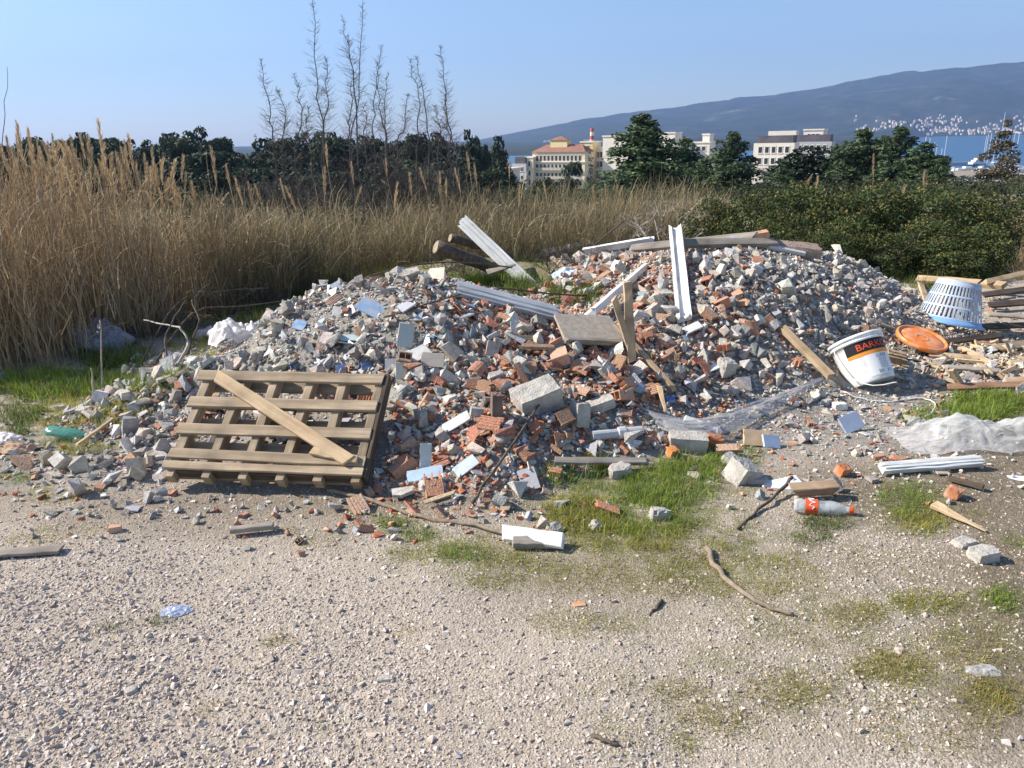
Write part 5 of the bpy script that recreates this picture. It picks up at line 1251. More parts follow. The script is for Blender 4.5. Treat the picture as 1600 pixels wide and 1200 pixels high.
# ------------------------------------------------------------------ reeds
_fr = [atz(px, py, 0) for px, py in [(-500, 610), (0, 592), (150, 560), (300, 505), (450, 470), (560, 440)]]+[Vector((-.9, 9.6, 0)), Vector((.6, 10.2, 0)), Vector((2.0, 11.2, 0)), Vector((3.6, 12.0, 0))]
FRX = np.array([p.x for p in _fr]); FRY = np.array([p.y for p in _fr]); _o = np.argsort(FRX); FRX = FRX[_o]; FRY = FRY[_o]
def strip(n, seg, curve, w0, w1):
    """narrow 3-sided stem from 0 to 1 along z"""
    V = []; F = []
    for i in range(seg+1):
        t = i/seg; r = (w0+(w1-w0)*t)
        for k in range(3):
            a = 2*math.pi*k/3; V.append((math.cos(a)*r, math.sin(a)*r+curve*t*t, t))
    for i in range(seg):
        for k in range(3):
            a, b = i*3+k, i*3+(k+1) % 3; F += [(a, b, b+3), (a, b+3, a+3)]
    return np.array(V, dtype=np.float32), np.array(F, dtype=np.int32)
rng = np.random.default_rng(43)
NR = 20000
x = np.concatenate([rng.uniform(-9, -2.3, int(NR*.74)), rng.uniform(-2.6, 3.4, NR-int(NR*.74))])
y = np.interp(x, FRX, FRY)+np.abs(rng.normal(0, 1.5, NR))+rng.normal(0, .12, NR)
keep = rng.random(NR) < np.clip(.45+1.1*fbm(x*1.5, y*1.5, 3)+.4, .15, 1); x = x[keep]; y = y[keep]; n = len(x)
z = H(x, y); px, py, dp = proj(np.stack([x, y, z], 1))
hm = np.interp(px, [0, 230, 330, 430, 700, 850, 1000], [1.48, 1.38, 1.0, .74, .68, .70, .68])
hh = hm*rng.uniform(.45, 1.15, n)*np.where(px > 330, .75+.7*np.clip(.5+fbm(x*1.1+7, y*1.1, 3), 0, 1), 1)
bases = [strip(3, 4, c, 1, .55) for c in (0, .06, .12, .2)]
Rm = rotmats(n, .35, rng); sc = np.stack([rng.uniform(.0016, .0030, n)]*2+[hh], 1)
bases = [(np.stack([b[0][:, 0], b[0][:, 1]*1.0, b[0][:, 2]], 1), b[1]) for b in [strip(3, 4, 0, 1, .5)]]
# bend is added after scaling so that stems stay thin
def reed_bake(name, P, hh, wid, bend, Rm, col, mat, seg=4, flat=False):
    bv, bf = strip(3, seg, 0, 1, .45)
    if flat:
        bv = np.array([(s_*(1-.6*i/seg), 0, i/seg) for i in range(seg+1) for s_ in (-1, 1)], dtype=np.float32)
        bf = np.array([q for i in range(seg) for q in ((2*i, 2*i+1, 2*i+3), (2*i, 2*i+3, 2*i+2))], dtype=np.int32)
    n = len(P); t = bv[:, 2]
    loc = np.zeros((n, len(bv), 3)); loc[:, :, 0] = bv[None, :, 0]*wid[:, None]; loc[:, :, 1] = bv[None, :, 1]*wid[:, None]*(.25 if flat else 1)+bend[:, None]*(t**2)[None]*hh[:, None]
    loc[:, :, 2] = t[None]*hh[:, None]*(1-.35*np.abs(bend)[:, None]*(t**2)[None])
    v = np.einsum('nij,nvj->nvi', Rm, loc)+P[:, None]
    f = bf[None]+(np.arange(n)*len(bv))[:, None, None]
    return npmesh(name, v.reshape(-1, 3), f.reshape(-1, 3), np.repeat(col, len(bv), axis=0))
pal = np.array([(.44, .315, .18), (.51, .385, .235), (.34, .235, .13), (.57, .46, .31)])
greenish = np.clip((px-230)/260, 0, .95)*rng.random(n)**.5
col = pal[rng.integers(0, 4, n)]*rng.uniform(.75, 1.2, (n, 1)); col = col*(1-greenish[:, None])+np.array([.19, .165, .085])*greenish[:, None]
P = np.stack([x, y, z-.02], 1)
REEDM = mat_leaf('dry_reed', trans=.25, rough=.7)
me1 = reed_bake('reed_bed', P, hh, rng.uniform(.0016, .0030, n), rng.uniform(-.1, .25, n), Rm, col, REEDM, 3)
o = link('reed_bed', me1, REEDM); tag(o, 'dense bed of dry golden reeds', 'reeds', kind='stuff')
# leaves of the reeds
nl = n*2; k = rng.integers(0, n, nl)
Pl = P[k]+np.einsum('nij,nj->ni', Rm[k], np.stack([np.zeros(nl), np.zeros(nl), hh[k]*rng.uniform(.02, .8, nl)], 1))
hl = rng.uniform(.2, .55, nl)
me2 = reed_bake('reed_leaves', Pl, hl, rng.uniform(.0025, .005, nl), rng.uniform(.1, .8, nl), rotmats(nl, .9, rng), np.clip(col[k]*rng.uniform(.8, 1.35, (nl, 1)), 0, .75), REEDM, 3, True)
o = link('reed_leaves', me2, REEDM); tag(o, 'dry narrow leaves of the reed bed', 'reeds', kind='stuff')
# single stalks with plumes
def plume_arr(rng, L=.30):
    V = []; F = []
    for i in range(90):
        t = rng.random()**.9; a = rng.uniform(0, 6.28); r0 = .004; l = (.030+.055*math.sin(math.pi*min(1, t*.85+.12)))*rng.uniform(.6, 1.2)
        z0 = t*L; d = np.array([math.cos(a)*.30, math.sin(a)*.30, .95]); d /= np.linalg.norm(d); s = np.array([-math.sin(a), math.cos(a), 0])*.0032
        p = np.array([0, 0, z0]); o_ = len(V); V += [p-s, p+s, p+d*l*.6+s*.8, p+d*l]; F += [(o_, o_+1, o_+2), (o_, o_+2, o_+3)]
    return np.array(V, dtype=np.float32), np.array(F, dtype=np.int32)
prng = np.random.default_rng(9)
PLM = []
for i in range(5):
    v, f = plume_arr(prng); PLM.append(npmesh('plume', v, f, np.tile(np.array([[.56, .42, .26]])*prng.uniform(.85, 1.2), (len(v), 1)))); PLM[-1].materials.append(REEDM)
# plumes of the bed's own stems
pk = np.where((px < 330) & (hh > 1.12*hm*.86) & (rng.random(n) < .35))[0]; pk = pk[:520]
pv = [plume_arr(prng, .26) for i in range(4)]
tips = P[pk]+np.einsum('nij,nj->ni', Rm[pk], np.stack([np.zeros(len(pk)), np.zeros(len(pk)), hh[pk]*.93], 1))
o = bake('reed_plumes', [(v_[:, :], f_) for v_, f_ in pv], rng.integers(0, 4, len(pk)), Rm[pk]*rng.uniform(.6, 1.0, len(pk))[:, None, None], tips, np.array([[.52, .40, .25]])*rng.uniform(.8, 1.2, (len(pk), 1)), REEDM)
tag(o, 'feathery plumes crowding the top of the dense reed bed', 'reeds', kind='stuff')
sv, sf = strip(3, 5, 0, 1, .6); sv[:, :2] *= .0032
STM = npmesh('stem', sv, sf, np.tile([[.48, .36, .20]], (len(sv), 1))); STM.materials.append(REEDM)
TOPS = [(8, 268, 6.0), (20, 250, 6.4), (30, 232, 6.8), (42, 255, 6.2), (56, 240, 6.6), (72, 222, 6.5), (84, 262, 6.2), (98, 250, 6.0), (108, 218, 6.6), (118, 258, 6.9), (128, 240, 6.4), (140, 262, 6.2), (154, 186, 6.5), (160, 232, 6.6), (170, 240, 6.8), (178, 255, 6.3), (190, 262, 6.5), (199, 208, 6.7), (212, 262, 6.6), (228, 262, 7.0), (240, 255, 7.2), (256, 275, 7.0),
        (264, 248, 7.2), (280, 295, 7.2), (298, 285, 7.5), (330, 233, 7.6), (352, 258, 7.8), (372, 278, 8.0), (392, 285, 8.2), (404, 290, 8.6), (436, 280, 8.8), (452, 290, 9.0), (506, 226, 9.4), (504, 262, 9.4), (548, 254, 9.6), (562, 290, 9.6), (598, 248, 9.8), (620, 285, 9.9), (640, 270, 10), (662, 262, 10.2), (682, 270, 10.2), (700, 280, 10.3), (716, 262, 10.4), (732, 240, 10.4), (742, 258, 10.5),
        (798, 250, 10.6), (812, 290, 10.8), (850, 285, 11), (925, 290, 11), (945, 288, 11.2), (972, 292, 11.3), (1262, 272, 11.6), (1280, 275, 11.8), (1365, 240, 12), (1412, 290, 12), (1450, 268, 12)]
for i, (tx, ty, Y) in enumerate(TOPS):
    top = at(tx, ty, Y); lean = Vector((prng.normal(0, .06), prng.normal(0, .05), 0)); b = Vector((top.x+lean.x*2, top.y+lean.y, 0)); b.z = h1(b.x, b.y)-.02
    r_ = empty('reed_stalk', b); d = top-b; L = d.length; r_.rotation_mode = 'QUATERNION'; r_.rotation_quaternion = d.to_track_quat('Z', 'Y')
    s_ = link('stem', STM, None, r_); s_.scale = (1, 1, L*.99)
    p_ = link('plume', PLM[i % 5], None, r_); ps = prng.uniform(.75, 1.15); p_.location = (0, 0, L-.30*ps); p_.scale = (ps,)*3; p_.rotation_euler = (prng.normal(0, .1), prng.normal(0, .1), prng.uniform(0, 6))
    if tx < 270: lab = 'tall dry reed stalk with a feathery plume in the dense golden reeds'
    elif tx < 760: lab = 'dry plumed reed stalk in front of the bare saplings'
    elif tx < 1000: lab = 'dry plumed reed stalk in front of the cream hotel'
    else: lab = 'dry plumed reed stalk rising behind the evergreen hedge'
    tag(r_, lab, 'reed', lab)

# ------------------------------------------------------------------ bare woody growth
WMARK = [(-30, 'before the single thin bare stem'), (40, 'just past the single thin bare stem'), (110, 'between the thin stem and the highest plume'), (155, 'behind the highest reed plume'), (205, 'past the highest reed plume'), (240, 'where the golden reeds begin to thin'), (288, 'over the thinning reeds'), (340, 'between thinning reeds and cypress'), (380, 'next to the small cypress'), (428, 'behind the first bare sapling'),
         (465, 'behind the slim lone sapling'), (512, 'behind the tallest sapling'), (550, 'behind the crooked sapling'), (598, 'behind the fork topped sapling'), (655, 'behind the slender sapling pair'), (690, 'behind the last tall sapling'), (730, 'between the last sapling and the ruined house'), (775, 'over the ruined house'), (840, 'over the corner of the hotel'), (900, 'over the hotel facade'), (945, 'over the windowless white block')]

def twigs_mesh(segs, col, name, mat, tri=3):
    """segs: list of (p0, p1, r0, r1)"""
    A = np.array([s[0] for s in segs]); B = np.array([s[1] for s in segs]); ra = np.array([s[2] for s in segs]); rb_ = np.array([s[3] for s in segs])
    d = B-A; d /= np.linalg.norm(d, axis=1, keepdims=True)+1e-9
    h_ = np.where(np.abs(d[:, 2:3]) > .9, np.array([[1., 0, 0]]), np.array([[0, 0, 1.]])); u = np.cross(d, h_); u /= np.linalg.norm(u, axis=1, keepdims=True); w = np.cross(d, u)
    n = len(segs); V = np.zeros((n, 2*tri, 3))
    for k in range(tri):
        a = 2*math.pi*k/tri; o_ = u*math.cos(a)+w*math.sin(a); V[:, k] = A+o_*ra[:, None]; V[:, tri+k] = B+o_*rb_[:, None]
    F = []
    for k in range(tri):
        k2 = (k+1) % tri; F += [(k, k2, tri+k2), (k, tri+k2, tri+k)]
    F = np.array(F)[None]+(np.arange(n)*2*tri)[:, None, None]
    me = npmesh(name, V.reshape(-1, 3), F.reshape(-1, 3)); me.materials.append(mat); return me
SAPM = mat_solid('sapling_bark', (.13, .11, .10), rough=.9, noise=10, var=.3, bump=0)
DARKTW = mat_solid('dark_twigs', (.085, .07, .066), rough=.9, noise=6, var=.4, bump=0)
def sapling(tx, ty, bx_, by_, Y, seed, lab):
    rng = np.random.default_rng(seed); top = at(tx, ty, Y); b = at(bx_, by_, Y); b.z = h1(b.x, b.y)-.03
    mid = at(bx_, by_, Y); pts = wobble([b, mid, mid.lerp(top, .5)+Vector((rng.normal(0, .06), 0, 0)), top], .018, rng, 5)
    pts = [np.array(p-b) for p in pts]; L = sum(np.linalg.norm(pts[i+1]-pts[i]) for i in range(len(pts)-1))
    tr = []; tw = []; acc = 0
    for i in range(len(pts)-1):
        t0 = i/(len(pts)-1); t1 = (i+1)/(len(pts)-1); tr.append((pts[i], pts[i+1], .013*(1-t0)+.003, .013*(1-t1)+.003))
        if t0 < .12: continue
        for k in range(int(rng.integers(8, 14))):
            f = rng.random(); p = pts[i]*(1-f)+pts[i+1]*f; t = t0+f*(t1-t0)
            a = rng.uniform(0, 6.28); el = rng.uniform(.0, .9); l = (.12+.26*math.sin(math.pi*min(1, t*1.02))**.8)*rng.uniform(.4, 1.1)*(1-t*.45)
            d = np.array([math.cos(a)*math.cos(el), math.sin(a)*math.cos(el), math.sin(el)]); q = p+d*l*.55; d2 = d+np.array([0, 0, .35])+rng.normal(0, .15, 3); e = q+d2/np.linalg.norm(d2)*l*.5
            tw += [(p, q, .0026, .002), (q, e, .002, .0010)]
            for m_ in range(int(rng.integers(1, 4))):
                g_ = p+(q-p)*rng.uniform(.3, 1.0); d3 = d+rng.normal(0, .5, 3)+np.array([0, 0, .2]); d3 /= np.linalg.norm(d3); tw.append((g_, g_+d3*l*rng.uniform(.2, .45), .0017, .0009))
    r_ = empty('bare_sapling', b); link('trunk', twigs_mesh(tr, None, 'trunk', SAPM, 5), None, r_); link('twigs', twigs_mesh(tw, None, 'twigs', SAPM), None, r_)['kind'] = 'stuff'
    tag(r_, lab, 'sapling')
SAP = [(408, 92, 428, 235, 13.0, 'bare sapling with the short companion, first of the row beyond the reeds'), (432, 138, 440, 240, 13.2, 'short bare sapling close beside the first one of the row'), (460, 115, 462, 240, 13.6, 'slim bare sapling standing alone between the first and the tallest'),
       (488, -6, 505, 220, 12.6, 'tallest bare sapling, its straight tip reaching highest'), (509, 90, 503, 225, 12.7, 'bushy bare sapling rising from the same foot as the tallest one'), (480, 165, 484, 240, 13.8, 'small twiggy sapling beside the tallest bare sapling'),
       (535, 26, 556, 170, 12.9, 'leaning bare sapling crossing the crooked one'), (567, 0, 547, 250, 12.8, 'crooked thick bare sapling crossed by a leaning one'), (552, 120, 545, 240, 13.5, 'low bare sapling at the foot of the crooked one'), (573, 160, 572, 250, 13.0, 'low bent sapling just past the crooked one'),
       (596, 70, 586, 250, 13.2, 'bare sapling with a forked top between crooked one and the gap'), (608, 115, 606, 240, 13.3, 'bare sapling leaning away from the fork topped one'), (590, 98, 604, 240, 13.6, 'thin sapling leaning across the fork topped one'), (637, 148, 622, 235, 13.8, 'small dense twiggy sapling before the slender pair'),
       (640, 92, 650, 235, 13.4, 'slender bare sapling, straighter of the pair'), (651, 88, 670, 235, 13.5, 'slender bare sapling, more slanted of the pair'), (688, 70, 704, 245, 13.0, 'last tall bare sapling standing apart above the logs'), (697, 140, 712, 245, 13.3, 'short sapling leaning on the last tall one'), (680, 165, 684, 240, 14.0, 'tiny sapling between the slender pair and the last tall one')]
for i, a in enumerate(SAP): sapling(*a[:5], 200+i, a[5])
stick('dead_stalk', [at(6, 420, 9.0), at(3, 250, 9.0), at(9, 180, 9.0), at(11, 104, 9.0)], .007, .002, SAPM, 'single thin bare stem rising over the dense golden reeds', 'stalk', amp=.01, seed=55)
def shrub_twigs(seed, h=1.0, spread=.6, n0=9, depth=4):
    rng = np.random.default_rng(seed); segs = []
    def grow(p, d, l, r, k):
        m = p+d*l*.5+rng.normal(0, .05*l, 3); e = m+(d+rng.normal(0, .18, 3))*l*.5
        segs.append((p, m, r, r*.85)); segs.append((m, e, r*.85, r*.65))
        if k == 0: return
        for j in range(int(rng.integers(2, 5))):
            f = rng.uniform(.35, 1.0); q = m+(e-m)*max(0, 2*f-1) if f > .5 else p+(m-p)*2*f
            dd = d+rng.normal(0, .55, 3)+np.array([0, 0, .12]); dd /= np.linalg.norm(dd); grow(q, dd, l*rng.uniform(.5, .8), r*.58, k-1)
    for i in range(n0):
        a = rng.uniform(0, 6.28); s = rng.uniform(.1, spread); d = np.array([math.cos(a)*s, math.sin(a)*s, 1]); d /= np.linalg.norm(d)
        grow(np.array([math.cos(a)*.006, math.sin(a)*.006, -.03]), d, h*rng.uniform(.35, .5), .011*h, depth)
    return segs
SHV = [twigs_mesh(shrub_twigs(300+i, 1.0, .7, 8, 4), None, 'bare_shrub', DARKTW) for i in range(4)]
for i, (px, Y, h_) in enumerate([(372, 12.5, 1.0), (405, 13.4, 1.35), (440, 12.2, 1.45), (470, 13.8, 1.5), (500, 12.8, 1.4), (532, 13.6, 1.5), (560, 12.4, 1.4), (595, 13.2, 1.6), (622, 12.6, 1.65), (650, 13.9, 1.5), (680, 12.7, 1.5), (712, 13.4, 1.45), (742, 12.5, 1.2), (335, 13.2, .9), (775, 13.0, 1.0), (430, 10.4, .75), (500, 10.6, .8), (565, 10.6, .75), (630, 10.9, .85), (690, 11.0, .8), (750, 11.2, .85), (820, 11.4, .85), (885, 11.6, .8), (940, 11.6, .75)]):
    p = at(px, 300, Y); o = link('bare_shrub', SHV[i % 4], None, None, (p.x, p.y, h1(p.x, p.y)-.02), (0, 0, i*1.3)); o.scale = (h_*.85, h_*.85, h_)
    mk = min(WMARK, key=lambda m_: abs(m_[0]-px))[1].replace('behind', 'at the foot of').replace('over', 'before'); tag(o, ('dark leafless shrub in the thicket ' if Y > 12 else 'low leafless shrub among the sparse reeds ') + mk, 'shrub', 'leafless shrubs under the bare saplings')
PALEV = [twigs_mesh(shrub_twigs(330+i, 1.0, 1.0, 7, 3), None, 'dead_brush', PALETWIG) for i in range(2)]
for i, (px, Y, h_, lab) in enumerate([(985, 11.2, .85, 'pale dead brush where the dry reeds end'), (1040, 10.6, 1.0, 'pale tangled dead brush right behind the upright white post'), (1090, 10.8, .95, 'pale dead brush leaning into the evergreen hedge'), (1020, 12.0, .8, 'low pale brush in front of the tall conical pine')]):
    p = at(px, 330, Y); o = link('dead_brush', PALEV[i % 2], None, None, (p.x, p.y, h1(p.x, p.y)-.02), (0, 0, i*2.1)); o.scale = (h_*1.1, h_, h_); tag(o, lab, 'brush')
BRV = twigs_mesh(shrub_twigs(350, .6, 1.6, 9, 3), None, 'bramble', DARKTW)
for i, (px, py) in enumerate([(290, 520), (350, 495), (420, 478), (480, 462), (235, 530), (540, 448), (690, 430), (740, 438), (860, 425), (910, 420)]):
    p = g(px, py); o = link('bramble', BRV, None, None, p, (0, 0, i*1.1)); o.scale = (.8, .8, .55); tag(o, 'low dark bramble tangle along the foot of the reeds' if i < 6 else 'low dark bramble tangle on the old mound by the logs', 'bramble', 'brambles at the foot of the reeds' if i < 6 else 'brambles by the logs')

# ------------------------------------------------------------------ leafy crowns
LEAFM = mat_leaf('foliage', trans=.22, rough=.65)
def quadleaf(C, N_, size, asp, rng):
    n = len(C); u = np.cross(N_, rng.normal(size=(n, 3))); u /= np.linalg.norm(u, axis=1, keepdims=True)+1e-9; w = np.cross(N_, u)
    a = u*size[:, None]; b = w*(size*asp)[:, None]
    V = np.stack([C-a, C+b, C+a, C-b], 1).reshape(-1, 3); F = (np.arange(n)*4)[:, None]+np.array([[0, 1, 2, 3]])
    return V, F
def crown(clumps, nleaf, size, asp, col, tip, rng, name, up=.5, colvar=.35, mat=LEAFM):
    """clumps (k,4): centre and radius; leaves sit near the clump surfaces, denser above"""
    clumps = np.array(clumps); k = rng.choice(len(clumps), nleaf, p=clumps[:, 3]**2/(clumps[:, 3]**2).sum())
    d = rng.normal(size=(nleaf, 3)); d[:, 2] = d[:, 2]*.8+up*.6; d /= np.linalg.norm(d, axis=1, keepdims=True)
    r = clumps[k, 3]*rng.uniform(.45, 1.05, nleaf)**.6
    C = clumps[k, :3]+d*r[:, None]*np.array([1, 1, .72])
    N_ = d+rng.normal(0, .8, (nleaf, 3)); N_ /= np.linalg.norm(N_, axis=1, keepdims=True)
    V, F = quadleaf(C, N_, size*rng.uniform(.6, 1.4, nleaf), asp, rng)
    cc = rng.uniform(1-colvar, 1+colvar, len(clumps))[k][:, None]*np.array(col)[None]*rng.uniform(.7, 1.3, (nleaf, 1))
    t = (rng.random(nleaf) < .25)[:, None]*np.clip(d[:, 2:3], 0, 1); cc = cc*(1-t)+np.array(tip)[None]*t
    me = npmesh(name, V, F, np.repeat(cc, 4, axis=0)); me.materials.append(mat); return me
def lobes_clumps(lobes, n, rr, rng):
    out = []; vol = np.array([l[3]*l[4]*l[5] for l in lobes]); vol = vol/vol.sum()
    for i in rng.choice(len(lobes), n, p=vol):
        l = lobes[i]; d = rng.normal(size=3); d /= np.linalg.norm(d); r = rng.uniform(.35, .95)
        out.append((l[0]+d[0]*l[3]*r, l[1]+d[1]*l[4]*r, l[2]+d[2]*l[5]*r, rr*rng.uniform(.65, 1.3)))
    return out
TRUNKM = mat_solid('trunk_bark', (.14, .10, .075), rough=.95, noise=6, var=.4, bump=.5, bscale=15)
def limbs(base_h, clumps, rng, r0, n=7):
    segs = []; pts = [np.array([0, 0, -.3])]; 
    for i in range(4): pts.append(np.array([rng.normal(0, .03)*base_h, rng.normal(0, .03)*base_h, base_h*(i+1)/4]))
    for i in range(4): segs.append((pts[i], pts[i+1], r0*(1-.16*i), r0*(1-.16*(i+1))))
    cs = np.array(clumps)[:, :3]
    for i in rng.choice(len(cs), min(n, len(cs)), replace=False):
        s = pts[int(rng.integers(2, 5))]; m = s*.5+cs[i]*.5+rng.normal(0, .1, 3); segs += [(s, m, r0*.4, r0*.25), (m, cs[i], r0*.25, r0*.1)]
    return segs
PINE = []
prng = np.random.default_rng(77)
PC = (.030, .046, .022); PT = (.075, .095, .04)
for i in range(4):   # umbrella pines, unit height 1
    lobes = [(prng.normal(0, .08), prng.normal(0, .08), .76, .36, .36, .16), (.18, .05, .66, .26, .24, .14), (-.2, -.03, .64, .26, .24, .15), (prng.normal(0, .1), .02, .86, .24, .24, .11), (prng.normal(0, .15), 0, .50, .26, .26, .14), (0, 0, .32, .28, .28, .14)]
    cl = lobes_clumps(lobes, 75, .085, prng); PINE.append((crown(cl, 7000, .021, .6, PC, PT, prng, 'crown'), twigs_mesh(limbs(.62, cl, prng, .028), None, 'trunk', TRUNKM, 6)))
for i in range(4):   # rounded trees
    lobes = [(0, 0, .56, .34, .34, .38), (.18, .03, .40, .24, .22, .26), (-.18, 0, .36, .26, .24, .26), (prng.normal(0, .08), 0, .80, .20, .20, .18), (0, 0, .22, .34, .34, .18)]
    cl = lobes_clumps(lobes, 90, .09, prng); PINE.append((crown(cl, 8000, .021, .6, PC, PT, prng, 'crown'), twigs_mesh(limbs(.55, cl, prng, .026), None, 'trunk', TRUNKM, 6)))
def conical(rng, wid, ragged, n=110, top=.04):
    cl = []
    for i in range(n):
        t = rng.random()**1.05; z = .06+.90*t; r = wid*(.03+(1-t)**.9)*rng.uniform(.25, 1.05)*(1+ragged*rng.normal()); a = rng.uniform(0, 6.28); cl.append((r*math.cos(a), r*math.sin(a), z+.03*abs(r)/wid, (.075*(1-t)+top*.75)*rng.uniform(.7, 1.3)))
    return cl
CON = []
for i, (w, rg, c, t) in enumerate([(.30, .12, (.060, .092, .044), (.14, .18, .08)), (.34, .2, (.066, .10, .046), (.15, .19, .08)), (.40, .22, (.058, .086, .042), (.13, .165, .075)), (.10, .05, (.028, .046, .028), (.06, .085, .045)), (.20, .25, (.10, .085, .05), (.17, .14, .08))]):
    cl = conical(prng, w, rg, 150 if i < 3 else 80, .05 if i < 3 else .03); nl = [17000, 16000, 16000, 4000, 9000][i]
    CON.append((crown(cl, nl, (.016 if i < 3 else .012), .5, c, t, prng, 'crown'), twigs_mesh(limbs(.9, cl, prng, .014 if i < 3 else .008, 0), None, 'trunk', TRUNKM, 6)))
def tree(name, var, px, top_py, Y, wid_px, lab, group=None, cat='tree', rz=None, base_w=.34, wf=1.3):
    p = at(px, top_py, Y); zb = h1(p.x, p.y); h_ = p.z-zb
    r_ = empty(name, (p.x, p.y, zb)); r_.rotation_euler = (0, 0, prng.uniform(0, 6.28) if rz is None else rz)
    w = wf*wid_px/FPX*Y/(2*base_w); r_.scale = (w, w, h_/.98)
    link('crown', var[0], None, r_); link('trunk', var[1], None, r_); tag(r_, lab, cat, group)
    return r_
WOOD = [(-60, 222, 100, 90, 2), (0, 226, 104, 80, 0), (30, 216, 110, 40, 5), (62, 220, 98, 60, 1), (105, 206, 104, 60, 0), (150, 212, 100, 80, 2), (186, 218, 106, 60, 3), (216, 228, 98, 50, 1), (238, 213, 108, 50, 4), (280, 199, 100, 60, 4), (312, 202, 108, 40, 6), (345, 213, 100, 70, 5), (372, 224, 104, 50, 7), (430, 214, 98, 60, 5), (470, 211, 106, 60, 6), (512, 199, 100, 64, 4),
        (550, 206, 106, 56, 0), (600, 214, 98, 60, 5), (650, 206, 104, 66, 1), (684, 211, 108, 50, 6), (716, 214, 98, 50, 7), (746, 202, 104, 40, 0), (780, 217, 98, 40, 6), (20, 246, 80, 90, 5), (92, 248, 78, 90, 4), (165, 242, 80, 100, 6), (232, 246, 78, 90, 7), (300, 236, 80, 100, 5), (368, 252, 78, 80, 4), (440, 250, 80, 100, 6), (520, 246, 76, 100, 7), (596, 250, 80, 100, 5), (664, 250, 78, 90, 4), (728, 246, 80, 80, 6), (336, 268, 62, 90, 6), (770, 262, 64, 70, 5), (580, 278, 60, 110, 7), (690, 282, 58, 110, 4)]
WOOD += [(-20, 216, 112, 90, 4), (48, 218, 114, 80, 6), (128, 214, 112, 80, 5), (205, 220, 112, 90, 7), (262, 212, 112, 70, 6), (330, 214, 114, 70, 4), (410, 220, 112, 80, 6), (490, 212, 112, 80, 7), (530, 214, 114, 70, 5), (575, 216, 112, 80, 6), (628, 214, 112, 80, 4), (700, 216, 112, 70, 5), (764, 222, 110, 50, 4), (-40, 250, 76, 90, 6), (60, 262, 66, 90, 7), (130, 262, 64, 90, 4), (200, 266, 66, 90, 5), (270, 262, 64, 90, 6), (410, 268, 62, 90, 7), (480, 266, 64, 90, 4), (540, 270, 62, 90, 6), (630, 268, 60, 90, 5)]
for (px, ty, Y, w, v) in WOOD:
    umb = v < 4
    mark = min(WMARK, key=lambda m_: abs(m_[0]-px))[1]
    lab = ('dark umbrella shaped pine' if umb else 'dark rounded evergreen') + (' on the skyline ' if ty < 235 else ', lower and further forward, ') + mark
    tree('umbrella_pine' if umb else 'evergreen_tree', PINE[v], px, ty, Y, w, lab, lab, base_w=.42 if umb else .34, wf=1.45)
tree('cypress', CON[3], 398, 206, 100, 16, 'small pointed cypress standing out on the skyline of the dark wood', base_w=.12)
tree('pine', CON[0], 1004, 178, 46, 130, 'tall conical pine hiding the end of the white block', base_w=.30, wf=1.4)
tree('pine', CON[1], 1072, 214, 56, 85, 'smaller pine close behind the tall conical pine', base_w=.32)
tree('pine', CON[2], 1146, 206, 50, 120, 'broad pine in front of the white building with dark windows', base_w=.38)
tree('evergreen_tree', PINE[6], 1268, 232, 54, 140, 'low dark spreading evergreen below the white building', base_w=.36)
tree('pine', CON[1], 1350, 200, 52, 120, 'grey green pine, first of the trio before the bay', base_w=.32)
tree('pine', CON[2], 1408, 198, 50, 130, 'grey green pine in the middle of the trio before the bay', base_w=.38)
tree('pine', CON[1], 1448, 222, 48, 110, 'shorter pine of the trio, closest to the marina', base_w=.32)
tree('brown_poplar', CON[4], 1576, 186, 62, 64, 'tall narrow brownish tree in front of the marina', base_w=.20)
tree('cypress', CON[3], 922, 232, 130, 22, 'dark cypress in front of the hotel tower', base_w=.12)
tree('evergreen_tree', PINE[5], 888, 250, 120, 34, 'small round tree in front of the hotel facade')
tree('evergreen_tree', PINE[4], 852, 272, 90, 44, 'dark rounded bush below the corner of the hotel')
for (px, ty, Y, w, v, lab) in [(1310, 226, 56, 90, 1, 'pine filling in between the dark spreading evergreen and the trio'), (1382, 214, 58, 100, 2, 'pine half hidden behind the trio before the bay'), (1472, 246, 44, 70, 1, 'short pine at the marina end of the trio'), (1222, 262, 46, 80, 2, 'short broad pine under the white apartment building'), (1104, 246, 52, 80, 1, 'pine between the small pine and the broad one'), (1042, 252, 50, 70, 2, 'short pine at the foot of the tall conical pine'), (962, 270, 56, 60, 1, 'short pine in front of the windowless white block')]:
    tree('pine', CON[v], px, ty, Y, w, lab, base_w=.34)
for (px, ty, Y, w, v) in [(1500, 284, 44, 60, 5), (1545, 288, 42, 60, 7), (1595, 282, 40, 60, 4), (1470, 288, 46, 40, 6), (1200, 290, 40, 60, 6), (1110, 300, 36, 60, 5), (950, 296, 60, 50, 4), (905, 300, 62, 40, 6)]:
    tree('low_evergreen', PINE[v], px, ty, Y, w, 'low dark evergreen in the belt between hedge and pines', 'low evergreens between hedge and pines')
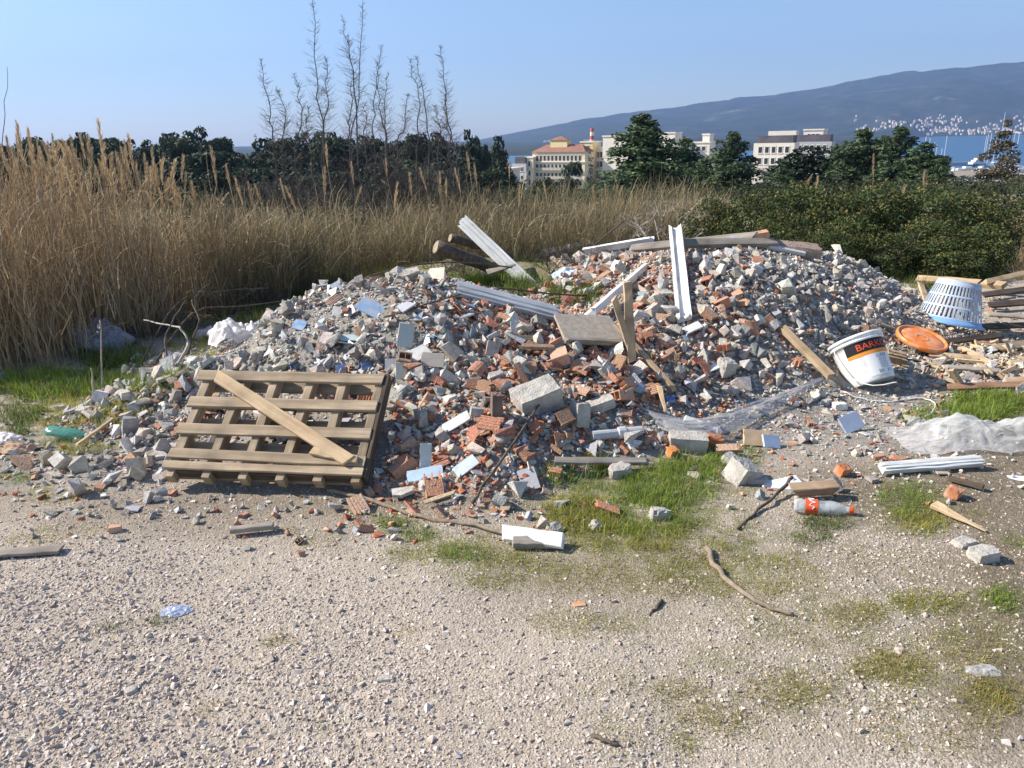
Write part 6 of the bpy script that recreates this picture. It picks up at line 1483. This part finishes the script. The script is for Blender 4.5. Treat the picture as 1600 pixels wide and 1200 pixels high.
# hedge of small leaved shrubs
HED = []
for i in range(3):
    cl = []
    for k in range(70):
        d = prng.normal(size=3); d /= np.linalg.norm(d); r = prng.uniform(.5, 1); cl.append((d[0]*.52*r, d[1]*.42*r, .44+d[2]*.42*r, .13*prng.uniform(.7, 1.3)))
    for k in range(14): a = prng.uniform(0, 6.28); cl.append((.45*math.cos(a), .36*math.sin(a), prng.uniform(.08, .3), .13))
    sg = shrub_twigs(400+i, .9, .9, 8, 2)
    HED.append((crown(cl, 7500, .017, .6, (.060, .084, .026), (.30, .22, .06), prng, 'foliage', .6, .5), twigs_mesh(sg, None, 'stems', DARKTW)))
for i, (px, Y, top, w, lab) in enumerate([(1120, 10.4, 322, .9, 'green hedge shrub next to the pale dead brush'), (1180, 10.0, 312, 1.0, 'green hedge shrub behind the brick on the mound crest'), (1245, 10.3, 300, 1.1, 'yellowish hedge shrub behind the rough mortar lump'), (1310, 9.9, 302, 1.1, 'yellow tipped hedge shrub over the pebbly flank'), (1375, 10.2, 298, 1.15, 'tall green hedge shrub between the yellow tipped and the brown tipped one'),
        (1440, 9.9, 304, 1.15, 'brown tipped hedge shrub behind the broad pale board'), (1505, 10.3, 308, 1.15, 'dark hedge shrub right behind the laundry basket'), (1560, 10.1, 318, 1.0, 'last hedge shrub beside the pile of rotten boards'), (1330, 9.0, 350, .8, 'low dark hedge shrub hanging over the pebbly flank'), (1450, 8.9, 352, .9, 'low dark hedge shrub behind the pale boards'), (1225, 9.1, 345, .8, 'low hedge shrub spilling onto the mound crest'), (1540, 8.9, 364, .8, 'low hedge shrub over the yellow plank'), (1380, 8.7, 372, .8, 'lowest hedge shrub, touching the pebbly flank'), (1295, 8.6, 362, .7, 'small hedge shrub just past the rough mortar lump'), (1480, 8.5, 385, .8, 'small dark hedge shrub shading the broad pale board')]):
    top -= 14; p = at(px, top, Y); zb = h1(p.x, p.y)-.02; h_ = p.z-zb
    r_ = empty('hedge_shrub', (p.x, p.y, zb), (0, 0, i*2.4)); r_.scale = (w, w, h_/.9)
    link('foliage', HED[i % 3][0], None, r_); link('stems', HED[i % 3][1], None, r_); tag(r_, lab, 'shrub', 'hedge shrubs behind the mound')
# undergrowth that hides the slope
rng = np.random.default_rng(88)
for (nc, y0, y1, sz, nl, nm) in [(500, 12.5, 20, .028, 42000, 'undergrowth'), (900, 19, 42, .055, 42000, 'undergrowth'), (1500, 40, 130, .14, 46000, 'scrub_belt')]:
    y = rng.uniform(y0, y1, nc); x = rng.uniform(-1, 1, nc)*(y*.80+2)
    if y0 < 15: y = np.maximum(y, np.interp(x, FRX, FRY, right=11.5)+1.2*(x < 2.5)); k = rng.random(nc) < np.where((x < 2), .5, 1); x = x[k]; y = y[k]; nc = len(x)
    rr = rng.uniform(.5, 1.1, nc)*(.26+np.minimum(y, 60)*.012)
    cl = np.stack([x, y, H(x, y)+rr*.35, rr], 1)
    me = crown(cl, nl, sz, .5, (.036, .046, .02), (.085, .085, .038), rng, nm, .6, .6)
    o = link(nm, me); tag(o, {12.5: 'low scrub just behind reeds and hedge', 19: 'dark scrubby undergrowth on the slope behind the reeds', 40: 'belt of scrub below the pines and the dark wood'}[y0], 'undergrowth', kind='stuff')
# ------------------------------------------------------------------ buildings down by the shore
def wallmat(name, c): return mat_solid(name, c, rough=.9, noise=.25, var=.10, bump=0)
CREAM = wallmat('cream_render', (.70, .60, .44)); WALLW = wallmat('white_render', (.74, .68, .59)); YEL = wallmat('yellow_render', (.68, .55, .30)); GREYW = wallmat('grey_render', (.42, .42, .44)); ROOFR = mat_solid('roof_tiles', (.26, .13, .09), rough=.9, noise=.6, var=.25, bump=0)  # the grey render also paints the shaded wing of the apartments
GLASSD = mat_solid('dark_window', (.035, .04, .05), rough=.15, noise=.3, var=.2, bump=0, spec=.6); RAIL = mat_solid('balcony_rail', (.45, .42, .36), rough=.8, bump=0); DARKR = mat_solid('dark_roof', (.10, .09, .10), rough=.8, bump=0, noise=.4)
def boxm(name, x0, x1, y0, y1, z0, z1):
    v, f = boxes([(x0, x1, y0, y1, z0, z1)]); return npmesh(name, v, f)
WINM = None
def win_mesh():
    v, f = boxes([(-.5, .5, -.06, .30, 0, 1)]); return npmesh('pane', v, f)
FRM = boxes([(-.62, -.5, -.10, .02, -.1, 1.12), (.5, .62, -.10, .02, -.1, 1.12), (-.62, .62, -.12, .02, 1.0, 1.14), (-.7, .7, -.18, .02, -.14, 0)])
PANE = win_mesh(); PANE.materials.append(GLASSD)
FRAME = npmesh('frame', FRM[0], FRM[1]); FRAME.materials.append(WALLW)
def building(name, px0, px1, Y, ztop_py, zbot, depth, ang, wall, lab, rows=None, cols=0, wsize=(1.1, 1.7), wz0=None, dz=3.3, roof=None, margin=1.2, side_wins=False, balcony=False, rh=2.6, turn=True):
    """facade between two pixel columns; ang turns the facade about its left corner"""
    ang = R(-32) if turn else ang; a = at(px0, ztop_py, Y); lo_, hi_ = .1, 200.
    for _ in range(40):
        wd = (lo_+hi_)/2; q_ = proj(np.array([[a.x+wd*math.cos(ang), Y+wd*math.sin(ang), a.z]]))[0][0]
        lo_, hi_ = (wd, hi_) if q_ < px1 else (lo_, wd)
    h_ = a.z-zbot; depth = min(depth, 7) if turn else depth
    r_ = empty(name, (a.x, Y, zbot), (0, 0, ang)); tag(r_, lab, 'building')
    link('wall', boxm('wall', 0, wd, 0, depth, -2, h_), wall, r_)
    if rows:
        for i in range(rows):
            for j in range(cols):
                x = margin+(wd-2*margin)*(j+.5)/cols; z = h_-1.2-wsize[1]-i*dz
                w_ = link('window', FRAME, None, r_); w_.location = (x, 0, z); w_.scale = (wsize[0], 1, wsize[1])
                link('pane', PANE, None, w_)
                if balcony and i > 0:
                    bl = link('balcony', npmesh('balcony', *boxes([(-.9, .9, -1.0, -.14, -.25, -.1), (-.9, .9, -1.0, -.94, -.1, .75)])), RAIL, r_); bl.location = (x, 0, z)
    if roof == 'hip':
        v = [(-.5, -.5, h_), (wd+.5, -.5, h_), (wd+.5, depth+.5, h_), (-.5, depth+.5, h_), (depth*.6, depth/2, h_+rh), (wd-depth*.4, depth/2, h_+rh)]
        link('roof', pmesh('roof', v, [(0, 1, 5, 4), (1, 2, 5), (2, 3, 4, 5), (3, 0, 4), (3, 2, 1, 0)]), ROOFR, r_)
    elif roof == 'flat':
        link('parapet', boxm('parapet', -.25, wd+.25, -.25, depth+.25, h_, h_+.5), WALLW, r_)
    elif roof == 'dark':
        link('roof', boxm('roof', .8, wd-.8, .8, depth-.8, h_, h_+2.4), DARKR, r_)
    return r_, wd, h_
GB = -22.0
hotel, wd, hh_ = building('hotel', 832, 914, 300, 238, GB, 14, R(-6), CREAM, 'long cream hotel with rows of windows and a red tiled roof', 5, 12, (1.0, 1.9), dz=3.1, roof='hip', balcony=True)
for z in (hh_-3.6, hh_-12.5): link('cornice', boxm('cornice', -.3, wd+.3, -.45, .0, z, z+.45), WALLW, hotel)
link('cupola', boxm('cupola', wd*.30, wd*.62, 2.0, 5.0, hh_+.8, hh_+4.2), YEL, hotel); v = [(wd*.28, 1.6, hh_+4.2), (wd*.64, 1.6, hh_+4.2), (wd*.64, 5.4, hh_+4.2), (wd*.28, 5.4, hh_+4.2), (wd*.46, 3.5, hh_+5.6)]
link('cupola_roof', pmesh('cupola_roof', v, [(0, 1, 4), (1, 2, 4), (2, 3, 4), (3, 0, 4), (3, 2, 1, 0)]), ROOFR, hotel)
building('hotel_wing', 821, 833, 299, 247, GB, 12, R(-4), CREAM, 'narrow end wing at the corner of the cream hotel', 4, 1, (1.0, 1.8), roof='flat')
building('hotel_tower', 907, 926, 298, 223, GB, 9, R(-6), YEL, 'yellow stair tower between the hotel and the white block', 5, 2, (1.0, 1.9), roof='flat')
building('link_building', 924, 946, 299, 232, GB, 12, R(-4), WALLW, 'white link building with dark balconies behind the cypress', 4, 3, (1.3, 2.0), dz=3.4, roof='flat')
wb_, wd, hh_ = building('white_block', 942, 984, 292, 214, GB, 16, R(-10), WALLW, 'windowless white block with a dark vertical slit', roof='flat')
link('slit', boxm('slit', wd*.78, wd*.82, -.05, .4, hh_-6.8, hh_-2.6), GLASSD, wb_); link('slit', boxm('slit', wd*.78, wd*.82, -.05, .4, hh_-13, hh_-8), GLASSD, wb_)
building('white_block', 1028, 1055, 300, 209, GB, 14, R(-4), WALLW, 'plain white block showing between the two pines', roof='flat')
building('white_house', 1075, 1109, 300, 224, GB, 12, R(-4), WALLW, 'low white house with a rooftop turret between the pines', 3, 3, (1.3, 1.5), roof='flat')
building('roof_turret', 1098, 1109, 303, 211, GB, 5, R(-4), WALLW, 'small square turret over the low white house', roof='flat')
wbld, wd, hh_ = building('white_apartments', 1178, 1242, 270, 224, GB, 16, R(-8), WALLW, 'white apartment building with dark windows and a set back attic', 4, 5, (1.2, 1.9), dz=3.6, roof='dark')
link('attic', boxm('attic', wd*.30, wd*.98, 2, 6, hh_+2.4, hh_+3.8), WALLW, wbld)
for i in range(4):
    bl = link('balcony', npmesh('balcony', *boxes([(-1.4, 1.4, -1.1, -.14, -.3, -.1), (-1.4, 1.4, -1.1, -1.02, -.1, .8)])), RAIL, wbld); bl.location = (wd*(.22+.18*(i % 3)), 0, hh_-6.8-3.6*(i//2)-1.9)
building('shade_grey_wing', 1240, 1300, 290, 222, GB, 14, R(-3), GREYW, 'shaded wing of the white apartment building, its shade painted grey', 3, 5, (1.2, 1.6), roof='dark')  # shaded side of the white building, its shade given by grey walls
building('attic_house', 1256, 1287, 293, 204, GB, 8, R(-3), WALLW, 'pale rooftop house above the shade grey wing', 1, 3, (1.0, .9), roof='flat')
building('grey_house', 800, 822, 300, 256, GB, 10, R(-3), GREYW, 'grey house with small windows beside the hotel wing', 4, 3, (1.0, 1.5), dz=3.0, roof='dark')
building('ruined_house', 752, 786, 150, 268, h1(at(768, 268, 150).x, 150)-.5, 6, R(-4), WALLW, 'pale ruined house in front of the dark wood', 1, 2, (1.0, 1.2), roof='flat')
# red and white chimney behind the hotel
ch = at(925, 222, 330); cr = empty('chimney_stack', (ch.x, 330, GB)); tag(cr, 'red and white striped chimney rising behind the hotel tower', 'chimney')
t_ = at(925, 200, 330).z-GB
for i in range(6):
    v, f = lathe([(1.0-.04*i, t_-9+i*1.5), (.96-.04*i, t_-7.5+i*1.5)], 14); link('band', pmesh('band', v, f, True), mat_solid('chimney_red', (.55, .12, .08), bump=0) if i % 2 else WALLW, cr)
v, f = lathe([(1.3, 0), (1.0, t_-9)], 14); link('shaft', pmesh('shaft', v, f, True), WALLW, cr)

# ------------------------------------------------------------------ village across the bay
rng = np.random.default_rng(99)
def house_mesh(seed):
    r = np.random.default_rng(seed); w, d, h_ = r.uniform(5, 8.5), r.uniform(5, 7), r.uniform(3.2, 5.5)
    V = [(-w/2, -d/2, -5), (w/2, -d/2, -5), (w/2, d/2, -5), (-w/2, d/2, -5), (-w/2, -d/2, h_), (w/2, -d/2, h_), (w/2, d/2, h_), (-w/2, d/2, h_), (-w/2-.5, 0, h_+3), (w/2+.5, 0, h_+3)]
    F = [(0, 1, 5, 4), (1, 2, 6, 5), (2, 3, 7, 6), (3, 0, 4, 7), (4, 5, 9, 8), (6, 7, 8, 9), (5, 6, 9), (7, 4, 8)]
    me = pmesh('village_house', V, F); me.materials.append(VW); me.materials.append(VR)
    for i in (4, 5): me.polygons[i].material_index = 1
    return me
VW = mat_solid('village_wall', (.66, .62, .56), rough=.9, bump=0, var=.1, noise=.1); VR = mat_solid('village_roof', (.42, .27, .2), rough=.9, bump=0, var=.2, noise=.1)
HM = [house_mesh(i) for i in range(6)]
cnt = 0
for i in range(2600):
    if cnt >= 235: break
    cxp = rng.choice([1385, 1440, 1490, 1545, 1590]); px = cxp+rng.normal(0, 32)
    Y = 2720+rng.uniform(0, 900); x = at(px, 205, Y).x; z = float(hillz(x, Y))
    if z < SEA+2.5: continue
    qx, qy, qd = proj(np.array([[x, Y, z]])); lim = 186+6*math.sin(px*.05)
    if qy[0] < lim or px < 1325 or px > 1640: continue
    o = link('village_house', HM[i % 6], None, None, (x, Y, z), (0, 0, rng.normal(0, .5))); cnt += 1
    tag(o, 'small white house with terracotta roof in the village across the bay', 'house', 'village houses across the bay')
for i in range(22):
    px = rng.uniform(850, 960); Y = 3000; x = at(px, 212, Y).x; z = float(hillz(x, Y))
    for k in range(14):
        if z > SEA+3: break
        Y += 60; x = at(px, 212, Y).x; z = float(hillz(x, Y))
    if z < SEA+2: continue
    o = link('village_house', HM[i % 6], None, None, (x, Y, z), (0, 0, rng.normal(0, .5))); tag(o, 'small pale house on the far shore above the hotel roof', 'house', 'houses on the far shore above the hotel')

# ------------------------------------------------------------------ marina
HULL = mat_solid('boat_white', (.78, .78, .77), rough=.35, bump=0, var=.05, noise=.2); MASTM = mat_solid('mast_metal', (.70, .70, .70), rough=.4, bump=0, var=.05); HBLUE = mat_solid('hull_blue', (.06, .16, .30), rough=.3, bump=0, var=.1)
def hull(L, B, D, name):
    st = [(-.5, .75), (-.25, 1), (.1, .95), (.35, .6), (.5, .04)]; V = []; F = []
    for (t, b) in st: V += [(t*L, -b*B/2, D), (t*L, -b*B/2*.6, 0), (t*L, b*B/2*.6, 0), (t*L, b*B/2, D)]
    for i in range(4):
        for k in range(3): F.append((i*4+k, i*4+k+1, i*4+k+5, i*4+k+4))
        F.append((i*4+3, i*4, i*4+4, i*4+7))
    F.append((0, 1, 2, 3)); F.append((19, 18, 17, 16)); return pmesh(name, V, F)
HS = hull(12, 3.6, 1.3, 'hull'); HS.materials.append(HULL)
v, f = boxes([(-3, 2, -1.2, 1.2, 1.3, 1.9)]); CAB = npmesh('cabin', v, f); CAB.materials.append(HULL)
def sailboat(px, py_top, Y, rz, lab, group):
    p = at(px, py_top, Y); L = p.z-SEA; r_ = empty('sailing_boat', (p.x, Y, SEA-.2), (0, 0, rz)); tag(r_, lab, 'sailing boat', group)
    link('hull', HS, None, r_); link('cabin', CAB, None, r_)
    V, F = tubearr([Vector((1, 0, 1.2)), Vector((1, 0, L*.5)), Vector((1, 0, L+.2))], .16, 6); link('mast', pmesh('mast', V, F), MASTM, r_)
    V, F = tubearr([Vector((.9, 0, 2.6)), Vector((-4, 0, 2.7))], .16, 6); link('boom', pmesh('boom', V, F), MASTM, r_)
for i, (px, py, Y) in enumerate([(1445, 213, 545), (1452, 216, 560), (1459, 222, 540), (1463, 226, 550), (1478, 212, 555), (1540, 213, 560), (1543, 209, 575), (1548, 207, 590), (1555, 216, 560), (1591, 207, 570), (1585, 205, 590), (1470, 232, 552)]):
    lab = 'moored sailing boat with a bare mast in front of the open bay' if px < 1500 else 'moored sailing boat with a bare mast next to the white motor yacht'
    sailboat(px, py, Y, rng.uniform(-.5, .5), lab, lab)
sailboat(1569, 176, 600, .2, 'sailing yacht whose mast rises highest, over the brownish tree', None)
yp = at(1526, 245, 560); yr = empty('motor_yacht', (yp.x, 560, SEA-.3), (0, 0, R(205))); yr.scale = (.6, .6, .6); tag(yr, 'large white motor yacht with a dark blue hull moored in the marina', 'yacht')
HY_ = hull(30, 7, 4.2, 'hull'); link('hull', HY_, HBLUE, yr)
for i, (a, b, w, z0, z1) in enumerate([(-14, 9, 6.2, 4.2, 6.6), (-11, 5, 5.4, 6.6, 8.8), (-8, 1, 4.4, 8.8, 10.8)]):
    v, f = boxes([(a, b, -w/2, w/2, z0, z1)]); link('deck', npmesh('deck', v, f), HULL, yr)
v, f = boxes([(-6, -4, -1.2, 1.2, 10.8, 12.6)]); link('radar_arch', npmesh('radar_arch', v, f), HULL, yr)
jp = at(1440, 246, 600); v, f = boxes([(0, 52, -1.6, 1.6, 0, 2.0)]+[(i*8+2, i*8+3, -.5, .5, -4, 0) for i in range(6)]); o = link('jetty', npmesh('jetty', v, f), GREYW, None, (jp.x, 600, SEA+.2)); tag(o, 'long grey jetty reaching out into the bay', 'jetty')
for i, (px, py, Y) in enumerate([(1475, 258, 500), (1487, 262, 480), (1500, 260, 490), (1510, 264, 478), (1522, 258, 500), (1478, 268, 470), (1532, 266, 470), (1590, 262, 470), (1598, 254, 490), (1592, 272, 440), (1560, 262, 480)]):
    p = at(px, py, Y); r_ = empty('motor_boat', (p.x, p.y, max(SEA-.2, h1(p.x, p.y)+.1) if p.y < 520 else SEA-.2), (0, 0, rng.uniform(0, 6))); tag(r_, 'small white motor boat laid up along the marina quay', 'motor boat', 'motor boats along the quay')
    link('hull', HS, None, r_); c_ = link('cabin', CAB, None, r_); c_.scale = (1, 1, 1.6); c_.location = (0, 0, -.78)
for i, (px, py, Y, w, lab) in enumerate([(1512, 280, 330, 26, 'long flat roofed shed with a pale roof behind the low evergreens'), (1490, 285, 300, 16, 'small pale shed beside the long flat roofed shed'), (1590, 285, 320, 20, 'pale shed at the foot of the brownish tree')]):
    p = at(px, py, Y); zb = h1(p.x, Y); r_ = empty('boat_shed', (p.x, Y, zb), (0, 0, -.1)); tag(r_, lab, 'shed'); hgt = max(2.8, p.z-zb)
    link('wall', boxm('wall', -w/2, w/2, 0, 8, -1, hgt), WALLW, r_); link('roof', boxm('roof', -w/2-.5, w/2+.5, -.5, 8.5, hgt, hgt+.5), GREYW, r_)
# pale blue van roof glimpsed through the reeds
# ------------------------------------------------------------------ air
bm = bmesh.new(); bmesh.ops.create_cube(bm, size=1.0)
me = bpy.data.meshes.new('haze'); bm.to_mesh(me); bm.free()
hz_o = link('haze', me)
hx0, hx1, hy0, hy1, hz0, hz1 = -7600, 7600, -700, 7000, -60, 700
hz_o.scale = (hx1-hx0, hy1-hy0, hz1-hz0); hz_o.location = ((hx0+hx1)/2, (hy0+hy1)/2, (hz0+hz1)/2)
m = bpy.data.materials.new('haze_air'); m.use_nodes = True
n = m.node_tree.nodes; l = m.node_tree.links; n.clear()
o = n.new('ShaderNodeOutputMaterial'); v = n.new('ShaderNodeVolumePrincipled')
v.inputs['Color'].default_value = (0.34, 0.54, 1.0, 1); v.inputs['Density'].default_value = 0.00016; v.inputs['Anisotropy'].default_value = 0.2
l.new(v.outputs[0], o.inputs['Volume'])
me.materials.append(m)
tag(hz_o, 'thin blue air haze over the bay', 'haze', kind='stuff')
